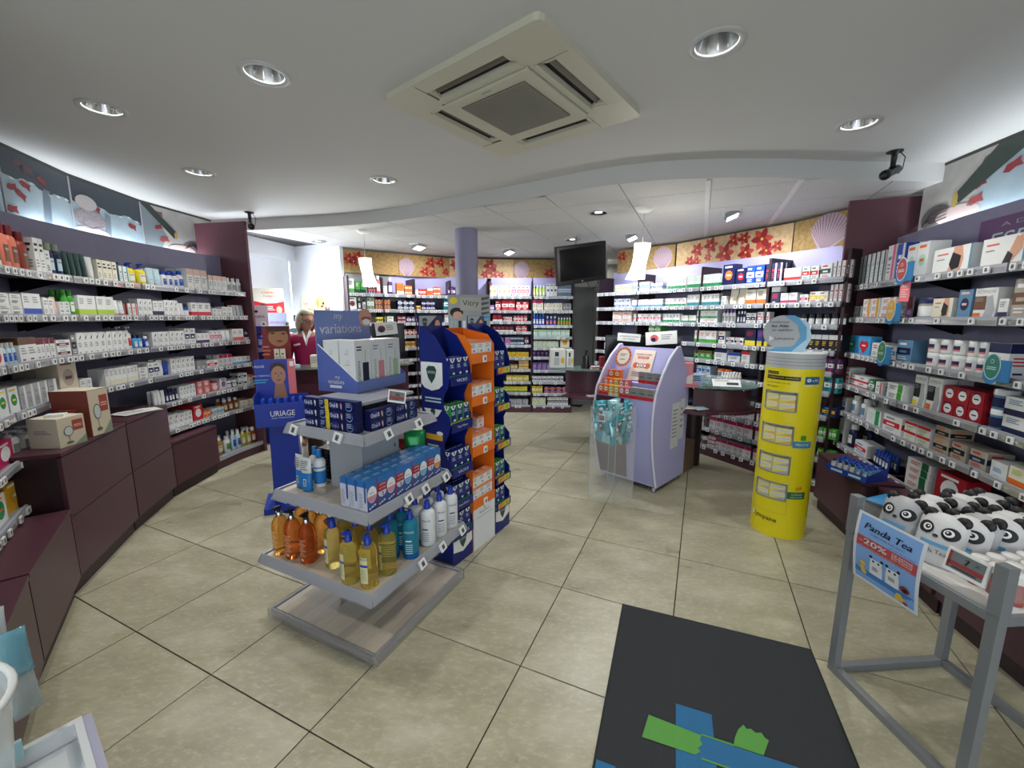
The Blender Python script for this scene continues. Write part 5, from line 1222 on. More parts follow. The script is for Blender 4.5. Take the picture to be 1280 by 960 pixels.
# middle shelf: denture tablet boxes
Z2 = .681
BLU = M('tablet blue', '#2b6cb0', .35); SIL = M('tablet silver', '#c3c6d6', .4); DKB = M('tablet slate blue', '#33518a', .4); REDO = M('offer red', '#a3222c', .45)
def tabbox(kind):
    w, d, h = .0595, .052, .142; b = MB(); b.box(-w / 2, w / 2, -d / 2, d / 2, 0, h, BLU); b.T = front(-d / 2)
    b.rect(-w / 2, 0, w / 2, h * .62, DKB, .6)
    acc = {'p': '#c98a9c', 'b': '#6fa9cc', 'o': '#d98a3c'}.get(kind, '#c98a9c')
    if kind == 'r':
        b.rect(-w / 2, h * .5, w * .5, h * .78, REDO, 2); b.rect(-w / 2, 0, -w * .43, h, REDO, 3); b.ell(.002, h * .5, w * .45, h * .2, SIL, 1.5, 16)
        b.text('OFFRE', .003, h * .72, h * .055, 'white', 4, w=w * .66); b.text('LOT DE', .003, h * .6, h * .055, 'white', 4, w=w * .66); b.text('2', .004, h * .4, h * .12, 'black', 4, bold=.001)
    else:
        b.ell(0, h * .53, w * .47, h * .27, 'white', 1.2, 18); b.poly([(w * .46 * math.cos(a), h * .50 + h * .22 * math.sin(a)) for a in [math.pi + k * math.pi / 10 for k in range(11)]], P(acc), 1.8)
        b.lines(-w * .3, h * .55, w * .3, h * .6, 1, 'grey', 2.5)
    for k in range(3): b.ell(-w * .25 + k * w * .24, h * .1 + k * h * .03, w * .11, h * .035, SIL, 1.5, 10)
    b.T = plane((0, 0, h), (1, 0, 0), (0, 1, 0)); b.rect(-w * .35, -d * .1, w * .4, d * .12, 'skyblue', 1); b.rect(-w * .2, d * .2, w * .4, d * .3, 'ice', 1)
    b.T = sidem(-w / 2); dd = d / 2
    b.rect(-dd, 0, dd, h * .8, SIL, .8); b.poly([(dd * .35, h), (dd * .35, h * .35), (dd * .55, h * .28), (dd * .8, h * .35), (dd * .8, h)], DKB, 1.4); b.lines(-dd * .8, h * .1, dd * .1, h * .6, 9, 'grey', 1.4)
    return b.mesh('tablet_box')
tabs = {k: tabbox(k) for k in 'pbor'}
seq = 'prprbrbro'
for i, k in enumerate(seq):
    for j in range(3):
        lab = ('blue tablet box ' + {'p': 'with pink oval', 'r': 'with red offer strip', 'b': 'with sky blue oval', 'o': 'with orange oval'}[k])
        lab += ', ' + ORD[i] + ' from the corner, ' + ('outer' if j == 0 else 'middle' if j == 1 else 'inner') + ' row'
        place_o = place(tabs[k], 'tablet_box', .262 - j * .0535, -.255 + i * .0605, Z2, math.pi / 2); tag(place_o, lab, 'box', 'blue tablet boxes on the middle gondola shelf')
# tubes and bottles at left
def bluetube(label, x, y, rz):
    t = thing('lotion_tube', label, 'tube', gw(x, y, Z2), GA + rz, 'blue and white lotion tubes')
    r = .030; h = .17; n = 14; CB = M('lotion blue', '#1d72b8', .35)
    def rings(rs, m, name):
        vs = []
        for z, a, bb in rs:
            for i in range(n): tt = 2 * math.pi * i / n; vs.append((r * a * math.cos(tt) + z * .0, r * bb * math.sin(tt), h * z))
        k = len(rs); b = MB(); b.add(vs, [(j * n + i, j * n + (i + 1) % n, (j + 1) * n + (i + 1) % n, (j + 1) * n + i) for j in range(k - 1) for i in range(n)] + [tuple(range((k - 1) * n, k * n)), tuple(range(n))[::-1]], m, True); return b
    rings([(0, .9, .55), (.03, 1, .6), (.3, 1, .58), (.55, 1.03, .45)], CB, 0).build('cap_end', t)
    b = rings([(.55, 1.03, .45), (.8, 1.05, .25), (.96, 1.08, .06), (1, 1.08, .05)], P('white'), 0)
    b.T = plane((0, -.012, .10), (1, 0, 0), (0, .12, 1)); b.lines(-.024, .004, .024, .055, 5, 'grey', 8); b.build('body', t)
    b = MB(); b.T = plane((0, -.0185, .03), (1, 0, 0), (0, .03, 1)); b.rect(-.006, 0, .012, .035, 'white', 1); b.rect(-.004, .004, .010, .031, CB, 2); b.text('b1', .003, .018, .016, 'white', 3); b.build('logo', t)
bluetube('blue based white lotion tube at the front left of middle shelf', -.158, -.232, .1)
bluetube('blue based white lotion tube behind the first tube', -.228, -.215, -.1)
for x, y, s in ((-.155, -.160, 'white and blue lotion bottle with blue cap, in front'), (-.215, -.135, 'white and blue lotion bottle with blue cap, behind')):
    t = thing('lotion_bottle', s, 'bottle', gw(x, y, Z2), GA, 'blue capped lotion bottles'); CB = M('lotion blue')
    b = MB(); b.lathe([(.027, 0), (.030, .005), (.030, .125), (.025, .14), (.013, .148)], P('white'), 22); b.build('body', t)
    b = MB(); b.lathe([(.0303, .02), (.0303, .085)], CB, 22, caps=False); b.lathe([(.0304, .1), (.0304, .106)], CB, 22, caps=False)
    for k in range(5): b.lathe([(.0308, .03 + k * .01), (.0308, .034 + k * .01)], 'skyblue', 8, caps=False, arc=(-2.3, -.8))
    b.build('label', t)
    b = MB(); b.lathe([(.013, .146), (.013, .16), (.0135, .165), (.0125, .19), (.009, .192)], CB, 16); b.build('cap', t)
BK = M('glossy black card', '#121318', .25)
for i in range(4):
    b = MB(); b.box(-.021, .021, -.055, .055, 0, .165, BK); b.T = sidem(-.021); b.lines(-.04, .03, .04, .14, 6, M('black print grey', '#3c4046', .4), 1); b.T = plane((0, 0, .165), (1, 0, 0), (0, 1, 0)); b.lines(-.016, -.04, .016, .03, 3, M('black print grey'), 1)
    b.T = front(-.055); b.lines(-.015, .04, .015, .13, 5, M('black print grey'), 1)
    o = b.build('carton', None, gw(-.235 + i * .046, -.03, Z2), GA); tag(o, 'glossy black carton, ' + pos(i, 4) + ' of four on the middle gondola shelf', 'box', 'black cartons on the gondola')
# bags behind the tablet boxes
def bag(name, label, loc, rz, w, h, d, m, art=None, tilt=0, cat='bag', group=None, seedv=0):
    rn = random.Random(seedv); n = 7; vs = []
    for s_ in (-1, 1):
        for j in range(n):
            for i in range(n):
                u = i / (n - 1) * 2 - 1; v = j / (n - 1); bul = (1 - u * u) ** .6 * math.sin(math.pi * min(1, v * .9 + .08)) ** .7
                vs.append((u * w / 2 * (1 - .06 * math.sin(v * 3.1)), s_ * (d / 2 * bul + .0015) + rn.gauss(0, .0016), v * h + rn.gauss(0, .001)))
    fs = []
    for s_ in (0, 1):
        o = s_ * n * n
        for j in range(n - 1):
            for i in range(n - 1): q = (o + j * n + i, o + j * n + i + 1, o + (j + 1) * n + i + 1, o + (j + 1) * n + i); fs.append(q if s_ == 0 else q[::-1])
    def edge(a, c): fs.append((a, c, c + n * n, a + n * n))
    for i in range(n - 1): edge(i + 1, i); edge((n - 1) * n + i, (n - 1) * n + i + 1); edge(i * n, (i + 1) * n); edge((i + 1) * n + n - 1, i * n + n - 1)
    b = MB(); b.add(vs, fs, m, True)
    if art: art(b, w, h, d)
    o = put(b.mesh(name), name, None, loc, rot=(tilt, 0, rz)); tag(o, label, cat, group); return o
bag('sweet_bag', 'red and white foil bag behind the blue tablet boxes', gw(.05, .2, Z2), GA + .9, .14, .17, .05, M('foil red', '#a51f2a', .25, .3), lambda b, w, h, d: (setattr(b, 'T', front(-d * .52)), b.poly([(-w * .3, h * .3), (0, h * .75), (w * .3, h * .35), (0, h * .5)], P('white'), 1)), -.1)
bag('sweet_bag', 'green foil bag on the middle gondola shelf', gw(.12, .25, Z2), GA + .7, .12, .22, .05, M('foil green', '#1f8a4a', .25, .3), None, -.05)
bag('sweet_bag', 'clear pinkish bag next to the grey post', gw(.01, .245, Z2), GA + .8, .12, .19, .04, M('foil pink clear', '#c9a0a8', .15, alpha=.7), None, 0)
# toothpaste boxes on the top shelf
NV = M('toothpaste navy', '#12184a', .3)
def toothbox(tp):
    w, d, h = .165, .038, .0475; b = MB(); b.box(-w / 2, w / 2, -d / 2, d / 2, 0, h, NV); b.T = front(-d / 2)
    b.ell(-w * .32, h * .5, w * .16, h * .4, M('logo blue', '#22307a', .4), 1, 20); b.text('Oral-B', -w * .32, h * .5, h * .42, 'white', 3, w=w * .33, bold=.0003)
    b.ell(-w * .05, h * .58, w * .035, h * .22, 'white' if tp != 'c' else 'rose', 1, 10); b.ell(-w * .04, h * .4, w * .02, h * .25, 'ice', 1.5, 8)
    b.ell(w * .24, h * .5, w * .13, h * .46, M('toothpaste swirl', '#7fa0d8' if tp != 'c' else '#c07aa0', .4), 1, 20); b.ell(w * .235, h * .55, w * .122, h * .42, NV, 1.6, 20); b.lines(w * .14, h * .35, w * .32, h * .85, 3, M('pale print', '#9fb2d8', .4), 2.4)
    if tp == 'y': b.rect(w * .36, 0, w * .5, h, 'yellow', 3); b.lines(w * .38, h * .3, w * .48, h * .8, 3, 'orange', 4)
    b.T = plane((0, 0, h), (1, 0, 0), (0, 1, 0)); b.rect(-w * .4, -d * .2, -w * .1, d * .2, M('logo blue'), 1)
    return b.mesh('toothpaste_box')
Z3 = 1.0115; ty, tc, tn = toothbox('y'), toothbox('c'), toothbox('n')
for j in range(3):
    hg = ('bottom', 'middle', 'top')[j]
    for i, (me, lx) in enumerate(((ty, -.065), (tc, .104))):
        o = place(me, 'toothpaste_box', lx, -.205, Z3 + j * .048, random.uniform(-.01, .01)); tag(o, 'navy toothpaste box ' + ('with yellow end' if i == 0 else 'with pink swirl') + ', ' + hg + ' of the left face stack', 'box', 'navy toothpaste boxes')
for j in range(2):
    hg = ('bottom', 'top')[j]
    for i, (me, ly) in enumerate(((tc, -.085), (tn, .085))):
        o = place(me, 'toothpaste_box', .195, ly, Z3 + j * .048, math.pi / 2 + random.uniform(-.02, .02)); tag(o, 'navy toothpaste box, ' + hg + ', ' + ('near' if i == 0 else 'far') + ' pile along the right face of top shelf', 'box', 'navy toothpaste boxes')
# card display with three tall cartons
DB = M('display slate blue', '#6c7fb8', .5); DB2 = M('display deep periwinkle', '#5a6bb4', .5)
DA = R_(70); dq = (-.83, 2.12)
ds = thing('counter_display', 'slate blue card display with tall header, top of gondola', 'display stand', (-.79, 2.10, 1.141), R_(68))
W_, D_ = .40, .25  # local x along the front (0..W), y into depth
b = MB(); b.box(0, W_, 0, .004, 0, .06, DB); b.box(0, W_, 0, D_, 0, .004, DB); b.box(0, W_, D_ - .004, D_, 0, .30, DB)
b.build('tray', ds)
b = MB(); b.prism([(0, 0), (0, .062), (D_, .245), (D_, 0)], -.004, 0, DB2, 'x'); b.prism([(0, .062), (D_, .245), (D_, .250), (0, .067)], -.0045, .0005, P('white'), 'x')
b.T = sidem(-.0045); b.text('my', -D_ * .62 + .03, .075, .018, 'white', 2); b.text('variations', -D_ * .55, .055, .022, 'white', 2, w=.11); b.rect(-D_ * .72, .022, -D_ * .4, .036, 'white', 2); b.build('side', ds)
b = MB(); b.prism([(0, 0), (0, .062), (D_, .245), (D_, 0)], W_, W_ + .004, DB2, 'x'); b.build('side', ds)
b = MB(); hw0, hw1 = -.01, W_ + .0; b.bevbox(hw0, hw1, D_, D_ + .005, .0, .425, DB, .002); b.T = front(D_ - .0005)
WS = M('header print white', '#dfe3ee', .5)
b.text('my', .15, .385, .036, WS, 2, slant=.25, bold=.001); b.text('variations', .17, .325, .050, WS, 2, w=.31, bold=.0014)
b.rect(.05, .245, .285, .278, M('header pill', '#a9b4d6', .5), 1); b.ell(.05, .2615, .0165, .0165, M('header pill'), 1); b.ell(.285, .2615, .0165, .0165, M('header pill'), 1)
b.text('Innovation Hydropulseur', .167, .262, .014, 'black', 3, w=.22); b.lines(.06, .215, .28, .224, 1, M('header pill'), 2, rag=False)
b.ell(.365, .385, .055, .055, P('#c08d74'), 1, 24); b.ell(.372, .36, .033, .018, 'white', 2, 20); b.ell(.372, .38, .045, .012, P('#8a4a48'), 1.5, 20)
b.ell(.36, .255, .014, .014, 'yellow', 1); b.rect(.35, .228, .372, .24, 'white', 1)
b.build('header', ds)
for i, (cc, s, dx) in enumerate((('#141a34', 'navy', 0), ('#d88a92', 'pink', 0), ('#a8c79a', 'pale green', 0))):
    w, d, h = .118, .10, .265
    for row in range(2 if i == 0 else 1):
        b = MB(); b.box(-w / 2, w / 2, -d / 2, d / 2, 0, h, 'white'); b.T = front(-d / 2)
        b.rect(-.006, .02, .040, .15, P(cc), 1); b.rect(.015, .15, .018, .215, 'grey', 1)
        b.text('variations', -w * .30, .095, .022, 'black' if i == 0 else 'grey', 2, w=.13, rot=math.pi / 2); b.lines(-w * .38, .205, w * .05, .235, 2, 'black' if i == 0 else 'grey', 1)
        b.T = sidem(-w / 2)
        for k in range(3): b.ell(0, .21 - k * .055, .008, .008, 'grey', 1, 10); b.ell(0, .21 - k * .055, .0065, .0065, 'white', 2, 10); b.lines(-.02, .19 - k * .055, .02, .196 - k * .055, 1, 'grey', 1)
        me = b.mesh('device_carton'); M4 = Matrix.Translation((-.79, 2.10, 1.1455)) @ Matrix.Rotation(R_(68), 4, 'Z')
        q = M4 @ Vector((.064 + i * .124, .063 + row * .108, 0)); o = put(me, 'device_carton', None, q, R_(68))
        tag(o, 'tall white carton showing a ' + s + ' device' + (' on the display' if row == 0 else ', behind the front one'), 'box', 'tall white device cartons')
o = put(tag_mesh(.085, .062, True, '50'), 'price_sign', None, (-.57, 2.02, 1.14), rot=(R_(-28), R_(12), R_(22))); tag(o, 'tilted electronic price sign below the slate blue display', 'price sign')

# ================================================================ CARD FLOOR DISPLAYS behind the gondola
VT = Vector((.52, .854)); VA = math.atan2(VT.y, VT.x); VO = Vector((-.36, 2.36))
def vw(s, dpt, z): n = Vector((VT.y, -VT.x)); q = VO + VT * s - n * dpt; return (q.x, q.y, z)
def shield(b, u, v, w, h, txt, L=3):
    g = M('shield green', '#27473f', .4)
    b.poly([(u - w / 2, v + h * .3), (u - w * .3, v + h * .5), (u + w * .3, v + h * .5), (u + w / 2, v + h * .3), (u + w * .35, v - h * .15), (u, v - h * .5), (u - w * .35, v - h * .15)], g, L)
    if txt: b.text(txt, u, v + h * .15, h * .14, 'white', L + 1, w=w * .7)
def vbox(kind):
    w, d, h = .060, .05, .115; b = MB(); base = {'n': NAVYD, 'g': M('box green', '#2f8a3c', .4)}[kind]; b.box(-w / 2, w / 2, -d / 2, d / 2, 0, h, base)
    for side in (0, 1):
        b.T = front(-d / 2) if side == 0 else sidem(-w / 2); W = w if side == 0 else d
        if kind == 'g' and side == 0: b.rect(-W * .36, h * .18, W * .4, h * .98, NAVYD, .8)
        b.poly([(-W * .42, h), (W * .42, h), (W * .2, h * .82), (0, h * .76), (-W * .2, h * .82)], P('white'), 1); shield(b, 0, h * .9, W * .26, h * .17, None, 2)
        b.lines(-W * .3, h * .48, W * .3, h * .68, 3, 'ice', 1.5); b.ell(W * .18, h * .22, W * .16, h * .06, 'white', 2, 10)
        b.rect(-W / 2, 0, W / 2, h * .1, 'leaf' if kind == 'n' else 'gold', 1.2)
    return b.mesh('remedy_box')
vb = {'n': vbox('n'), 'g': vbox('g')}
def vstand(s0, w, label, first, z_tops, kinds, hdr_z=1.54):
    dp = .22; t = thing('floor_display', label, 'display stand', vw(s0, 0, 0), VA)
    # side panels with a stepped front edge
    zs = [.05] + [z for z in z_tops]
    prof = [(0, 0), (0, .22)]
    for z in sorted(z_tops): prof += [(.0, z - .02), (.0, z + .05), (.045, z + .09), (.05, z + .16)]
    top = max(z_tops)
    prof = [q for q in prof if q[1] < top + .06] + [(.03, top + .14), (.10, top + .24), (dp, top + .30), (dp, 0)]
    for x0 in (0, w - .004):
        b = MB(); b.prism(prof, x0, x0 + .004, NAVYD, 'x')
        if x0 == 0:
            b.T = sidem(-.0005)
            b.rect(-dp + .003, 1.14, -.05, 1.27, 'white', 1); b.poly([(-dp + .003, 1.14), (-.05, 1.14), (-.08, 1.115), (-.135, 1.10), (-.19, 1.115)], P('white'), 1); shield(b, -.135, 1.195, .08, .105, 'VICKS', 2)
            b.lines(-.19, 1.02, -.06, 1.06, 2, 'ice', 1); b.poly([(-.20, .99), (-.06, .99), (-.09, .95), (-.13, .93), (-.17, .95)], P('white'), 1); shield(b, -.13, .965, .04, .05, None, 2); b.rect(-.19, .80, -.06, .835, 'gold', 1); b.ell(-.08, .845, .025, .012, 'white', 2)
            b.lines(-.18, .72, -.07, .77, 2, 'ice', 1)
        b.build('side_panel', t)
    b = MB(); b.box(.004, w - .004, dp - .004, dp, 0, top + .30, NAVYD); b.box(-.004, w + .004, dp, dp + .004, top + .05, hdr_z, NAVYD)
    b.T = front(dp - .001, 0, 0); hz = hdr_z
    b.poly([(-.002, hz - .002), (w * .75, hz - .002), (w * .3, hz - .07), (-.002, hz - .10)], P('silver'), 2); shield(b, w * .22, hz - .045, .045, .06, 'VICKS', 4)
    b.text('VapoNaso' if first else 'VapoNaso', w * .36, hz - .135, .016, 'white', 4, w=w * .6); b.lines(w * .05, hz - .19, w * .5, hz - .15, 2, 'ice', 3)
    b.ell(w * .78, hz - .06, .024, .034, 'skin', 4, 16); b.poly([(w * .62, hz - .22), (w * .99, hz - .22), (w * .95, hz - .11), (w * .84, hz - .09), (w * .68, hz - .12)], P('#5c6a94'), 3); b.ell(w * .76, hz - .04, .03, .03, P('#3d2a20'), 3, 14); b.rect(w * .70, hz - .12, w * .82, hz - .08, 'skin', 3.5)
    b.build('header', t)
    b = MB(); b.box(.004, w - .004, 0, .004, 0, .20, NAVYD); b.T = front(-.0005); b.poly([(.006, .20), (w - .006, .20), (w - .006, .10), (w * .5, .065), (.006, .09)], P('white'), 1); shield(b, w * .5, .135, .075, .095, 'VICKS', 2); b.T = Matrix.Identity(4); b.box(.004, w - .004, 0, dp, .196, .2, NAVYD); b.build('base', t)
    for k, z in enumerate(sorted(z_tops)):
        b = MB(); b.box(.004, w - .004, .0, dp - .004, z - .004, z, NAVYD); b.box(.002, w - .002, -.012, -.008, z - .045, z + .012, NAVYD); b.box(.004, w - .004, -.009, .002, z - .045, z - .041, NAVYD)
        b.T = front(-.0125); 
        if first: b.text('VapoNaso' if k % 2 else 'VICKS', w * .5, z - .015, .018, 'white', 2, w=w * .5)
        else: b.rect(w * .12, z - .036, w * .5, z + .004, 'gold', 1); b.poly([(w * .16, z - .03), (w * .36, z), (w * .4, z - .006), (w * .2, z - .036)], P('red'), 2); b.rect(w * .52, z - .036, w * .9, z + .004, 'yellow', 1); b.rect(w * .6, z - .03, w * .8, z - .002, 'olive', 2)
        b.build('tray', t)
        kd = kinds[k % len(kinds)]; nn = int((w - .012) / .0615)
        for r in range(2):
            for i in range(nn):
                q = vw(s0 + .036 + i * .0615, .03 + r * .055, z + .0005); o = put(vb[kd], 'remedy_box', None, q, VA + random.gauss(0, .02))
                lvl = ('lowest', 'second lowest', 'third lowest', 'fourth lowest', 'top')[k] if k < len(z_tops) - 1 else 'top'
                tag(o, ('navy' if kd == 'n' else 'green') + ' remedy box ' + (pos(i, nn) if nn > 2 else ('left' if i == 0 else 'right')) + ', ' + ('front' if r == 0 else 'back') + ' row, ' + lvl + ' tray, ' + ('near' if first else 'far') + ' stand', 'box', 'navy remedy boxes in the card stands')
    return t
vstand(0, .20, 'near navy card floor display with shield logo and stepped trays', True, [.215, .40, .62, .90, 1.18], 'nnngn')
vstand(.47, .19, 'far navy card floor display right of the orange one', False, [.215, .41, .66, .93, 1.19], 'nggg')
# orange display
ot = thing('floor_display', 'orange card floor display with white base between navy ones', 'display stand', vw(.21, 0, 0), VA); w = .25; dp = .26
lips = [.34, .70, 1.03, 1.30]
for x0 in (0, w - .004):
    b = MB(); b.prism([(0, .30), (0, 1.36), (.05, 1.42), (dp, 1.46), (dp, .0), (0, 0)], x0, x0 + .004, ORNG, 'x'); b.build('side_panel', ot)
b = MB(); b.box(.004, w - .004, dp - .004, dp, 0, 1.46, ORNG); b.build('back_panel', ot)
b = MB(); b.box(0, w, -.003, .0, 0, .30, P('#d9dce0')); b.T = front(-.0035); b.text('Bioptimum', w * .5, .245, .02, 'leafd', 1, w=w * .45); b.ell(w * .5, .268, .006, .008, 'leaf', 1); b.rect(w * .12, .215, w * .88, .218, 'grey', 1); b.build('base', ot)
OB = M('remedy orange', '#e08a5a', .45)
b = MB(); W3, D3, H3 = .074, .06, .085; b.box(-W3 / 2, W3 / 2, -D3 / 2, D3 / 2, 0, H3, P('white')); b.T = front(-D3 / 2); b.rect(-W3 / 2, H3 * .82, W3 / 2, H3, OB); b.lines(-W3 * .38, H3 * .45, W3 * .38, H3 * .75, 3, 'grey', 1); b.ell(0, H3 * .26, W3 * .14, W3 * .1, 'grey', 1); b.rect(-W3 / 2, 0, W3 / 2, H3 * .07, OB)
b.T = plane((0, 0, H3), (1, 0, 0), (0, 1, 0)); b.rect(-W3 / 2, -D3 / 2, W3 / 2, D3 / 2, OB); b.lines(-W3 * .3, -D3 * .3, W3 * .3, D3 * .3, 3, 'white', 2); b.T = sidem(-W3 / 2); b.rect(-D3 / 2, H3 * .84, D3 / 2, H3, OB); b.lines(-D3 * .4, H3 * .2, D3 * .4, H3 * .75, 5, 'grey', 1)
om = b.mesh('remedy_box')
for k, z in enumerate(lips):
    b = MB(); b.box(.004, w - .004, 0, dp - .004, z - .004, z, ORNG); b.box(.0, w, -.004, .0, z - .055, z + .01, ORNG); tr_ = b.build('tray', ot)
    put(tag_mesh(.036, .042), 'price_tag', tr_, (w * .52, -.006, z - .03))
    for r in range(3):
        for i in range(3):
            st_ = {0: [2, 1, 1], 1: [1, 2, 2], 2: [1, 1, 1], 3: [1, 1, 1]}[k][r] if not (k == 1 and i == 1) else 1
            for u in range(st_):
                if k == 1 and r == 0 and i == 0 and u == 0: pass
                q = vw(.21 + .044 + i * .078, .04 + r * .066, z + .0005 + u * (H3 + .0005)); o = put(om, 'remedy_box', None, q, VA + random.gauss(0, .015))
                tag(o, 'white and orange remedy box, ' + ('left', 'middle', 'right')[i] + ', ' + ('front', 'second', 'back')[r] + ' row, ' + ('lowest', 'second', 'third', 'top')[k] + ' orange tray' + (', upper' if u else ''), 'box', 'white and orange remedy boxes')
# ================================================================ navy counter display with lettering
ut = thing('floor_display', 'royal blue card floor display with tray and portrait header', 'display stand', (-1.92, 3.07, 0), R_(25)); RB_ = M('royal blue card', '#10309a', .4)
b = MB(); b.bevbox(-.02, .36, -.04, .30, 0, .05, RB_, .004); b.build('foot', ut)
b = MB(); b.prism([(.05, .05), (.27, .05), (.25, .70), (.06, .70)], .02, .24, RB_, 'y'); b.build('pedestal', ut)
b = MB(); b.prism([(-.01, .70), (.33, .70), (.345, .88), (-.025, .88)], -.03, -.026, RB_, 'y'); b.box(-.01, .33, -.026, .26, .70, .704, RB_); b.box(-.02, -.015, -.026, .26, .70, .94, RB_); b.box(.335, .34, -.026, .26, .70, .88, RB_); b.box(-.02, .34, .256, .26, .7, .9, RB_)
b.T = front(-.0305); b.text('URIAGE', .165, .80, .042, 'white', 1, w=.165); b.text('EAU THERMALE', .165, .765, .010, 'ice', 1, w=.15); b.build('tray', ut)
b = MB(); b.box(-.03, .26, .255, .26, .9, 1.19, RB_); b.T = front(.2545, -.03, -.03); b.text('URIAGE', .03, 1.165, .02, 'ice', 1, w=.08); b.text('EAU THERMALE', .045, 1.09, .012, 'ice', 1, w=.12); b.lines(-.01, 1.02, .09, 1.06, 2, 'skyblue', 1)
b.ell(.165, 1.09, .052, .075, P('#a77c66'), 2, 20); b.poly([(.12, .9), (.22, .9), (.2, 1.04), (.14, 1.04)], P('#8f6a58'), 1.5); b.ell(.165, 1.15, .058, .045, P('#3a2520'), 1.2, 20); b.ell(.147, 1.105, .008, .004, 'black', 3, 8); b.ell(.185, 1.105, .008, .004, 'black', 3, 8); b.ell(.166, 1.05, .016, .006, P('#8a3f44'), 3, 10); b.poly([(.160, 1.1), (.172, 1.1), (.174, 1.07), (.158, 1.07)], P('#96705c'), 3)
b.rect(.235, .93, .29, 1.22, 'rose', 1); b.rect(.25, 1.16, .28, 1.2, 'white', 2); b.build('header', ut)
M4 = Matrix.Translation((-1.92, 3.07, 0)) @ Matrix.Rotation(R_(25), 4, 'Z')
me = bottle(.022, .2, 'silver', 'blue', 'cream', 'B').mesh('spray_bottle')
for r in range(2):
    for i in range(6):
        q = M4 @ Vector((.03 + i * .052, .02 + r * .06, .705)); o = put(me, 'spray_bottle', None, q, R_(25)); tag(o, 'blue capped bottle, ' + pos(i, 6) + ', ' + ('front' if r == 0 else 'back') + ' row of the royal blue tray', 'bottle', 'blue capped bottles in the royal blue tray')

# ================================================================ KIOSK
KA = R_(-45.6); KO = Vector((1.065, 3.68))
def kw(x, y, z): return (KO.x + x * math.cos(KA) - y * math.sin(KA), KO.y + x * math.sin(KA) + y * math.cos(KA), z)
kt = thing('kiosk', 'lavender display kiosk on castors with sloping product top', 'display stand', (KO.x, KO.y, 0), KA)
KW = .29; EDGE = M('pale edge band', '#cfd0da', .5)
prof = [(0, .05), (-.035, .15), (-.075, .28), (-.11, .42), (-.13, .56), (-.135, .68), (-.125, .78), (-.10, .90), (.0, 1.05), (.12, 1.18), (.26, 1.275), (.31, 1.275), (.50, 1.0), (.53, .8), (.53, .05)]
LAVK = M('kiosk lavender', '#a6a6d2', .45)
for sx in (-1, 1):
    b = MB(); x0 = sx * KW; b.prism(prof, x0 - .012, x0 + .012, LAVK, 'x')
    b.tube([(x0 , y - .002, z) for y, z in prof[:12]], .010, EDGE, 8); b.build('side_panel', kt)
fp = [q for q in prof[:7]] + [(-.118, .83)]
b = MB(); n = len(fp)
b.add([(x, y + .004, z) for y, z in fp for x in (-KW + .01, KW - .01)], [(2 * i, 2 * i + 1, 2 * i + 3, 2 * i + 2) for i in range(n - 1)], LAVK, True)
fpn = b.build('front_panel', kt)
b = MB(); sh_ = []
lf = [(-.275, -.275)] ; N = 16; vs = []
def fy(z):
    for (y0, z0), (y1, z1) in zip(fp, fp[1:]):
        if z0 <= z <= z1: return y0 + (y1 - y0) * (z - z0) / (z1 - z0)
    return fp[-1][0]
for i in range(N + 1):
    z = .07 + (.83 - .07) * i / N; u = i / N; xr = -.02 + .06 * math.sin(math.pi * (.15 + .7 * u))
    y = fy(z) + .001; vs += [(-KW + .012, y, z), (xr, y, z)]
b.add(vs, [(2 * i, 2 * i + 1, 2 * i + 3, 2 * i + 2) for i in range(N)], AUB, True); b.build('aubergine_panel', kt)
b = MB(); b.box(-KW, KW, .0, .53, .05, .07, LAVK); b.box(-KW, KW, .515, .53, .05, .95, LAVK)
b.box(-KW + .01, KW - .01, -.115, -.04, .81, .835, LAVK); b.box(-KW + .01, KW - .01, -.04, .03, .86, .885, LAVK); b.box(-KW + .01, KW - .01, .03, .12, .94, .955, LAVK)
b.box(-KW + .01, KW - .01, -.045, -.04, .81, .885, LAVK); b.box(-KW + .01, KW - .01, .028, .033, .87, .955, LAVK)
b.add([(-KW, .12, .955), (KW, .12, .955), (KW, .27, 1.26), (-KW, .27, 1.26)], [(0, 1, 2, 3)], LAVK); b.build('shelves', kt)
for x, y in ((-.25, .03), (.27, .01), (-.25, .48), (.25, .48)):
    b = MB(); b.T = Matrix.Translation((x, y, .022)) @ Matrix.Rotation(math.pi / 2, 4, 'Y'); b.lathe([(.0, -.012), (.02, -.012), (.022, 0), (.02, .012), (0, .012)], P('silver'), 14); b.T = Matrix.Identity(4); b.box(x - .006, x + .006, y - .006, y + .006, .03, .05, CHROME); b.build('castor', kt)
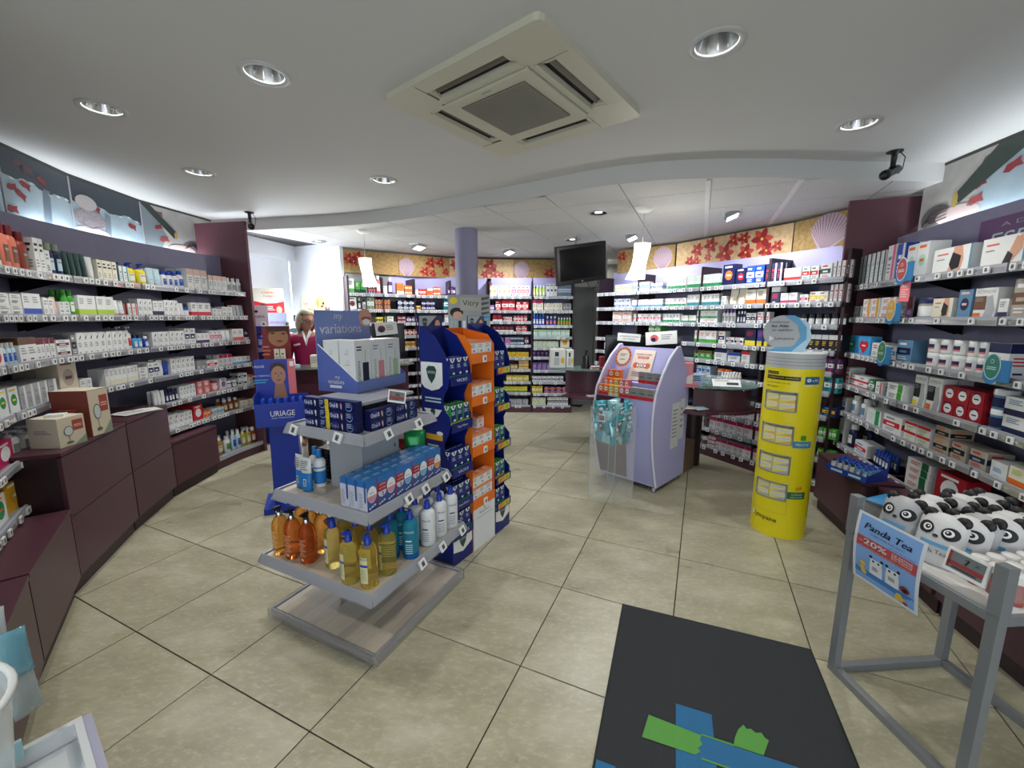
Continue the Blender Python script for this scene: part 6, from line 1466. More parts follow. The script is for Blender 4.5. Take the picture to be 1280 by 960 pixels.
# boxes on the kiosk
rows = [(.8355, -.085, [('orange', 'white', 'bright orange', 2, .05), ('gold', 'white', 'golden orange', 2, .05), ('rose', 'white', 'rose red', 2, .05), ('G', '', 'grey', 3, .074)]),
        (.8855, -.005, [('orange', 'white', 'bright orange', 2, .05), ('gold', 'cream', 'golden', 1, .05), ('rose', 'white', 'rose red', 2, .05)]),
        (.9555, .07, [('orange', 'cream', 'bright orange', 2, .062), ('G', '', 'grey', 3, .074)])]
for ri, (z, y, its) in enumerate(rows):
    x = -KW + .022
    if ri == 2: pass
    for c1, c2, nm_, cnt, w in its:
        if ri == 2 and c1 == 'G': x = .045
        h = .095 if c1 != 'G' else .10
        b = MB(); b.box(-w / 2, w / 2, -.025, .025, 0, h, P(c1) if c1 != 'G' else M('vitamin grey', '#8b918e', .45)); b.T = front(-.025)
        if c1 == 'G': b.rect(-w / 2, 0, w / 2, .03, 'red', 1); b.text('Azinc', 0, .08, .014, 'red', 2, w=w * .6); b.lines(-w * .35, .042, w * .35, .06, 2, 'black', 2)
        else: b.ell(0, .058, w * .34, .021, c2, 1, 14); b.rect(-w * .22, .054, w * .22, .061, 'brown', 2); b.poly([(-w / 2, 0), (w / 2, 0), (w / 2, .02), (0, .032), (-w / 2, .02)], P('red' if c1 != 'gold' else 'cream'), 1); b.lines(-w * .3, .083, w * .3, .09, 1, 'white', 1)
        me = b.mesh('vitamin_box')
        for i in range(cnt):
            q = kw(x + w / 2 + .002, y, z); o = put(me, 'vitamin_box', None, q, KA); x += w + .004
            tag(o, nm_ + ' vitamin box, ' + (('left', 'right')[i] if cnt == 2 else pos(i, cnt) if cnt > 2 else 'single') + ' in the ' + ('front', 'middle', 'back')[ri] + ' row of the kiosk', 'box', 'vitamin boxes on the kiosk')
b = MB(); b.T = plane((-.0, .118, 0.965), (1, 0, 0), (0, .49, 1)) 
b.add([(-.11, .0, 0), (.10, .0, 0), (.10, .30, 0), (-.11, .30, 0)], [(0, 1, 2, 3)], P('#e3d3c6')); b.text('PENSEZ A VOUS', -.005, .255, .014, 'navy', 2, w=.15); b.rect(-.06, .213, .05, .236, P('#c8694a'), 1.5); b.text('BOOSTER', -.005, .2245, .012, 'white', 3, w=.08)
for u in (-.065, .055): b.ell(u, .145, .025, .028, P('#d2683a'), 1.5, 14)
for u in (-.045, -.005, .03): b.rect(u - .013, .125, u + .015, .165, 'crimson', 2); b.rect(u - .008, .132, u + .01, .158, 'white', 3)
b.lines(-.08, .03, .06, .08, 4, 'grey', 2)
o = b.build('poster', None, (KO.x, KO.y, 0), KA); tag(o, 'cream poster with orange fruit on the lavender kiosk', 'poster')
b = MB(); b.T = plane((-.165, .13, 1.17), (1, -.0, 0), (0, .35, 1)); b.ell(0, 0, .083, .095, P('#c5623a'), 0, 32); b.ell(0, 0, .062, .072, P('#e8e0d4'), 2, 32)
for k in range(16): a = k * math.pi / 8; b.ell(.073 * math.cos(a), .083 * math.sin(a), .006, .006, P('#e8b070'), 2, 8)
b.lines(-.035, .0, .035, .03, 2, P('#a9855c'), 3); b.lines(-.03, -.04, .03, -.02, 1, P('#a9855c'), 3)
o = b.build('round_sign', None, (KO.x, KO.y, 0), KA); tag(o, 'round orange rimmed sign standing on the kiosk', 'sign')
# paper taped on kiosk side
b = MB(); b.T = plane((KW + .0135, .33, 0), (0, 1, 0), (0, 0, 1)); b.rect(-.13, .36, .03, .78, P('#c9ccd0'), 1); b.rect(.035, .42, .13, .80, P('#c9ccd0'), 1.5)
for k in range(8): b.lines(-.11, .70 - k * .035, .0, .716 - k * .035, 1, 'black', 2)
b.lines(.05, .5, .11, .72, 4, 'grey', 2.5); o = b.build('notice', None, (KO.x, KO.y, 0), KA); tag(o, 'paper notices taped on the side of the lavender kiosk', 'notice')
# clear bin with tea pouches
BO = Vector((.845, 3.375)); BA_ = R_(39.6)
bt = thing('acrylic_bin', 'tall clear acrylic bin full of teal pouches before the kiosk', 'bin', (BO.x, BO.y, 0), BA_)
AC = M('acrylic', '#f2f7f8', .02, alpha=.07, spec=.7); AE = M('acrylic edge', '#b9c6c8', .1, alpha=.6)
for k in range(4):
    b = MB(); b.T = Matrix.Rotation(k * math.pi / 2, 4, 'Z'); b.box(-.13, .13, -.132, -.129, .0, .80, AC); b.box(-.133, -.129, -.133, -.129, 0, .80, AE); b.box(-.13, .13, -.133, -.129, .797, .80, AE); b.build('wall', bt)
MB().box(-.128, .128, -.128, .128, .50, .504, AC).build('floor_plate', bt)
TEA = M('tea foil teal', '#3f9aaa', .25, .3); TEA2 = M('tea foil pale', '#8fc0c8', .22, .35)
def tea_art(b, w, h, d):
    b.T = front(-d * .52); b.ell(0, h * .45, w * .26, h * .2, P('#20697c'), 1, 14); b.ell(0, h * .45, w * .16, h * .12, P('#d6e4e2'), 2, 12); b.rect(-w * .3, h * .74, w * .3, h * .8, 'white', 1); b.ell(-w * .2, h * .14, w * .12, h * .07, P('#c08a3a'), 2, 8)
rn = random.Random(3); cnt = 0
for lay in range(4):
    for gx in range(3):
        for gy in range(3):
            if lay == 3 and (gx + gy) % 2: continue
            x = -.083 + gx * .083 + rn.gauss(0, .006); y = -.085 + gy * .083 + rn.gauss(0, .005); z = .506 + lay * .078
            c, s = math.cos(BA_), math.sin(BA_)
            bag('tea_pouch', ('teal foil tea pouch in the clear bin, ' + ('bottom', 'lower', 'upper', 'topmost')[lay] + ' layer'), (BO.x + x * c - y * s, BO.y + x * s + y * c, z), BA_ + rn.choice((0, -.5, .5, 1.57)) * (1 if gy else .4) + rn.gauss(0, .25), .108, .118, .055,
                (TEA, TEA2)[cnt % 2], tea_art, rn.gauss(0, .2), 'pouch', 'teal tea pouches in the clear bin, ' + ('bottom', 'lower', 'upper', 'topmost')[lay] + ' layer', cnt); cnt += 1
o = put(tag_mesh(.055, .06, True, '3'), 'price_sign', None, (.74, 3.32, .72), rot=(0, 0, R_(-38))); tag(o, 'electronic price sign clipped on the clear tea bin', 'price sign')

# ================================================================ YELLOW COLUMN DISPLAY
YC = Vector((1.96, 2.87)); YE = M('display yellow', '#e2d312', .35); yr = .172
yt = thing('column_display', 'tall yellow cylindrical lozenge display with four windows', 'display stand', (YC.x, YC.y, 0), math.atan2(-YC.x, YC.y) * 1.0)
# local -y faces the camera; windows are on the left part of the front
z_w = [(.28, .40), (.47, .60), (.68, .81), (.91, 1.04)]
a0, a1 = R_(-90 - 58), R_(-90 + 12)
b = MB(); zz = 0
def ringz(z0, z1, A, B, m=YE, r=yr, seg=28): b.lathe([(r, z0), (r, z1)], m, seg, caps=False, arc=(A, B))
ringz(0, 1.20, a1, a0 + 2 * math.pi, seg=40)
lo = 0
for z0, z1 in z_w: ringz(lo, z0, a0, a1, seg=16); lo = z1
ringz(lo, 1.20, a0, a1, seg=16)
b.build('body', yt)
for z0, z1 in z_w:
    b = MB(); b.lathe([(yr * .72, z0), (yr * .72, z1)], M('window recess grey', '#7e7f78', .5), 12, caps=False, arc=(a0, a1))
    for z in (z0, z1): b.lathe([(yr * .72, z), (yr, z)], YE, 12, caps=False, arc=(a0, a1))
    for a in (a0, a1): b.add([(r * math.cos(a), r * math.sin(a), z) for r, z in ((yr * .7, z0), (yr, z0), (yr, z1), (yr * .7, z1))], [(0, 1, 2, 3)], YE)
    # grey rim
    arc = [(yr * 1.004 * math.cos(a0 + (a1 - a0) * t / 12), yr * 1.004 * math.sin(a0 + (a1 - a0) * t / 12)) for t in range(13)]
    b.tube([(x, y, z0) for x, y in arc] + [(x, y, z1) for x, y in reversed(arc)], .005, M('window rim grey', '#8b8d84', .4), 6, closed=True); b.build('window', yt)
for z0, z1 in z_w: b = MB(); b.lathe([(yr * 1.0, z0 + .004), (yr * 1.0, z1 - .004)], M('window acetate', '#ffffff', .05, alpha=.12), 12, caps=False, arc=(a0 + .02, a1 - .02)); b.build('window_pane', yt)
b = MB(); b.lathe([(yr, 1.20), (yr, 1.30)], P('#b9bbbd'), 40, caps=False); b.lathe([(yr, 1.30), (0, 1.302)], P('white'), 40, caps=False)
for k in range(3): b.lathe([(yr * 1.004, 1.22 + k * .022), (yr * 1.004, 1.224 + k * .022)], P('#8c9094'), 40, caps=False)
b.build('top_band', yt)
b = MB()
def wrap(fn, amid):
    t = MB(); t.e = .0003; t.T = front(0); fn(t); k = len(b.v)
    for i, (x, y, z) in enumerate(t.v): a = amid + x / yr; rr = yr * 1.006 - y * 1.0; b.v.append((rr * math.cos(a), rr * math.sin(a), z))
    for f, mi, sm in zip(t.f, t.mi, t.sm): b.f.append(tuple(k + q for q in f)); b.mi.append(b.mat(t.ms[mi])); b.sm.append(False)
F0 = R_(-90 - 22)
def head(t):
    for i in range(6): t.rect(-.11 + i * .015, 1.155, -.11 + (i + 1) * .015, 1.175, 'ink', 1)
    for i in range(11): t.rect(-.11 + i * .02, 1.12, -.11 + (i + 1) * .02, 1.147, 'ink', 1)
    t.text('Maux de gorge', -.065, 1.165, .010, 'yellow', 3, w=.08); t.text('Soulagement puissant', -.0, 1.134, .012, 'yellow', 3, w=.2)
    t.text('Anesthesique local', -.03, 1.098, .011, 'ink', 1, w=.16); t.text('sans sucre', -.06, 1.072, .010, 'ink', 1, w=.09)
wrap(head, F0)
def foot(t):
    t.text('Lysopaine', -.02, .125, .045, 'ink', 2, w=.16, rot=-.05, bold=.0006); t.poly([(-.125, .16), (-.095, .135), (-.125, .105)], P('white'), 1); t.lines(-.05, .085, .06, .09, 1, 'ink', 1)
    for i in range(5): t.lines(-.10, .19 + i * .016, .10, .194 + i * .016, 1, 'olive', 1)
    for sx in (-.12, .11): t.rect(sx, .18, sx + .0015, .275, 'olive', 1)
    for i in range(12): t.rect(-.12 + i * .0193, .18, -.12 + (i + 1) * .0193, .1815, 'olive', 1); t.rect(-.12 + i * .0193, .274, -.12 + (i + 1) * .0193, .2755, 'olive', 1)
wrap(foot, F0)
def pill(t):
    for i in range(8): t.rect(-.045 + i * .0125, 1.10, -.045 + (i + 1) * .0125, 1.15, M('pill blue', '#1c5a8a', .4), 1)
    t.ell(-.02, 1.127, .014, .012, 'white', 2, 16); t.text('x36', .022, 1.127, .02, 'white', 2); t.rect(-.045, 1.088, .0, 1.094, 'white', 1); t.rect(.0, 1.088, .055, 1.094, 'white', 1)
wrap(pill, R_(-90 + 38))
def mint(t):
    for u, ru in ((-.01, .022), (.012, .02), (.0, .026)): t.ell(u, .735, .008, .02, 'leaf', 1, 8)
    for i in range(8): t.rect(-.06 + i * .015, .665, -.06 + (i + 1) * .015, .71, M('mint blue', '#2f86b4', .4), 2)
    t.text('MENTHE', 0, .688, .018, 'white', 4, w=.085)
    t.ell(-.0, .375, .014, .016, 'gold', 1, 8); t.ell(.02, .38, .01, .012, 'orange', 2, 8)
    for i in range(8): t.rect(-.06 + i * .015, .30, -.06 + (i + 1) * .015, .35, 'leafd', 2)
    t.text('CITRON', 0, .333, .014, 'white', 4, w=.07); t.text('SANS SUCRE', 0, .313, .010, 'white', 4, w=.08)
wrap(mint, R_(-90 + 33)); b.build('print', yt)
b = MB(); b.T = plane((-.06, -.02, 1.30), (1, 0, 0), (0, 0, 1)); b.ell(-.03, .135, .115, .115, P('#a9acb0'), 0, 36); b.poly([(-.115, .0), (.1, .0), (.14, .10), (.115, .2), (.03, .25), (-.03, .25), (.05, .19), (.075, .11), (.04, .04), (-.06, .03)], P('#5b9cc4'), 2)
b.poly([(.03, .0), (.1, .0), (.14, .1), (.115, .2), (.05, .24), (.105, .17), (.11, .09)], P('#a7cbe0'), 3)
b.text('Transformez', -.055, .205, .014, 'navy', 5, w=.12); b.text('les Aïïïe', -.045, .178, .018, 'ink', 5, w=.1, slant=.2, bold=.0006); b.text('en wahhhh!', -.03, .150, .016, 'navy', 5, w=.12, slant=.2); b.text('Lysopaine', -.015, .09, .022, 'ink', 6, w=.11); b.poly([(-.105, .11), (-.075, .09), (-.105, .068)], P('white'), 5)
b.T = b.T @ Matrix.Translation((0, 0, -.004)); b.ell(-.03, .135, .115, .115, P('#8b8e92'), 0, 36); b.build('header', yt)
ya = yt.rotation_euler.z
for wi, (z0, z1) in enumerate(z_w):
    b = MB(); b.box(-.045, .045, -.016, .016, 0, .053, P('#e3d84a')); b.T = front(-.016); b.rect(-.045, .026, .045, .042, 'white', 1); b.text('Lysopaine', 0, .034, .011, 'ink', 2, w=.078); b.poly([(-.045, 0), (.045, 0), (.045, .022), (-.02, .006)], P('silver' if wi < 2 else 'gold'), 1)
    me = b.mesh('lozenge_box')
    for i in range(2):
        for j in range(2):
            if wi == 3 and False: continue
            a = (a0 + a1) / 2 + (-.30 if i == 0 else .30); rr = yr * .86; lx, ly = rr * math.cos(a), rr * math.sin(a)
            q = (YC.x + lx * math.cos(ya) - ly * math.sin(ya), YC.y + lx * math.sin(ya) + ly * math.cos(ya), z0 + .004 + j * .0535)
            o = put(me, 'lozenge_box', None, q, ya + a + math.pi / 2); tag(o, 'yellow lozenge box, ' + ('left', 'right')[i] + ' ' + ('lower', 'upper')[j] + ', in the ' + ('lowest', 'second lowest', 'second highest', 'top')[wi] + ' window of yellow column', 'box', 'yellow lozenge boxes')

# ================================================================ PANDA TABLE
TA, TB, TC, TD = Vector((1.42, 1.61)), Vector((1.93, 1.65)), Vector((1.47, 1.12)), Vector((1.98, 1.16))
tt = thing('display_table', 'grey square steel frame display table with white tray', 'table', (1.42, 1.61, 0), math.atan2(.04, .51)); TT = .0
TL = .5116; hl = .016
for x, y in ((0, 0), (TL, 0), (0, -.49), (TL, -.49)): MB().bevbox(x - hl, x + hl, y - hl, y + hl, 0, .655, GREYM, .002).build('leg', tt); MB().bevbox(x - hl - .002, x + hl + .002, y - hl - .002, y + hl + .002, .655, .815, GREYM, .002).build('corner_post', tt)
for z in (.0, .625):
    MB().bevbox(hl, TL - hl, -hl, hl, z, z + .03, GREYM, .002).build('rail', tt); MB().bevbox(hl, TL - hl, -.49 - hl, -.49 + hl, z, z + .03, GREYM, .002).build('rail', tt)
    MB().bevbox(-hl, hl, -.49 + hl, -hl, z, z + .03, GREYM, .002).build('rail', tt); MB().bevbox(TL - hl, TL + hl, -.49 + hl, -hl, z, z + .03, GREYM, .002).build('rail', tt)
MB().box(.0, TL, -.49, 0, .655, .665, P('#d5d3cf')).build('tray', tt)
for (x0, y0, x1, y1) in ((0, 0, TL, 0), (0, -.49, TL, -.49), (0, -.49, 0, 0), (TL, -.49, TL, 0)): MB().box(x0 - .002, x1 + .002, y0 - .002, y1 + .002, .69, .80, AC).build('guard', tt)
ta = math.atan2(.04, .51)
def tw(x, y, z=.6655): return (1.42 + x * math.cos(ta) - y * math.sin(ta), 1.61 + x * math.sin(ta) + y * math.cos(ta), z)
PW = M('panda pouch white', '#c9cacb', .45); PG = M('panda pouch grey', '#7d7f83', .45)
def panda_art(b, w, h, d):
    b.T = plane((0, -d * .50, 0), (1, 0, 0), (0, .10, 1))
    for sx in (-1, 1):
        b.ell(sx * w * .24, h * .70, w * .14, h * .115, P('#111114'), 6, 18); b.ell(sx * w * .22, h * .71, w * .07, h * .055, P('#e8e8e8'), 8, 14); b.ell(sx * w * .215, h * .715, w * .04, h * .03, P('#111114'), 10, 12); b.ell(sx * w * .20, h * .725, w * .015, h * .012, P('white'), 12, 8)
    b.rect(-w * .28, h * .38, w * .3, h * .44, P('#3f97cf'), 6); b.text('Panda Tea', 0, h * .3, h * .07, 'ink', 6, w=w * .6); b.ell(0, h * .56, w * .05, h * .03, P('#111114'), 6, 10)
    b.T = Matrix.Identity(4)
    for sx in (-1, 1):
        b.T = Matrix.Translation((sx * w * .36, 0, h * .985)); b.lathe([(w * .13, -.004), (w * .13, .004)], P('#141416'), 14); b.T = Matrix.Translation((sx * w * .36, 0, h * .97)) @ Matrix.Rotation(math.pi / 2, 4, 'X'); b.lathe([(w * .14, -.006), (w * .14, .006)], P('#141416'), 16)
def panda(x, y, rz, label, col=None, s=1):
    w, h, d = .135 * s, .185 * s, .07; rn = random.Random(int(x * 1000) + int(y * 777)); n = 9; vs = []
    for s_ in (-1, 1):
        for j in range(n):
            for i in range(n):
                u = i / (n - 1) * 2 - 1; v = j / (n - 1)
                top = h * (1 - .17 * abs(u) ** 2.6)          # rounded crown
                bul = (1 - u * u) ** .55 * (math.sin(math.pi * min(1, v * .86 + .14)) ** .6 if v < 1 else 0)
                vs.append((u * w / 2, s_ * (d / 2 * bul + .0012) + rn.gauss(0, .0008), v * top))
    fs = []
    for s_ in (0, 1):
        o = s_ * n * n
        for j in range(n - 1):
            for i in range(n - 1): q = (o + j * n + i, o + j * n + i + 1, o + (j + 1) * n + i + 1, o + (j + 1) * n + i); fs.append(q if s_ == 0 else q[::-1])
    def edge(a, c): fs.append((a, c, c + n * n, a + n * n))
    for i in range(n - 1): edge(i + 1, i); edge((n - 1) * n + i, (n - 1) * n + i + 1); edge(i * n, (i + 1) * n); edge((i + 1) * n + n - 1, i * n + n - 1)
    t = thing('tea_pouch', label, 'pouch', tw(x, y), ta + rz, 'black and white bear face pouches', None)
    t.rotation_euler = (R_(-14), 0, ta + rz)
    b = MB(); b.add(vs, fs, col or PW, True); b.build('bag', t)
    b = MB(); panda_art(b, w, h, d); ears = MB()
    # split: face print and ears
    for sx in (-1, 1):
        b2 = MB(); b2.T = Matrix.Translation((sx * w * .34, 0, h * .93)) @ Matrix.Rotation(math.pi / 2, 4, 'X'); b2.lathe([(0, -.005), (w * .15, -.005), (w * .15, .005), (0, .005)], P('#141416'), 16, caps=False); b2.build('ear', t)
    f = MB(); f.e = 1; f.T = Matrix.Identity(4)
    def dense(cu, cv, ru, rv, m, L): # disc made of rings so that it can follow the bulge
        m_ = P(m); k = len(f.v); f.v.append((cu, cv, L)); R3, N3 = 3, 16
        for q in range(1, R3 + 1):
            for a in range(N3): f.v.append((cu + ru * q / R3 * math.cos(a * 2 * math.pi / N3), cv + rv * q / R3 * math.sin(a * 2 * math.pi / N3), L))
        for a in range(N3): f.f.append((k, k + 1 + a, k + 1 + (a + 1) % N3)); f.mi.append(f.mat(m_)); f.sm.append(True)
        for q in range(R3 - 1):
            for a in range(N3):
                o1 = k + 1 + q * N3; f.f.append((o1 + a, o1 + N3 + a, o1 + N3 + (a + 1) % N3, o1 + (a + 1) % N3)); f.mi.append(f.mat(m_)); f.sm.append(True)
    for sx in (-1, 1):
        dense(sx * w * .25, h * .66, w * .17, h * .125, '#111114', 1); dense(sx * w * .22, h * .67, w * .10, h * .07, '#e8e8e8', 2); dense(sx * w * .21, h * .675, w * .06, h * .042, '#111114', 3); dense(sx * w * .195, h * .685, w * .022, h * .016, 'white', 4)
    dense(0, h * .55, w * .06, h * .035, '#111114', 1)
    for q in range(5): f.rect(-w * .28 + q * w * .116, h * .36, -w * .28 + (q + 1) * w * .116, h * .43, P('#3f97cf'), 1)
    f.text('Panda Tea', 0, h * .26, h * .08, 'ink', 1, w=w * .6)
    out = []
    for (x_, v_, L_) in f.v:
        uu = max(-1, min(1, x_ / (w / 2))); vv = v_ / (h * (1 - .17 * abs(uu) ** 2.6)); vv = min(.98, vv)
        bul = (1 - uu * uu) ** .55 * math.sin(math.pi * min(1, vv * .86 + .14)) ** .6; out.append((x_, -(d / 2 * bul + .0012) - .0022 - L_ * .0007, v_))
    f.v = out
    f.build('face_print', t)
rowsP = [(-.40, ['near corner'], [.10, ]), ]
k = 0
for r in range(7):
    # rows run across the tray; the pouches look over the rail that carries the poster
    for c in range(2):
        panda(.07 + r * .063, -.10 - c * .145 - (r % 2) * .02, -math.pi / 2 + R_(8) + random.gauss(0, .1), 'bear face tea pouch, ' + ('far', 'near')[c] + ' one in ' + ORD[r] + ' row behind the poster rail', PW if (r + c) % 3 else M('panda pouch pale grey', '#a5a7aa', .45), 1)
# lidded tubes
lid = P('#dcdad8')
for c in range(7):
    for r in range(3):
        col = 'coral' if c < 3 else 'purple' if c > 3 else 'rose'
        t = thing('lidded_tube', 'white lidded ' + {'coral': 'coral', 'purple': 'purple', 'rose': 'rose'}[col] + ' tube, ' + ORD[c] + ' from left, ' + ('front', 'middle', 'back')[r] + ' row, steel table', 'tube', tw(.055 + c * .055 + .035, -.462 + r * .05), 0, 'white lidded tubes on the steel table')
        if c == 0 and r == 0:
            b = MB(); b.lathe([(.019, 0), (.020, .004), (.020, .075)], M('tube coral clear', '#b8625c', .15, trans=.4), 18); tm1 = b.mesh('body')
            b = MB(); b.lathe([(.019, 0), (.020, .004), (.020, .075)], M('tube purple clear', '#5e2a5e', .15, trans=.4), 18); tm2 = b.mesh('body')
            b = MB(); b.lathe([(.0225, .072), (.0225, .094), (.020, .098), (0, .098)], lid, 22, caps=False); b.lathe([(.0, .072), (.0225, .072)], lid, 22, caps=False); tm3 = b.mesh('lid')
        put(tm1 if col != 'purple' else tm2, 'body', t); put(tm3, 'lid', t)
# poster hanging from the front-left rail
pt = MB(); n = 10; PWd, PHt = .235, .29
def sheet(u, v, k=0):  # curled sheet
    bend = .02 * math.sin(v / PHt * 2.6); return (u, -bend - .0006 * k, v)
base_ = P('#d7dbe0')
vs = [sheet(PWd * (i / 4 - .5), PHt * j / n) for j in range(n + 1) for i in range(5)]
pt.add(vs, [(j * 5 + i, j * 5 + i + 1, (j + 1) * 5 + i + 1, (j + 1) * 5 + i) for j in range(n) for i in range(4)], base_, True)
def on(fn):
    t = MB(); t.T = Matrix.Identity(4); t.e = 1; fn(t); k = len(pt.v)
    for (x, y, z) in t.v: q = sheet(x, y, z * 1.2); pt.v.append(q)
    for f, mi in zip(t.f, t.mi): pt.f.append(tuple(k + q for q in f)); pt.mi.append(pt.mat(t.ms[mi])); pt.sm.append(False)
def art(t):
    SKYB = M('poster sky blue', '#7fa8dc', .5); W2, H2 = PWd * .45, PHt
    for j in range(12): # body strips so the sheet bends
        z0, z1 = H2 * (.04 + .93 * j / 12), H2 * (.04 + .93 * (j + 1) / 12); t.rect(-W2, z0, W2, z1, SKYB, 1)
    for j in range(4):
        t.rect(-W2, H2 * (.18 - .02 * j), W2 * (1 - .1 * j), H2 * (.2 - .02 * j), M('poster mid blue', '#3f7fbf', .5), 1.5)
    t.text('Panda Tea', .0, H2 * .84, H2 * .085, 'ink', 3, w=W2 * 1.55, slant=.25, bold=.0008); t.text('LE BIEN-ETRE A DU GOUT', .0, H2 * .755, H2 * .02, 'navy', 3, w=W2 * 1.15); t.text('du 1er au 31 mars', W2 * .5, H2 * .705, H2 * .016, 'navy', 3, w=W2 * .8)
    for j in range(4): t.rect(-W2, H2 * (.53 + .0375 * j), W2, H2 * (.53 + .0375 * (j + 1)), M('poster brick red', '#b5484a', .5), 2)
    t.text('-20%', -W2 * .42, H2 * .625, H2 * .075, 'white', 4, w=W2 * .95, bold=.001); t.text('DE REMISE', W2 * .55, H2 * .65, H2 * .022, 'white', 4, w=W2 * .65); t.text('IMMEDIATE', W2 * .55, H2 * .62, H2 * .022, 'white', 4, w=W2 * .65); t.text('EN CAISSE', W2 * .55, H2 * .59, H2 * .022, 'white', 4, w=W2 * .65); t.text('sur une selection de produits en magasin', 0, H2 * .548, H2 * .014, 'white', 4, w=W2 * 1.7)
    for u in (-W2 * .25, W2 * .3):
        t.rect(u - W2 * .22, H2 * .2, u + W2 * .22, H2 * .36, 'white', 3); t.rect(u - W2 * .2, H2 * .36, u + W2 * .2, H2 * .43, 'white', 3)
        for sx in (-1, 1): t.ell(u + sx * W2 * .19, H2 * .45, W2 * .06, H2 * .02, 'ink', 3, 10); t.ell(u + sx * W2 * .09, H2 * .40, W2 * .045, H2 * .015, 'ink', 4, 10)
        t.lines(u - W2 * .12, H2 * .26, u + W2 * .12, H2 * .32, 3, 'ink', 4)
    for u, v in ((-W2 * .72, .22), (-W2 * .66, .17), (-W2 * .7, .29), (W2 * .55, .13), (W2 * .66, .1), (W2 * .5, .08)): t.ell(u, H2 * v, W2 * .11, H2 * .035, P('#d9b85a'), 5, 10)
    t.ell(W2 * .72, H2 * .26, W2 * .16, H2 * .05, P('#8c3a34'), 5, 14); t.ell(W2 * .74, H2 * .255, W2 * .08, H2 * .025, 'ink', 6, 10); t.ell(W2 * .75, H2 * .07, W2 * .08, H2 * .025, P('#a03a3c'), 6, 10)
on(art)
q = tw(-.022, -.175, .50)
o = put(pt.mesh('poster'), 'poster', None, q, rot=(R_(4), R_(3), ta - math.pi / 2 + R_(6))); tag(o, 'blue hanging poster with red discount strip on steel table', 'poster')
o = put(tag_mesh(.115, .075, True, '7'), 'price_sign', None, tw(-.004, -.40, .755), rot=(R_(-10), R_(0), ta - math.pi / 2)); tag(o, 'large electronic price sign on the steel table', 'price sign')

# ================================================================ DOOR MAT
ma = math.atan2(-.31, .80); L1 = math.hypot(.80, .31)
CARP = M('charcoal mat pile', '#33363a', .95, noise='#2a2c30', bump=.5, scale=420); CARPB = M('mat blue', '#2d6a96', .95, bump=.5, scale=420); CARPG = M('mat green', '#5b9a48', .95, bump=.5, scale=420)
mt = thing('door_mat', 'charcoal door mat with blue and green pharmacy cross', 'mat', (.6, 2.03, 0), ma)
MB().bevbox(0, L1, -1.25, 0, .0, .007, M('mat rubber edge', '#17181a', .7), .002).build('rubber_edge', mt)
MB().box(.008, L1 - .008, -1.242, -.008, .004, .009, CARP).build('pile', mt)
b = MB(); b.e = .0008; b.T = plane((0, 0, .0095), (1, 0, 0), (0, 1, 0))
def r2(x0, y0, x1, y1, m, L): b.rect(x0, y0, x1, y1, m, L)
r2(.268, -.96, .398, -.531, CARPB, 1); r2(.345, -.722, .66, -.636, CARPB, 2)
b.poly([(.152, -.722), (.332, -.720), (.350, -.700), (.342, -.690), (.358, -.672), (.350, -.655), (.356, -.636), (.17, -.622)], CARPG, 3)
b.poly([(.462, -.634), (.470, -.600), (.486, -.560), (.507, -.533), (.515, -.547), (.530, -.541), (.545, -.552), (.564, -.543), (.572, -.560), (.584, -.567), (.556, -.634)], CARPG, 2.5)
r2(.356, -.636, .462, -.629, CARPG, 3); r2(.35, -.729, .64, -.722, CARPG, 3); r2(-.04 + .05, -1.06, .075, -.86, CARPB, 1); r2(.44, -.86, .56, -.76, CARPG, 1); b.build('logo', mt)

# ================================================================ COUNTERS
CG = M('counter glass', '#7f9a95', .05, alpha=.55, spec=.8); CGE = M('glass edge green', '#7fb0a4', .1, alpha=.8)
def counter(label, poly, ztop, zshelf, mb_poly, shelf_poly, tray=True, legs=()):
    t = thing('counter', label, 'counter')
    b = MB(); b.prism(poly, ztop - .012, ztop, CG, 'z'); b.build('glass_top', t)
    n = len(mb_poly)
    b = MB(); b.add([(x, y, z) for x, y in mb_poly for z in (zshelf + .0, ztop - .03)], [(2 * i, 2 * i + 2, 2 * i + 3, 2 * i + 1) for i in range(n - 1)], AUB, True)
    cx_ = sum(p_[0] for p_ in mb_poly) / n; cy_ = sum(p_[1] for p_ in mb_poly) / n
    b.add([(x + (cx_ - x) * .06, y + (cy_ - y) * .06, z) for x, y in mb_poly for z in (zshelf + .0, ztop - .03)], [(2 * i, 2 * i + 1, 2 * i + 3, 2 * i + 2) for i in range(n - 1)], AUB, True)
    b.build('front_board', t)
    b = MB(); b.prism(shelf_poly, zshelf - .025, zshelf, AUB, 'z'); b.build('bag_shelf', t)
    for x, y, r in legs: b = MB(); b.lathe([(r, 0), (r, ztop - .03)], AUBD, 24, c=(x, y, 0)); b.build('pedestal', t)
    for i in (0, n // 2, n - 1): b = MB(); b.lathe([(.008, ztop - .032), (.008, ztop - .012)], CHROME, 10, c=(mb_poly[i][0], mb_poly[i][1], 0)); b.build('glass_holder', t)
    return t
def arcpts(cx, cy, r, a0, a1, n=10): return [(cx + r * math.cos(R_(a0 + (a1 - a0) * i / n)), cy + r * math.sin(R_(a0 + (a1 - a0) * i / n))) for i in range(n + 1)]
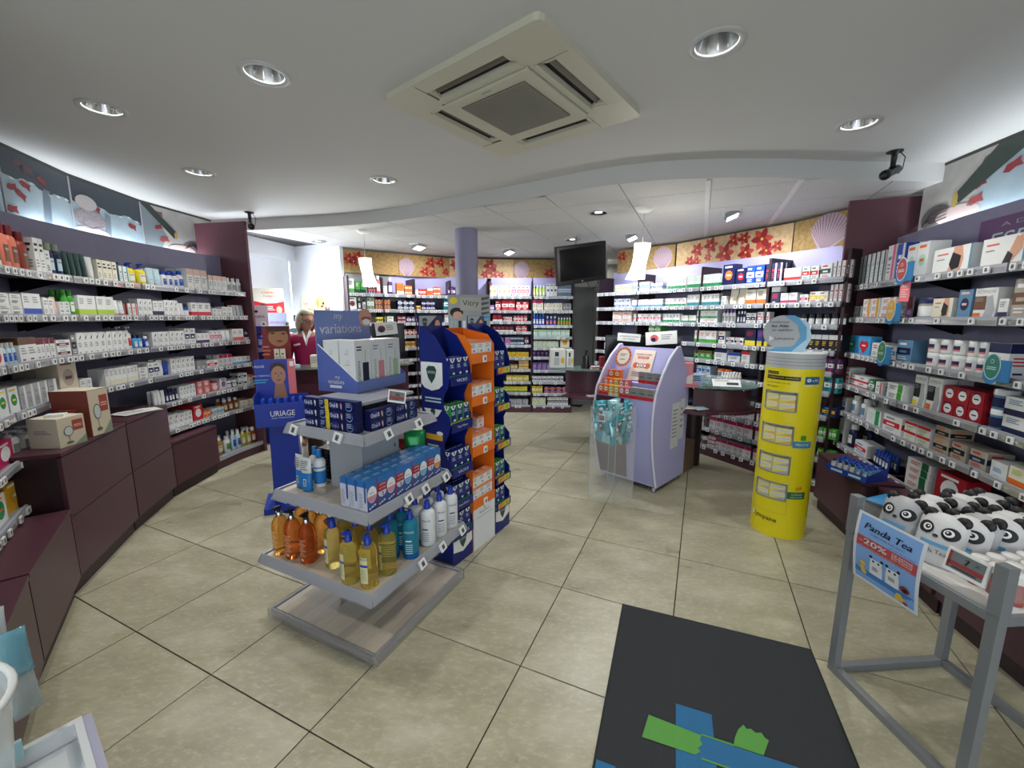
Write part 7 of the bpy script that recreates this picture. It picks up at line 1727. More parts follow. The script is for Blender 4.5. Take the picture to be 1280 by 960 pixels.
# right counter: runs from behind the kiosk to a rounded end at the right
rcf = [(1.60, 3.98)] + [(1.75, 3.86)] + arcpts(2.03, 4.02, .26, 225, 350, 12) 
counter('right service counter with green glass top and rounded aubergine front', [(1.45, 4.0), (1.62, 3.84), (1.75, 3.76)] + arcpts(2.05, 4.02, .32, 240, 375, 12) + [(2.2, 4.35), (1.85, 4.55)], .90, .68,
        [(1.72, 3.88)] + arcpts(2.03, 4.02, .28, 225, 355, 12), [(1.45, 3.9), (1.62, 3.74), (1.75, 3.66)] + arcpts(2.03, 4.0, .32, 245, 365, 10) + [(2.1, 4.3), (1.8, 4.45)], legs=((1.9, 4.25, .09),))
b = MB(); b.bevbox(-.12, .12, -.012, .012, 0, .2, AUB, .004); o = b.build('counter_block', None, (1.58, 4.0, .69), R_(-40)); tag(o, 'small aubergine board under the right counter glass', 'panel')
counter('middle service counter with glass top, left of the kiosk', [(.44, 5.22), (.46, 4.98), (.70, 4.90), (1.02, 4.84), (1.40, 4.92), (1.45, 5.3), (.75, 5.3)], .92, .62,
        [(.66, 5.08), (.72, 4.98), (1.05, 4.92), (1.42, 4.98)], [(.6, 4.9), (.72, 4.74), (1.05, 4.66), (1.4, 4.8), (1.42, 5.0), (.68, 5.0)], legs=((1.15, 5.12, .08),))
counter('left service counter with pale glass top before the woman', [(-2.72, 4.44), (-2.40, 4.22), (-2.0, 4.28), (-1.3, 4.52), (-1.15, 4.85), (-1.3, 5.05), (-2.1, 4.62), (-2.6, 4.62)], 1.0, .62,
        [(-2.66, 4.50), (-2.38, 4.30), (-2.0, 4.36), (-1.32, 4.59), (-1.22, 4.85)], [(-2.6, 4.36), (-2.35, 4.14), (-1.9, 4.22), (-1.3, 4.44), (-1.3, 4.7), (-2.5, 4.55)], legs=((-2.2, 4.5, .08), (-1.45, 4.8, .1)))
# monitors
def monitor(x, y, z, rz, w, h, label, paper=None):
    t = thing('monitor', label, 'monitor', (x, y, z), rz)
    MB().bevbox(-w / 2, w / 2, -.02, .02, .12, .12 + h, BLKP, .005).build('screen', t); b = MB(); b.box(-.03, .03, -.01, .03, .01, .14, BLKP); b.bevbox(-.11, .11, -.08, .1, 0, .012, BLKP, .003); b.build('stand', t)
    b = MB(); b.T = front(-.0205); b.rect(-w * .47, .12 + h * .05, w * .47, .12 + h * .95, M('screen off', '#070709', .15), 1); b.build('display', t)
    if paper:
        b = MB(); dx, dz, pw, ph, ti, kind = paper; b.T = Matrix.Translation((x, y, z)) @ Matrix.Rotation(rz, 4, 'Z') @ front(-.026, dx, dz) @ Matrix.Rotation(R_(ti), 4, 'Z')
        b.rect(-pw / 2, -ph / 2, pw / 2, ph / 2, 'white', 1)
        if kind == 'txt': b.text('LA PHARMACIE NE REND', 0, ph * .12, ph * .2, 'black', 2, w=pw * .85); b.text('PAS LA MONNAIE', 0, -ph * .2, ph * .18, 'black', 2, w=pw * .5)
        else: b.ell(-pw * .22, 0, ph * .3, ph * .28, 'wine' if kind == 'r' else 'coral', 2, 16); b.ell(-pw * .25, -ph * .1, ph * .18, ph * .16, 'navy', 3, 12); b.lines(pw * .0, -ph * .2, pw * .38, ph * .25, 3, 'grey', 2)
        o = b.build('paper_note'); tag(o, 'white paper note stuck on ' + label.replace('black monitor', 'the black monitor'), 'note')
monitor(1.25, 4.55, .92, R_(-12), .46, .30, 'black monitor left of the right hanging lamp', (.02, .40, .24, .085, -4, 'txt'))
monitor(1.55, 4.22, .90, R_(-25), .30, .33, 'black monitor behind the kiosk corner', (-.04, .43, .30, .13, 5, 'c'))
monitor(-1.42, 4.80, 1.0, R_(16), .36, .34, 'black monitor behind the slate blue display', (-.02, .40, .24, .14, 6, 'r'))
t = thing('leaflet_stack', 'small white leaflet board below the left monitor note', 'leaflet', (-1.42, 4.62, 1.17), R_(10)); b = MB(); b.box(-.12, .12, 0, .004, 0, .09, P('white')); b.T = front(-.0005); b.rect(-.1, .05, .1, .085, 'violet', 1); b.lines(-.08, .01, .08, .04, 2, 'grey', 1); b.build('card', t); MB().box(-.02, .02, .004, .012, -.17, .05, BLKP).build('holder', t)
# counter goods right
t = thing('gift_box', 'pink and white cube box with oval badge beside the kiosk', 'box', (1.60, 3.87, .9005), R_(-22)); b = MB(); b.bevbox(-.09, .09, -.07, .07, .03, .22, P('#c87a86'), .008); b.T = front(-.0705); b.poly([(-.09, .03), (.09, .03), (.09, .12), (-.02, .08), (-.09, .05)], P('#d9c9c4'), 1); b.ell(.0, .10, .042, .028, 'purple', 2, 20); b.text('3€', 0, .10, .018, 'white', 3); b.text('magnesium', -.01, .175, .016, 'white', 2, w=.09); b.lines(-.07, .04, .05, .052, 1, 'wine', 2); b.T = sidep(.0905); b.rect(-.06, .04, .06, .2, P('#a9876a'), 1); b.build('body', t)
b = MB(); b.bevbox(-.12, .13, -.09, .09, 0, .028, P('#c06a78'), .006); b.build('tray', t)
me = bottle(.014, .115, 'white', 'white', 'cream', 'B').mesh('nasal_spray')
for r in range(3):
    for i in range(5):
        o = put(me, 'nasal_spray', None, (2.02 + i * .034 - r * .006, 3.86 + r * .036 + i * .01, .905), R_(-10)); tag(o, 'small white spray bottle, ' + pos(i, 5) + ', ' + ('front', 'middle', 'back')[r] + ' row on right counter', 'bottle', 'small white spray bottles on the right counter')
b = MB(); b.T = Matrix.Rotation(R_(-50), 4, 'X'); b.box(-.12, .12, -.004, 0, 0, .09, P('#cdd2d0')); b.T = b.T @ front(-.0045); b.rect(.0, .02, .10, .05, 'ink', 1); b.lines(-.1, .055, .05, .08, 2, 'grey', 1); o = b.build('card_tray', None, (1.98, 3.775, .905), R_(-14)); tag(o, 'white leaning card in front of the small spray bottles', 'card')
b = MB(); b.bevbox(-.06, .06, -.04, .04, 0, .09, P('#8fa6c4'), .004); b.T = front(-.0405); b.lines(-.05, .02, .05, .075, 3, 'navy', 1); o = b.build('carton', None, (1.80, 4.02, .901), R_(-20)); tag(o, 'pale blue carton at the middle of right counter', 'box')
b = MB(); b.tube([(0, 0, .01), (.05, .02, .05), (.02, .03, .08), (-.03, .02, .05), (0, 0, .012)], .004, P('silver'), 6); o = b.build('cable', None, (1.70, 3.95, .901), 0); tag(o, 'loose grey cable on the glass of right counter', 'cable')
t = thing('card_terminal', 'black card terminal on the right counter bag shelf', 'card terminal', (1.50, 3.86, .681), R_(-35)); b = MB(); b.prism([(-.06, 0), (.06, 0), (.06, .05), (-.06, .02)], -.04, .04, BLKP, 'x'); b.build('body', t); MB().box(-.025, .025, -.01, .04, .04, .052, P('steel')).build('screen', t)
for i, (x, y, c, s) in enumerate(((1.66, 3.80, 'cream', 'cream foil sachet lying on the bag shelf'), (1.78, 3.77, 'ice', 'pale blue sachet lying on the bag shelf'))):
    bag('sachet', s, (x, y, .69), R_(20 * i), .14, .09, .02, M('sachet ' + c, PAL[c], .3), None, R_(-82), 'pouch')
b = MB(); b.bevbox(-.11, .11, -.06, .06, 0, .08, P('navy'), .004); b.T = front(-.0605); b.lines(-.08, .03, .08, .06, 2, 'steel', 1); o = b.build('box', None, (1.80, 4.02, .681), R_(-15)); tag(o, 'navy box under the glass of the right counter', 'box')
b = MB(); b.bevbox(-.1, .1, -.12, .12, 0, .30, M('kraft card', '#6e5a46', .8), .004); o = b.build('cardboard_box', None, (1.72, 4.10, 0), R_(-45)); tag(o, 'brown cardboard box on the floor behind the kiosk', 'box')
b = MB(); b.bevbox(-.08, .08, -.08, .08, 0, .012, P('red'), .003); o = b.build('tray', None, (1.76, 4.42, .39), R_(-40)); tag(o, 'flat red tray behind the kiosk above the brown box', 'tray')
b = MB(); b.box(-.07, .07, -.07, .07, 0, .387, AUBD); o = b.build('plinth_box', None, (1.76, 4.42, 0), R_(-40)); tag(o, 'dark plinth box under the flat red tray', 'box')
# middle counter goods
b = MB(); b.bevbox(-.12, .12, -.09, .09, 0, .15, M('gift red', '#8e1830', .3), .01); b.T = front(-.0905)
b.rect(-.03, .095, .115, .11, 'rose', 1); b.rect(-.115, .02, -.02, .03, 'rose', 1)
for u in (-.06, -.01, .05): b.rect(u, .03, u + .004, .13, 'wine', 1)
o = b.build('gift_box', None, (1.17, 4.97, .9205), R_(-6)); tag(o, 'glossy dark red box on the middle counter', 'box')
for i in range(3):
    o = put(tag_mesh(.05, .075), 'price_card', None, (1.13 + i * .065, 4.99, 1.20), R_(-10)); tag(o, 'white price card above the dark red box, ' + pos(i, 3), 'card', 'price cards above the red box')
b = MB(); b.tube([(0, 0, 0), (0, 0, .13)], .004, CHROME); o = b.build('card_holder', None, (1.19, 4.99, 1.07)); tag(o, 'thin metal holder of three price cards', 'holder')
b = MB(); b.lathe([(0, -.04), (.04, -.03), (.045, 0), (.03, .035), (0, .045)], P('#a86a58'), 12); b.lathe([(.035, -.07), (.035, -.04)], P('#a86a58'), 10); o = b.build('tester_bust', None, (1.20, 5.02, 1.135)); tag(o, 'small terracotta object on the dark red box', 'ornament')
t = thing('pump_dispenser', 'black pump gel dispenser on the middle counter', 'dispenser', (.90, 5.05, .9205)); b = MB(); b.lathe([(.055, 0), (.055, .03), (.04, .05), (.04, .14), (.02, .16)], BLKP, 16); b.build('body', t); b = MB(); b.lathe([(.01, .16), (.01, .21)], BLKP, 8); b.box(-.012, .012, -.05, .012, .205, .22, BLKP); b.build('pump', t)
for i in range(3): b = MB(); b.bevbox(-.05, .05, -.035, .035, 0, .012, P(('cream', 'salmon', 'white')[i]), .002); o = b.build('leaflet_pile', None, (.99 + i * .01, 4.97, .9205 + i * .0125), R_(i * 12)); tag(o, ('bottom cream', 'middle salmon', 'top white')[i] + ' leaflet on the middle counter', 'leaflet', 'leaflets on the middle counter')
b = MB(); b.bevbox(-.13, .13, -.04, .04, 0, .012, P('#b9b1a6'), .003); o = b.build('magazine', None, (1.0, 4.78, .621), R_(8)); tag(o, 'pale magazine lying on the middle counter bag shelf', 'magazine')
# big white coffee-like machine boxes before the back shelves
for x, y, z, w, h, s in ((.56, 5.12, .9205, .19, .23, 'white box with square window on left end of middle counter'), (.71, 5.14, .9205, .09, .22, 'narrow cream box with gold oval on middle counter')):
    b = MB(); b.bevbox(-w / 2, w / 2, -.07, .07, 0, h, P('#cfd2c8'), .01); b.T = front(-.0705); b.rect(-w * .2, h * .62, w * .05, h * .85, 'black', 1); b.rect(-w * .25, h * .15, w * .1, h * .55, 'silver', 1); b.ell(w * .3, h * .4, w * .12, h * .16, 'gold', 1)
    o = b.build('carton', None, (x, y, z)); tag(o, s, 'box')
# ================================================================ TV
tv = thing('television', 'black flat television hanging from the ceiling, tilted down', 'television', (.78, 4.9, 2.14), 0)
TM = Matrix.Rotation(R_(20), 4, 'Z') @ Matrix.Rotation(R_(12), 4, 'X') @ Matrix.Rotation(R_(-10), 4, 'Y')
b = MB(); b.T = TM; b.bevbox(-.31, .31, -.03, .03, -.215, .215, BLKP, .008); b.build('frame', tv)
b = MB(); b.T = TM @ front(-.0305); b.rect(-.275, -.165, .275, .18, M('screen off'), 1); b.build('screen', tv); b = MB(); b.T = TM @ front(-.0305); b.rect(-.01, -.198, .01, -.188, 'silver', 1); b.build('logo', tv)
b = MB(); b.T = TM; b.box(-.06, .06, .03, .09, -.06, .06, BLKP); b.T = Matrix.Identity(4); b.tube([(-.02, .09, .0), (-.02, .25, .1), (-.02, .3, .36)], .012, P('silver')); b.build('ceiling_arm', tv)
b = MB(); b.tube([(.08, -.0, -.2), (.1, .0, -.26), (.16, .0, -.27), (.2, .0, -.22), (.2, .0, -.18)], .004, BLKP, 6); b.build('cable', tv)
# ================================================================ Vitry stand
vt = thing('display_stand', 'tall grey nail care display stand with lettered header', 'display stand', (-.45, 4.35, 0), R_(-5))
b = MB(); b.bevbox(-.22, .22, -.06, .14, 0, .08, P('#5a6068'), .01); b.build('base', vt); b = MB(); b.box(-.21, .21, .0, .1, .08, 1.52, P('#8fa3b0')); b.T = front(-.0005)
rn = random.Random(5)
for i in range(9):
    for j in range(6): b.rect(-.195 + i * .044, 1.0 + j * .085, -.165 + i * .044, 1.07 + j * .085, rn.choice(['white', 'ink', 'steel', 'skyblue', 'blush', 'silver']), 2)
b.build('product_panel', vt)
b = MB(); b.box(-.22, .22, .02, .03, 1.48, 1.76, P('#9aa0a2')); b.T = front(.0195); b.rect(-.09, 1.60, .13, 1.73, P('#a9aaa6'), 1); b.text('Vitry', .02, 1.668, .07, M('vitry ink', '#23282c', .5), 2, w=.17); b.ell(-.16, 1.70, .04, .035, 'yellow', 1); b.ell(-.13, 1.58, .07, .05, 'ink', .8); b.ell(-.12, 1.55, .05, .04, 'skin', 1.4)
for k in range(5): b.poly([(.13, 1.5 + k * .05), (.21, 1.52 + k * .05), (.21, 1.54 + k * .05), (.13, 1.53 + k * .05)], P('#50585c'), 1)
b.rect(.02, 1.50, .22, 1.545, 'skyblue', 2); b.build('header', vt)

# ================================================================ rear left corner: stands, posters, woman
def flatposter(label, loc, rz, w, h, art, th=.006, m='white', cat='poster'):
    b = MB(); b.box(-w / 2, w / 2, 0, th, 0, h, m); b.T = front(-.0003); b.e = .001; art(b, w, h); o = b.build('poster', None, loc, rz); tag(o, label, cat); return o
def dogs(b, w, h):
    b.text('CLÉMENT', .05 * w, h * .84, h * .1, 'coral', 1, w=w * .55); b.text('THÉKAN', .08 * w, h * .7, h * .1, 'coral', 1, w=w * .55)
    b.rect(-w / 2, 0, w / 2, h * .5, 'red', 1); b.poly([(-w / 2, h * .5), (w / 2, h * .5), (w * .2, h * .42), (-w * .1, h * .4)], P('cream'), 2); b.ell(-w * .22, h * .2, w * .14, h * .2, P('#4a3a34'), 3); b.ell(-w * .24, h * .1, w * .08, h * .1, 'white', 4); b.ell(w * .32, h * .16, w * .1, h * .14, P('#b8977a'), 3); b.lines(-w * .06, h * .1, w * .2, h * .3, 3, 'white', 4)
flatposter('cream and red pet care poster on the window wall', (-3.32, 5.78, 1.57), R_(22), .36, .34, dogs, m='cream')
hq = thing('poster_stand', 'pale blue lettered card on stand below the pet care poster', 'poster', (-3.02, 5.35, 0), R_(16)); MB().tube([(0, .01, 0), (0, .01, 1.4)], .008, P('silver')).build('pole', hq); MB().lathe([(.1, 0), (.1, .012)], P('silver'), 20, c=(0, .01, 0)).build('foot', hq)
hqo = flatposter('x', (0, 0, 1.28), 0, .28, .30, lambda b, w, h: (b.text('CLÉMENT', 0, h * .6, h * .12, 'rose', 1, w=w * .8), b.text('THÉKAN', 0, h * .4, h * .12, 'rose', 1, w=w * .8), b.lines(-w * .3, h * .15, w * .3, h * .2, 1, 'skyblue', 1)), m=P('#b9cdea')); hqo.parent = hq; del hqo['label'], hqo['category']
def dog2(b, w, h):
    b.text('CLÉMENT THÉKAN', -w * .22, h * .72, h * .1, 'coral', 1, w=w * .4); b.lines(-w * .38, h * .35, 0, h * .55, 2, 'gold', 1); b.lines(-w * .1, h * .08, w * .4, h * .16, 1, 'grey', 1)
    b.ell(w * .17, h * .78, w * .15, h * .24, P('#d9b676'), 2, 20); b.ell(w * .14, h * .45, w * .14, h * .28, P('#e2c48a'), 1.5, 20); b.ell(w * .05, h * .74, w * .05, h * .15, P('#b98e50'), 3, 12); b.ell(w * .24, h * .72, w * .035, h * .05, 'ink', 4, 10); b.ell(w * .2, h * .62, w * .05, h * .04, P('#7a3a34'), 4, 10); b.ell(w * .16, h * .84, w * .015, h * .02, 'ink', 4, 8)
    b.ell(w * .36, h * .42, w * .09, h * .13, P('#6b5c50'), 2, 14); b.poly([(w * .28, h * .5), (w * .30, h * .66), (w * .36, h * .53)], P('#4a3c34'), 3); b.poly([(w * .38, h * .53), (w * .43, h * .64), (w * .44, h * .48)], P('#4a3c34'), 3); b.ell(w * .36, h * .32, w * .08, h * .1, P('#d8d0c4'), 3, 12)
flatposter('cream poster with golden dog and cat on the white wall', (-2.86, 6.17, 1.42), R_(-24.8), .62, .42, dog2, m=P('#e8e2c8'))
hp = thing('poster_stand', 'white poster with black horse figure on thin stand', 'poster', (-3.02, 5.86, 0), R_(8)); MB().tube([(0, .01, 0), (0, .01, 1.4)], .008, P('silver')).build('pole', hp); MB().lathe([(.12, 0), (.12, .012)], P('silver'), 20, c=(0, .01, 0)).build('foot', hp)
hpo = flatposter('x', (0, 0, 1.24), 0, .26, .34, lambda b, w, h: (b.poly([(-w * .1, h * .95), (w * .1, h * .9), (0, h * .75), (w * .05, h * .6), (-w * .1, h * .68)], P('ink'), 1), b.ell(w * .25, h * .55, w * .12, h * .09, 'ink', 1), b.ell(-w * .1, h * .3, w * .3, h * .1, 'forest', 1), b.ell(0, h * .1, w * .45, h * .1, 'forest', 1)))
hpo.parent = hp
del hpo['label'], hpo['category']
# slim blue stand
t = thing('display_stand', 'slim royal blue tower display next to left end panel', 'display stand', (-3.02, 4.98, 0), R_(20)); b = MB(); b.bevbox(-.09, .09, -.09, .09, 0, 1.42, RB_, .004)
b.build('tower', t)
for z in (.55, .85, 1.12): MB().box(-.11, .11, -.12, .1, z, z + .05, P('#aab8dd')).build('tray', t)
b = MB(); b.box(-.12, .12, -.02, -.015, 1.42, 1.66, P('#d2d6da')); b.T = front(-.021); b.text('ISISPHARMA', 0, 1.53, .03, 'navy', 1, w=.17); b.ell(0, 1.59, .02, .015, 'ink', 1); b.build('header', t)
for i in range(2):
    for j, z in enumerate((.60, .90, 1.17)):
        o = put(bottle(.03, .18, 'blue', 'navy', 'ice', 'B').mesh('bottle'), 'bottle', None, (-3.02 + .04 + (i - .5) * .08, 4.98 - .12 + (i - .5) * .03, z + .001), R_(20)); tag(o, 'blue bottle, ' + ('left', 'right')[i] + ', ' + ('lowest', 'middle', 'top')[j] + ' tray of the slim blue tower', 'bottle', 'blue bottles on the slim tower')
b = MB(); b.lathe([(0, -.05), (.035, -.045), (.05, 0), (.035, .045), (0, .05)], M('hot pink', '#e23a9a', .4), 16); o = b.build('balloon', None, (-3.08, 5.2, 1.41)); tag(o, 'round hot pink object above the slim blue tower', 'decoration')
MB_ = MB(); MB_.tube([(0, 0, -.9), (0, 0, .46)], .006, P('silver')); o = MB_.build('pole', None, (-3.08, 5.2, .9)); tag(o, 'thin pole carrying the hot pink round object', 'pole')
# red portrait display on left counter
t = thing('counter_display', 'dark red cosmetics display with portrait and two cartons', 'display stand', (-2.54, 4.50, 1.0005), R_(24)); b = MB(); b.bevbox(-.13, .13, -.02, .08, .0, .43, M('display dark red', '#7c1d20', .4), .006); b.T = front(-.0205)
b.ell(.02, .31, .095, .095, P('#a87a58'), 1, 24); b.poly([(-.1, .43), (.12, .43), (.12, .38), (-.08, .365)], P('#4a2a20'), 2); b.ell(-.03, .355, .022, .008, 'ink', 3, 10); b.ell(.07, .35, .022, .008, 'ink', 3, 10); b.ell(.03, .27, .03, .012, P('#8a3a34'), 3, 12); b.lines(-.14, .1, -.06, .22, 3, 'salmon', 2); b.lines(-.12, .03, .1, .07, 1, 'salmon', 2); b.build('panel', t)
b = MB(); b.box(-.13, .13, -.12, .08, 0, .02, M('display dark red')); b.build('tray', t)
for i in range(2):
    b = MB(); b.box(-.024, .024, -.02, .02, 0, .17, P('cream')); b.T = front(-.0205); b.rect(-.01, .11, .01, .125, 'ink', 1); b.lines(-.018, .03, .018, .09, 3, 'grey', 1); a_ = R_(24); q = Vector((-2.54, 4.50, 1.021)) + Vector((math.cos(a_) * (.0 + i * .055) + math.sin(a_) * .08, math.sin(a_) * (.0 + i * .055) - math.cos(a_) * .08, 0)); o = b.build('carton', None, q, a_); tag(o, ('left', 'right')[i] + ' cream carton on the dark red cosmetics display', 'box', 'cream cartons on the red display')
for i in range(2): o = put(tag_mesh(.045, .045), 'price_card', None, (-2.64 + i * .2, 4.46 + i * .085, 1.454), R_(24)); tag(o, ('left', 'right')[i] + ' price card on top of the dark red display', 'card', 'price cards on the red display')
for x, y, z, w, h, c, s in ((-2.33, 4.38, 1.0005, .14, .03, 'ice', 'flat pale box on the left counter'), (-2.10, 4.42, 1.0005, .08, .13, 'cream', 'cream carton at the right of left counter'), (-2.00, 4.45, 1.0005, .06, .10, 'navy', 'small navy carton at the right of left counter')):
    b = MB(); b.bevbox(-w / 2, w / 2, -.035, .035, 0, h, P(c), .003); b.T = front(-.0355); b.lines(-w * .4, h * .3, w * .4, h * .8, 3, 'grey', 1); o = b.build('carton', None, (x, y, z), R_(8)); tag(o, s, 'box')

# woman
def skin_mesh(name, nodes, edges, mat, root=0, lv=2, parent=None):
    me = bpy.data.meshes.new(name); me.from_pydata([n_[0] for n_ in nodes], edges, []); o = bpy.data.objects.new(name, me); COL.objects.link(o)
    sk = o.modifiers.new('skin', 'SKIN'); sk.use_smooth_shade = True; sv = me.skin_vertices[0].data
    for i, n_ in enumerate(nodes): r = n_[1]; sv[i].radius = r if isinstance(r, tuple) else (r, r); sv[i].use_root = (i == root)
    m = o.modifiers.new('sub', 'SUBSURF'); m.levels = lv; m.render_levels = lv
    me.materials.append(mat)
    if parent: o.parent = parent
    return o
wt = thing('person', 'woman with grey bob and glasses in magenta pullover behind counter', 'person', (-2.38, 4.86, 0), R_(18)); wt.scale = (1.05, 1.05, .945)
SKN = M('skin tone', '#b98670', .55); MAG = M('magenta knit', '#9c1f56', .8, bump=.2, scale=300); TRS = M('dark trousers', '#22242c', .8); HAIR = M('grey blond hair', '#a59a84', .55, bump=.6, scale=90)
# body: legs, torso, arms, neck as one skin surface (dressed colours are separate garments over it)
nodes = [((0, 0, .95), (.13, .10)), ((0, 0, 1.12), (.125, .09)), ((0, -.01, 1.28), (.15, .10)), ((0, 0, 1.38), (.10, .07)), ((0, -.01, 1.43), .045), ((0, -.03, 1.50), .042),
  ((-.085, 0, .90), .085), ((-.095, 0, .50), .058), ((-.10, .02, .08), .038), ((-.10, -.12, .04), .032), ((.085, 0, .90), .085), ((.095, 0, .50), .058), ((.10, .02, .08), .038), ((.10, -.12, .04), .032),
  ((-.17, 0, 1.36), .055), ((-.21, -.03, 1.12), .042), ((-.14, -.26, .985), .032), ((-.10, -.33, .975), .024), ((.17, 0, 1.36), .055), ((.21, -.03, 1.12), .042), ((.16, -.26, .985), .032), ((.13, -.33, .975), .024)]
edges = [(0, 1), (1, 2), (2, 3), (3, 4), (4, 5), (0, 6), (6, 7), (7, 8), (8, 9), (0, 10), (10, 11), (11, 12), (12, 13), (3, 14), (14, 15), (15, 16), (16, 17), (3, 18), (18, 19), (19, 20), (20, 21)]
skin_mesh('body', nodes, edges, SKN, 0, 2, wt)
g = lambda r, k=1.12: tuple(x * k for x in r) if isinstance(r, tuple) else r * k
gn = [((0, 0, .86), (.165, .135)), (nodes[1][0], g(nodes[1][1], 1.2)), (nodes[2][0], g(nodes[2][1], 1.2)), (nodes[3][0], g(nodes[3][1], 1.35))] + [(nodes[i][0], g(nodes[i][1], 1.32 if i in (14, 18) else 1.22)) for i in (14, 15, 16, 18, 19, 20)] + [((0, -.005, 1.425), .078)]
skin_mesh('pullover', gn, [(0, 1), (1, 2), (2, 3), (3, 4), (4, 5), (5, 6), (3, 7), (7, 8), (8, 9), (3, 10)], MAG, 0, 2, wt)
tn_ = [((0, 0, .93), (.145, .115))] + [(nodes[i][0], g(nodes[i][1], 1.15)) for i in (6, 7, 8, 10, 11, 12)]
skin_mesh('trousers', tn_, [(0, 1), (1, 2), (2, 3), (0, 4), (4, 5), (5, 6)], TRS, 0, 2, wt)
for sx in (-1, 1):
    wx, wy, wz = (-.10, -.33, .975) if sx < 0 else (.13, -.33, .975)
    hn = [((wx, wy, wz), .022), ((wx, wy - .035, wz), (.032, .014)), ((wx, wy - .07, wz - .002), (.034, .013))]; he = [(0, 1), (1, 2)]
    for f_, (fx, fl_) in enumerate(((-.026, .06), (-.009, .072), (.009, .068), (.025, .052))):
        k0 = len(hn); hn += [((wx + fx, wy - .09, wz - .002), .009), ((wx + fx * 1.1, wy - .09 - fl_ * .55, wz - .006), .0085), ((wx + fx * 1.15, wy - .09 - fl_, wz - .018), .0075)]; he += [(2, k0), (k0, k0 + 1), (k0 + 1, k0 + 2)]
    k0 = len(hn); hn += [((wx - sx * .034, wy - .045, wz), .010), ((wx - sx * .05, wy - .075, wz - .004), .009)]; he += [(1, k0), (k0, k0 + 1)]
    skin_mesh('hand', hn, he, SKN, 0, 1, wt)
# head
HZ = 1.565; hm = bpy.data.meshes.new('head'); bm = bmesh.new(); bmesh.ops.create_uvsphere(bm, u_segments=36, v_segments=26, radius=1)
for v in bm.verts:
    x, y, z = v.co; rx, ry, rz_ = .072, .088, .110
    if z < 0: rx *= 1 - .30 * (-z) ** 1.5; ry *= 1 - .10 * (-z)
    X_, Y_, Z_ = x * rx, y * ry, z * rz_
    if y < 0:
        Y_ += -.024 * math.exp(-((X_ / .011) ** 2) - ((Z_ + .012) / .018) ** 2) - .012 * math.exp(-((X_ / .009) ** 2) - ((Z_ - .012) / .022) ** 2)
        Y_ += -.009 * math.exp(-((X_ / .024) ** 2) - ((Z_ + .052) / .010) ** 2) - .010 * math.exp(-((X_ / .02) ** 2) - ((Z_ + .088) / .014) ** 2)
        for sx in (-1, 1): Y_ += .011 * math.exp(-(((X_ - sx * .030) / .015) ** 2) - ((Z_ - .018) / .012) ** 2) - .005 * math.exp(-(((X_ - sx * .032) / .02) ** 2) - ((Z_ - .038) / .008) ** 2)
    v.co = (X_, Y_, Z_)
for f in bm.faces: f.smooth = True
bm.to_mesh(hm); bm.free(); hm.materials.append(SKN)
hd = put(hm, 'head', wt, (0, -.035, HZ), rot=(R_(8), 0, R_(38))); hd.scale = (1.06, 1.06, 1.14)
for sx in (-1, 1):
    b = MB(); b.lathe([(0, -.010), (.007, -.007), (.010, 0), (.007, .007), (0, .010)], P('#e8e6e0'), 12); b.T = front(-.0098); b.ell(0, 0, .0045, .0045, P('#3a4a4a'), 1, 10); b.build('eye', hd, (sx * .029, -.073, .016))
    b = MB(); b.T = Matrix.Translation((sx * .072, .005, .0)); b.lathe([(0, -.03), (.008, -.02), (.012, 0), (.010, .02), (0, .03)], SKN, 10, sx=.5); b.build('ear', hd)
    b = MB(); b.tube([(sx * .03 + .024 * math.cos(a) * 1.0, -.096, .012 + .016 * math.sin(a)) for a in [k * math.pi / 8 for k in range(16)]], .003, P('#3a2220'), 6, closed=True); b.tube([(sx * .052, -.094, .02), (sx * .074, -.04, .018), (sx * .076, .01, .01)], .0025, P('#3a2220'), 6); b.build('glasses', hd)
b = MB(); b.tube([(-.007, -.099, .014), (.007, -.099, .014)], .0025, P('#3a2220'), 6); b.build('glasses_bridge', hd)
b = MB(); b.T = front(-.0925, 0, -.055); b.ell(0, 0, .020, .006, P('#9a4a4e'), 6, 14); b.build('mouth', hd)
hb = bmesh.new(); bmesh.ops.create_uvsphere(hb, u_segments=40, v_segments=28, radius=1)
kill = []
for v in hb.verts:
    x, y, z = v.co; rx, ry, rz_ = .092, .108, .122
    if z < 0: rx *= 1 + .12 * min(1, -z * 1.5); Zs = z * .185
    else: Zs = z * rz_
    if y < -.15 and z < .55 and abs(x) < .80: kill.append(v)
    v.co = (x * rx, y * ry + .008, Zs + .008)
bmesh.ops.delete(hb, geom=kill, context='VERTS')
for f in hb.faces: f.smooth = True
hme = bpy.data.meshes.new('hair'); hb.to_mesh(hme); hb.free(); hme.materials.append(HAIR); ho = put(hme, 'hair', hd); so = ho.modifiers.new('thick', 'SOLIDIFY'); so.thickness = .014; so.offset = -1
b = MB(); b.add([(-.055, -.06, 1.44), (-.02, -.125, 1.36), (0, -.135, 1.28), (.0, -.11, 1.36), (-.03, -.07, 1.46)], [(0, 1, 2, 3, 4)], P('white')); b.add([(.055, -.06, 1.44), (.02, -.125, 1.36), (0, -.135, 1.28), (.0, -.11, 1.36), (.03, -.07, 1.46)], [(4, 3, 2, 1, 0)], P('white')); co = b.build('collar', wt); sm_ = co.modifiers.new('thick', 'SOLIDIFY'); sm_.thickness = .012
b = MB(); b.T = Matrix.Translation((-.09, -.128, 1.29)) @ Matrix.Rotation(R_(-14), 4, 'Y'); b.box(-.032, .032, -.006, 0, -.010, .012, P('white')); b.build('name_badge', wt)

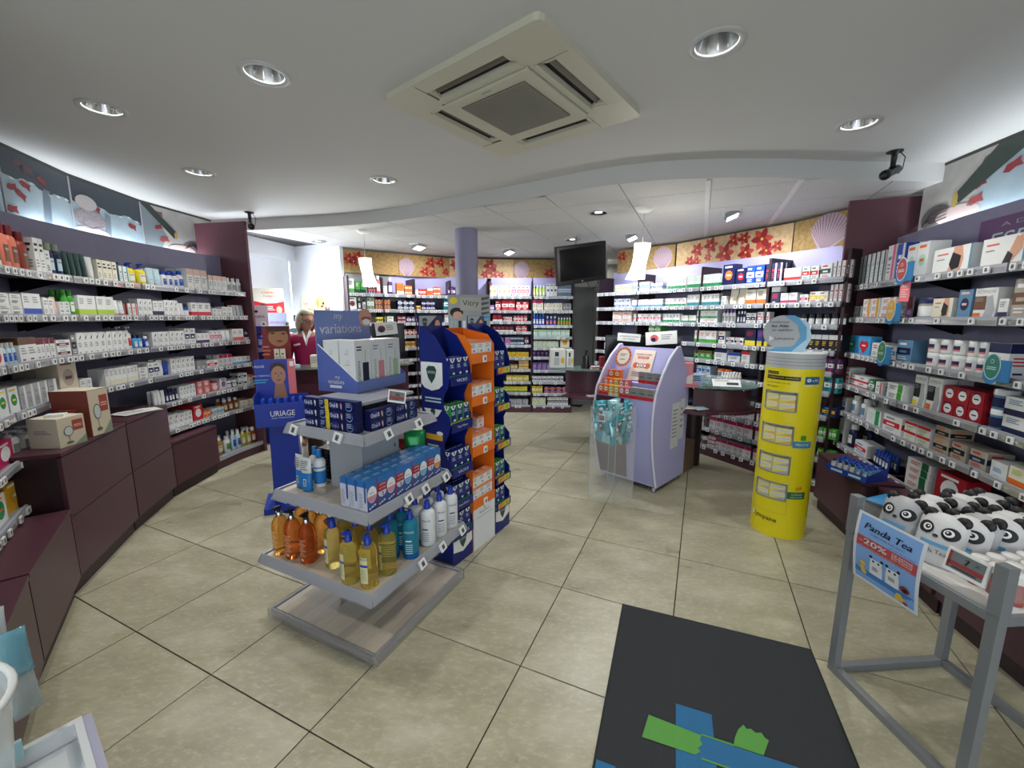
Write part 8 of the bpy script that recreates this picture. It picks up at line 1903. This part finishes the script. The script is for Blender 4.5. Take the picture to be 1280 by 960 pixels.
# ================================================================ left wall extras: mirror boxes and leaflets
def mirrorbox(label, loc, rz, w, d, h, side, fr):
    b = MB(); b.bevbox(-w / 2, w / 2, -d / 2, d / 2, 0, h, P(side), .002); b.T = front(-d / 2 - .0002); b.rect(-w / 2 + .002, .002, w / 2 - .002, h - .002, P('#c3baa4'), 1); b.poly([(0, 0), (w / 2, 0), (w / 2, h * .3), (w * .2, h * .12)], P('#7f8f78'), 2)
    b.rect(w * .02, h * .5, w * .42, h * .86, P('#9a4338'), 2); b.lines(w * .07, h * .6, w * .36, h * .7, 2, 'blush', 3, rag=False)
    b.ell(-w * .14, h * .52, w * .18, h * .17, P('#5c5c58'), 3, 20); b.ell(-w * .14, h * .52, w * .15, h * .145, P('#b9c2c2'), 4, 20); b.rect(-w * .15, h * .15, -w * .13, h * .36, P('#4c4c48'), 3); b.ell(-w * .14, h * .13, w * .14, h * .04, P('#5c5c58'), 4, 16)
    b.T = sidem(-w / 2 - .0002); b.lines(-d * .3, h * .45, d * .3, h * .6, 3, 'salmon' if side != 'cream' else 'grey', 1); b.T = plane((0, 0, h + .0002), (1, 0, 0), (0, 1, 0)); b.rect(-w / 2 + .002, -d / 2 + .002, w / 2 - .002, d / 2 - .002, P('#cfc8b6'), 1)
    o = b.build('mirror_box', None, loc, rz); tag(o, label, 'box'); return o
mirrorbox('tall brick red and cream mirror box on the tall cabinet', (-2.64, 2.49, .8105), R_(98), .15, .20, .28, '#7d3a30', 1)
mirrorbox('smaller cream mirror box at the tall cabinet corner', (-2.56, 2.27, .8105), R_(92), .15, .16, .165, 'cream', 1)
b = MB(); b.bevbox(-.04, .04, -.03, .03, 0, .014, P('white'), .003); o = b.build('device', None, (-2.555, 2.27, .976), R_(30)); tag(o, 'small white object on the smaller cream mirror box', 'object')
for i in range(3): b = MB(); b.box(-.12, .12, -.075, .075, 0, .003, P(('white', 'cream', 'white')[i])); b.T = plane((0, 0, .003), (1, 0, 0), (0, 1, 0)); b.lines(-.1, -.05, .08, .05, 4, 'grey', 1); o = b.build('leaflet', None, (-2.86 + i * .01, 3.12 - i * .03, .8105 + i * .0035), R_(60 + i * 9)); tag(o, ('lowest', 'middle', 'topmost')[i] + ' white leaflet on the tall cabinet top', 'leaflet', 'leaflets on the tall cabinet')
# ================================================================ right wall extras
def badge(label, loc, rz, c, round_=True, w=.075):
    b = MB(); b.box(-w / 2, w * 1.0, .0, .004, -w * .7, w * .35, P('#2274ab')) if round_ else None
    b.lathe([(w / 2, 0)], P(c)) if False else None
    b.T = front(-.001); b.ell(0, 0, w * .5, w * .66, 'ice', 1, 24); b.ell(0, .0, w * .44, w * .60, P(c), 3, 24); b.lines(-w * .28, -w * .2, w * .28, -w * .02, 2, 'ice', 5, rag=False); b.ell(0, w * .25, w * .12, w * .1, 'ice', 5, 10); b.ell(0, w * .25, w * .09, w * .07, P(c), 6, 10)
    b.poly([(w * .5 * math.cos(a), -w * .35 + w * .52 * math.sin(a)) for a in [math.pi + k * math.pi / 12 for k in range(13)]], P('#2274ab'), .5)
    o = b.build('shelf_badge', None, loc, rz); tag(o, label, 'sign'); return o
SB = {'R1a': ('red oval shelf badge with blue foot on top right shelf', 0, 2.80, '#a8433c'), 'R2a': ('yellow oval shelf badge with blue foot', 1, 2.86, '#c99a34'), 'R3a': ('green oval shelf badge near the brown bottles', 2, 2.90, '#3f7a4c'), 'R3b': ('dark teal oval shelf badge beside the white tubs', 2, 2.02, '#2a7668'), 'R1b': ('wine red shelf badge at the photo edge, top right shelf', 0, 1.90, '#7c2a3a')}
for k_, (lb, sh_i, y_, c_) in SB.items():
    s = sR(y_); q = pr.off(s, -.045); tn2 = pr.tan(s); badge(lb, (q.x, q.y, LV['R'][sh_i] + .06), math.atan2(tn2.y, tn2.x), c_, True, .115 if y_ > 2.2 else .10)
s = sR(2.70); q = pr.off(s, -.03); tn2 = pr.tan(s); b = MB(); b.T = front(0); b.ell(0, 0, .036, .03, P('#3c1f3c'), 1, 20); b.lines(-.022, -.012, .022, .014, 3, 'violet', 3, rag=False); o = b.build('shelf_badge', None, (q.x, q.y, LV['R'][1] + .035), math.atan2(tn2.y, tn2.x)); tag(o, 'purple round shelf badge next to the yellow one', 'sign')
b = MB(); b.box(-.03, .03, 0, .001, -.13, 0, P('#e0707c')); b.T = front(-.001); b.text('Bon', .0, -.03, .016, 'white', 1); b.lines(-.02, -.11, .02, -.05, 4, 'blush', 1); s = sR(2.77); q = pr.off(s, -.03); o = b.build('shelf_flag', None, (q.x, q.y, 1.77), R_(-78)); tag(o, 'coral paper flag hanging from the top right shelf', 'sign')
# purple board lettering above right shelves
s = sR(2.25); q = pr.off(s, .235); tn2 = pr.tan(s)
b = MB(); b.box(-.42, .42, 0, .006, 0, .20, P('#6a4a74')); b.T = front(-.001); b.text('A DOMICILE', -.02, .155, .022, 'silver', 1, w=.5); b.text('ESPACE', -.05, .075, .075, 'ice', 2, w=.55, slant=.3); o = b.build('sign_board', None, (q.x, q.y, 1.90), math.atan2(tn2.y, tn2.x)); tag(o, 'purple lettered sign board above the wrist brace boxes', 'sign')
# blue tray with small bottles on the low right cabinet
bt2 = thing('counter_tray', 'dark blue card tray on the low right cabinet', 'display stand', (2.36, 2.72, .4705), R_(-76)); b = MB(); TB_ = M('tray blue', '#173c9a', .4)
b.box(-.13, .13, -.09, .09, 0, .004, TB_); b.box(-.13, .13, -.094, -.09, 0, .04, TB_); b.prism([(-.094, 0), (.09, 0), (.09, .09), (-.094, .04)], -.134, -.13, TB_, 'x'); b.prism([(-.094, 0), (.09, 0), (.09, .09), (-.094, .04)], .13, .134, TB_, 'x'); b.T = front(-.0945); b.text('NIVEA', -.06, .02, .014, 'white', 1) if False else b.rect(-.1, .012, -.02, .028, 'ice', 1); b.rect(.02, .012, .1, .028, 'ice', 1); b.build('tray', bt2)
me1 = bottle(.017, .085, 'silver', 'ink', 'white', 'B').mesh('roll_on'); me2 = bottle(.017, .085, 'steel', 'blue', 'white', 'B').mesh('roll_on')
M4 = Matrix.Translation((2.36, 2.72, .475)) @ Matrix.Rotation(R_(-76), 4, 'Z')
for r in range(4):
    for i in range(6):
        q = M4 @ Vector((-.105 + i * .042, -.065 + r * .04, .0)); o = put(me1 if r == 0 and i < 4 else me2, 'roll_on_bottle', None, q, R_(-76)); tag(o, 'small ' + ('silver' if r == 0 and i < 4 else 'steel blue') + ' bottle, ' + pos(i, 6) + ', ' + ORD[r] + ' row of the blue tray', 'bottle', 'small bottles in the blue tray')
b = MB(); b.box(-.09, .09, -.1, .1, 0, .006, P('#2f8fd0')); o = b.build('folder', None, (2.22, 2.28, .4705), R_(-70)); tag(o, 'bright blue folder on the cabinet behind the steel table', 'folder')
# arched white card
b = MB(); b.T = front(0); b.e = .002; b.poly([(-.09, 0), (.09, 0), (.09, .08)] + [(.09 * math.cos(a), .08 + .07 * math.sin(a)) for a in [k * math.pi / 12 for k in range(1, 12)]] + [(-.09, .08)], P('white'), 1); b.text('MAUX', .0, .12, .022, 'wine', 2, w=.07); b.text('DE TETE', .0, .093, .022, 'wine', 2, w=.11); b.lines(-.06, .03, .07, .075, 3, 'grey', 2); b.ell(-.075, .03, .03, .025, 'lime', 3, 10); b.ell(-.085, .05, .018, .02, 'leaf', 4, 10)
s = sR(1.62); q = pr.off(s, .0); tn2 = pr.tan(s); o = b.build('shelf_card', None, (q.x, q.y, LV['R'][4] + .082), math.atan2(tn2.y, tn2.x)); tag(o, 'arched white headache card on the fifth right shelf', 'sign')

# ================================================================ bottom-left foreground: clear tub and white box stand
ft = thing('display_box', 'white glossy box display at the lower left photo corner', 'display stand', (-.90, .75, .0), R_(-37.7))
WG = M('white gloss card', '#cfd3d6', .2)
b = MB(); b.bevbox(0, .36, -.36, 0, .0, .66, WG, .006); b.build('body', ft)
b = MB(); b.box(.01, .35, -.35, -.01, .66, .664, P('#d6d9db')); b.box(0, .37, .0, .014, .62, .70, M('lilac plastic rim', '#a9a8bd', .25)); b.box(.0, .37, -.012, .0, .65, .702, WG); b.box(-.006, .006, -.36, .0, .64, .70, WG); b.build('rim', ft)
b = MB(); b.box(.05, .08, -.24, -.1, .664, .69, P('#a58f84')); b.build('price_holder', ft); b = MB(); b.box(.01, .018, -.16, -.08, .69, .73, P('#9fc4cc')); b.build('price_strip', ft)
tb2 = thing('round_tub', 'round white rimmed clear tub at the left photo edge', 'tub', (-.97, .52, .68)); b = MB(); b.lathe([(.13, .0), (.15, .22)], M('tub frosted', '#dfe4e2', .2, alpha=.55), 40, caps=False); b.lathe([(0, 0), (.13, 0)], M('tub frosted'), 40, caps=False); b.build('wall', tb2)
b = MB(); b.tube([(.152 * math.cos(a), .152 * math.sin(a), .22) for a in [k * math.pi / 20 for k in range(40)]], .006, P('white'), 8, closed=True); b.build('rim', tb2)
for i, (x, y, z, c) in enumerate(((-1.13, .80, .80, '#cfd8da'), (-1.07, .79, .76, '#6fb3c8'), (-1.06, .79, .67, '#b5c4c6'))):
    bag('plastic_bag', ('pale clear plastic bag at the left tub', 'turquoise tinted plastic bag at the left tub', 'grey clear plastic bag lowest at the left tub')[i], (x, y, z), R_(40 + 20 * i), .05, .10, .03, M('bag ' + c, c, .08, alpha=.55, spec=.8), None, R_(-10), 'bag')
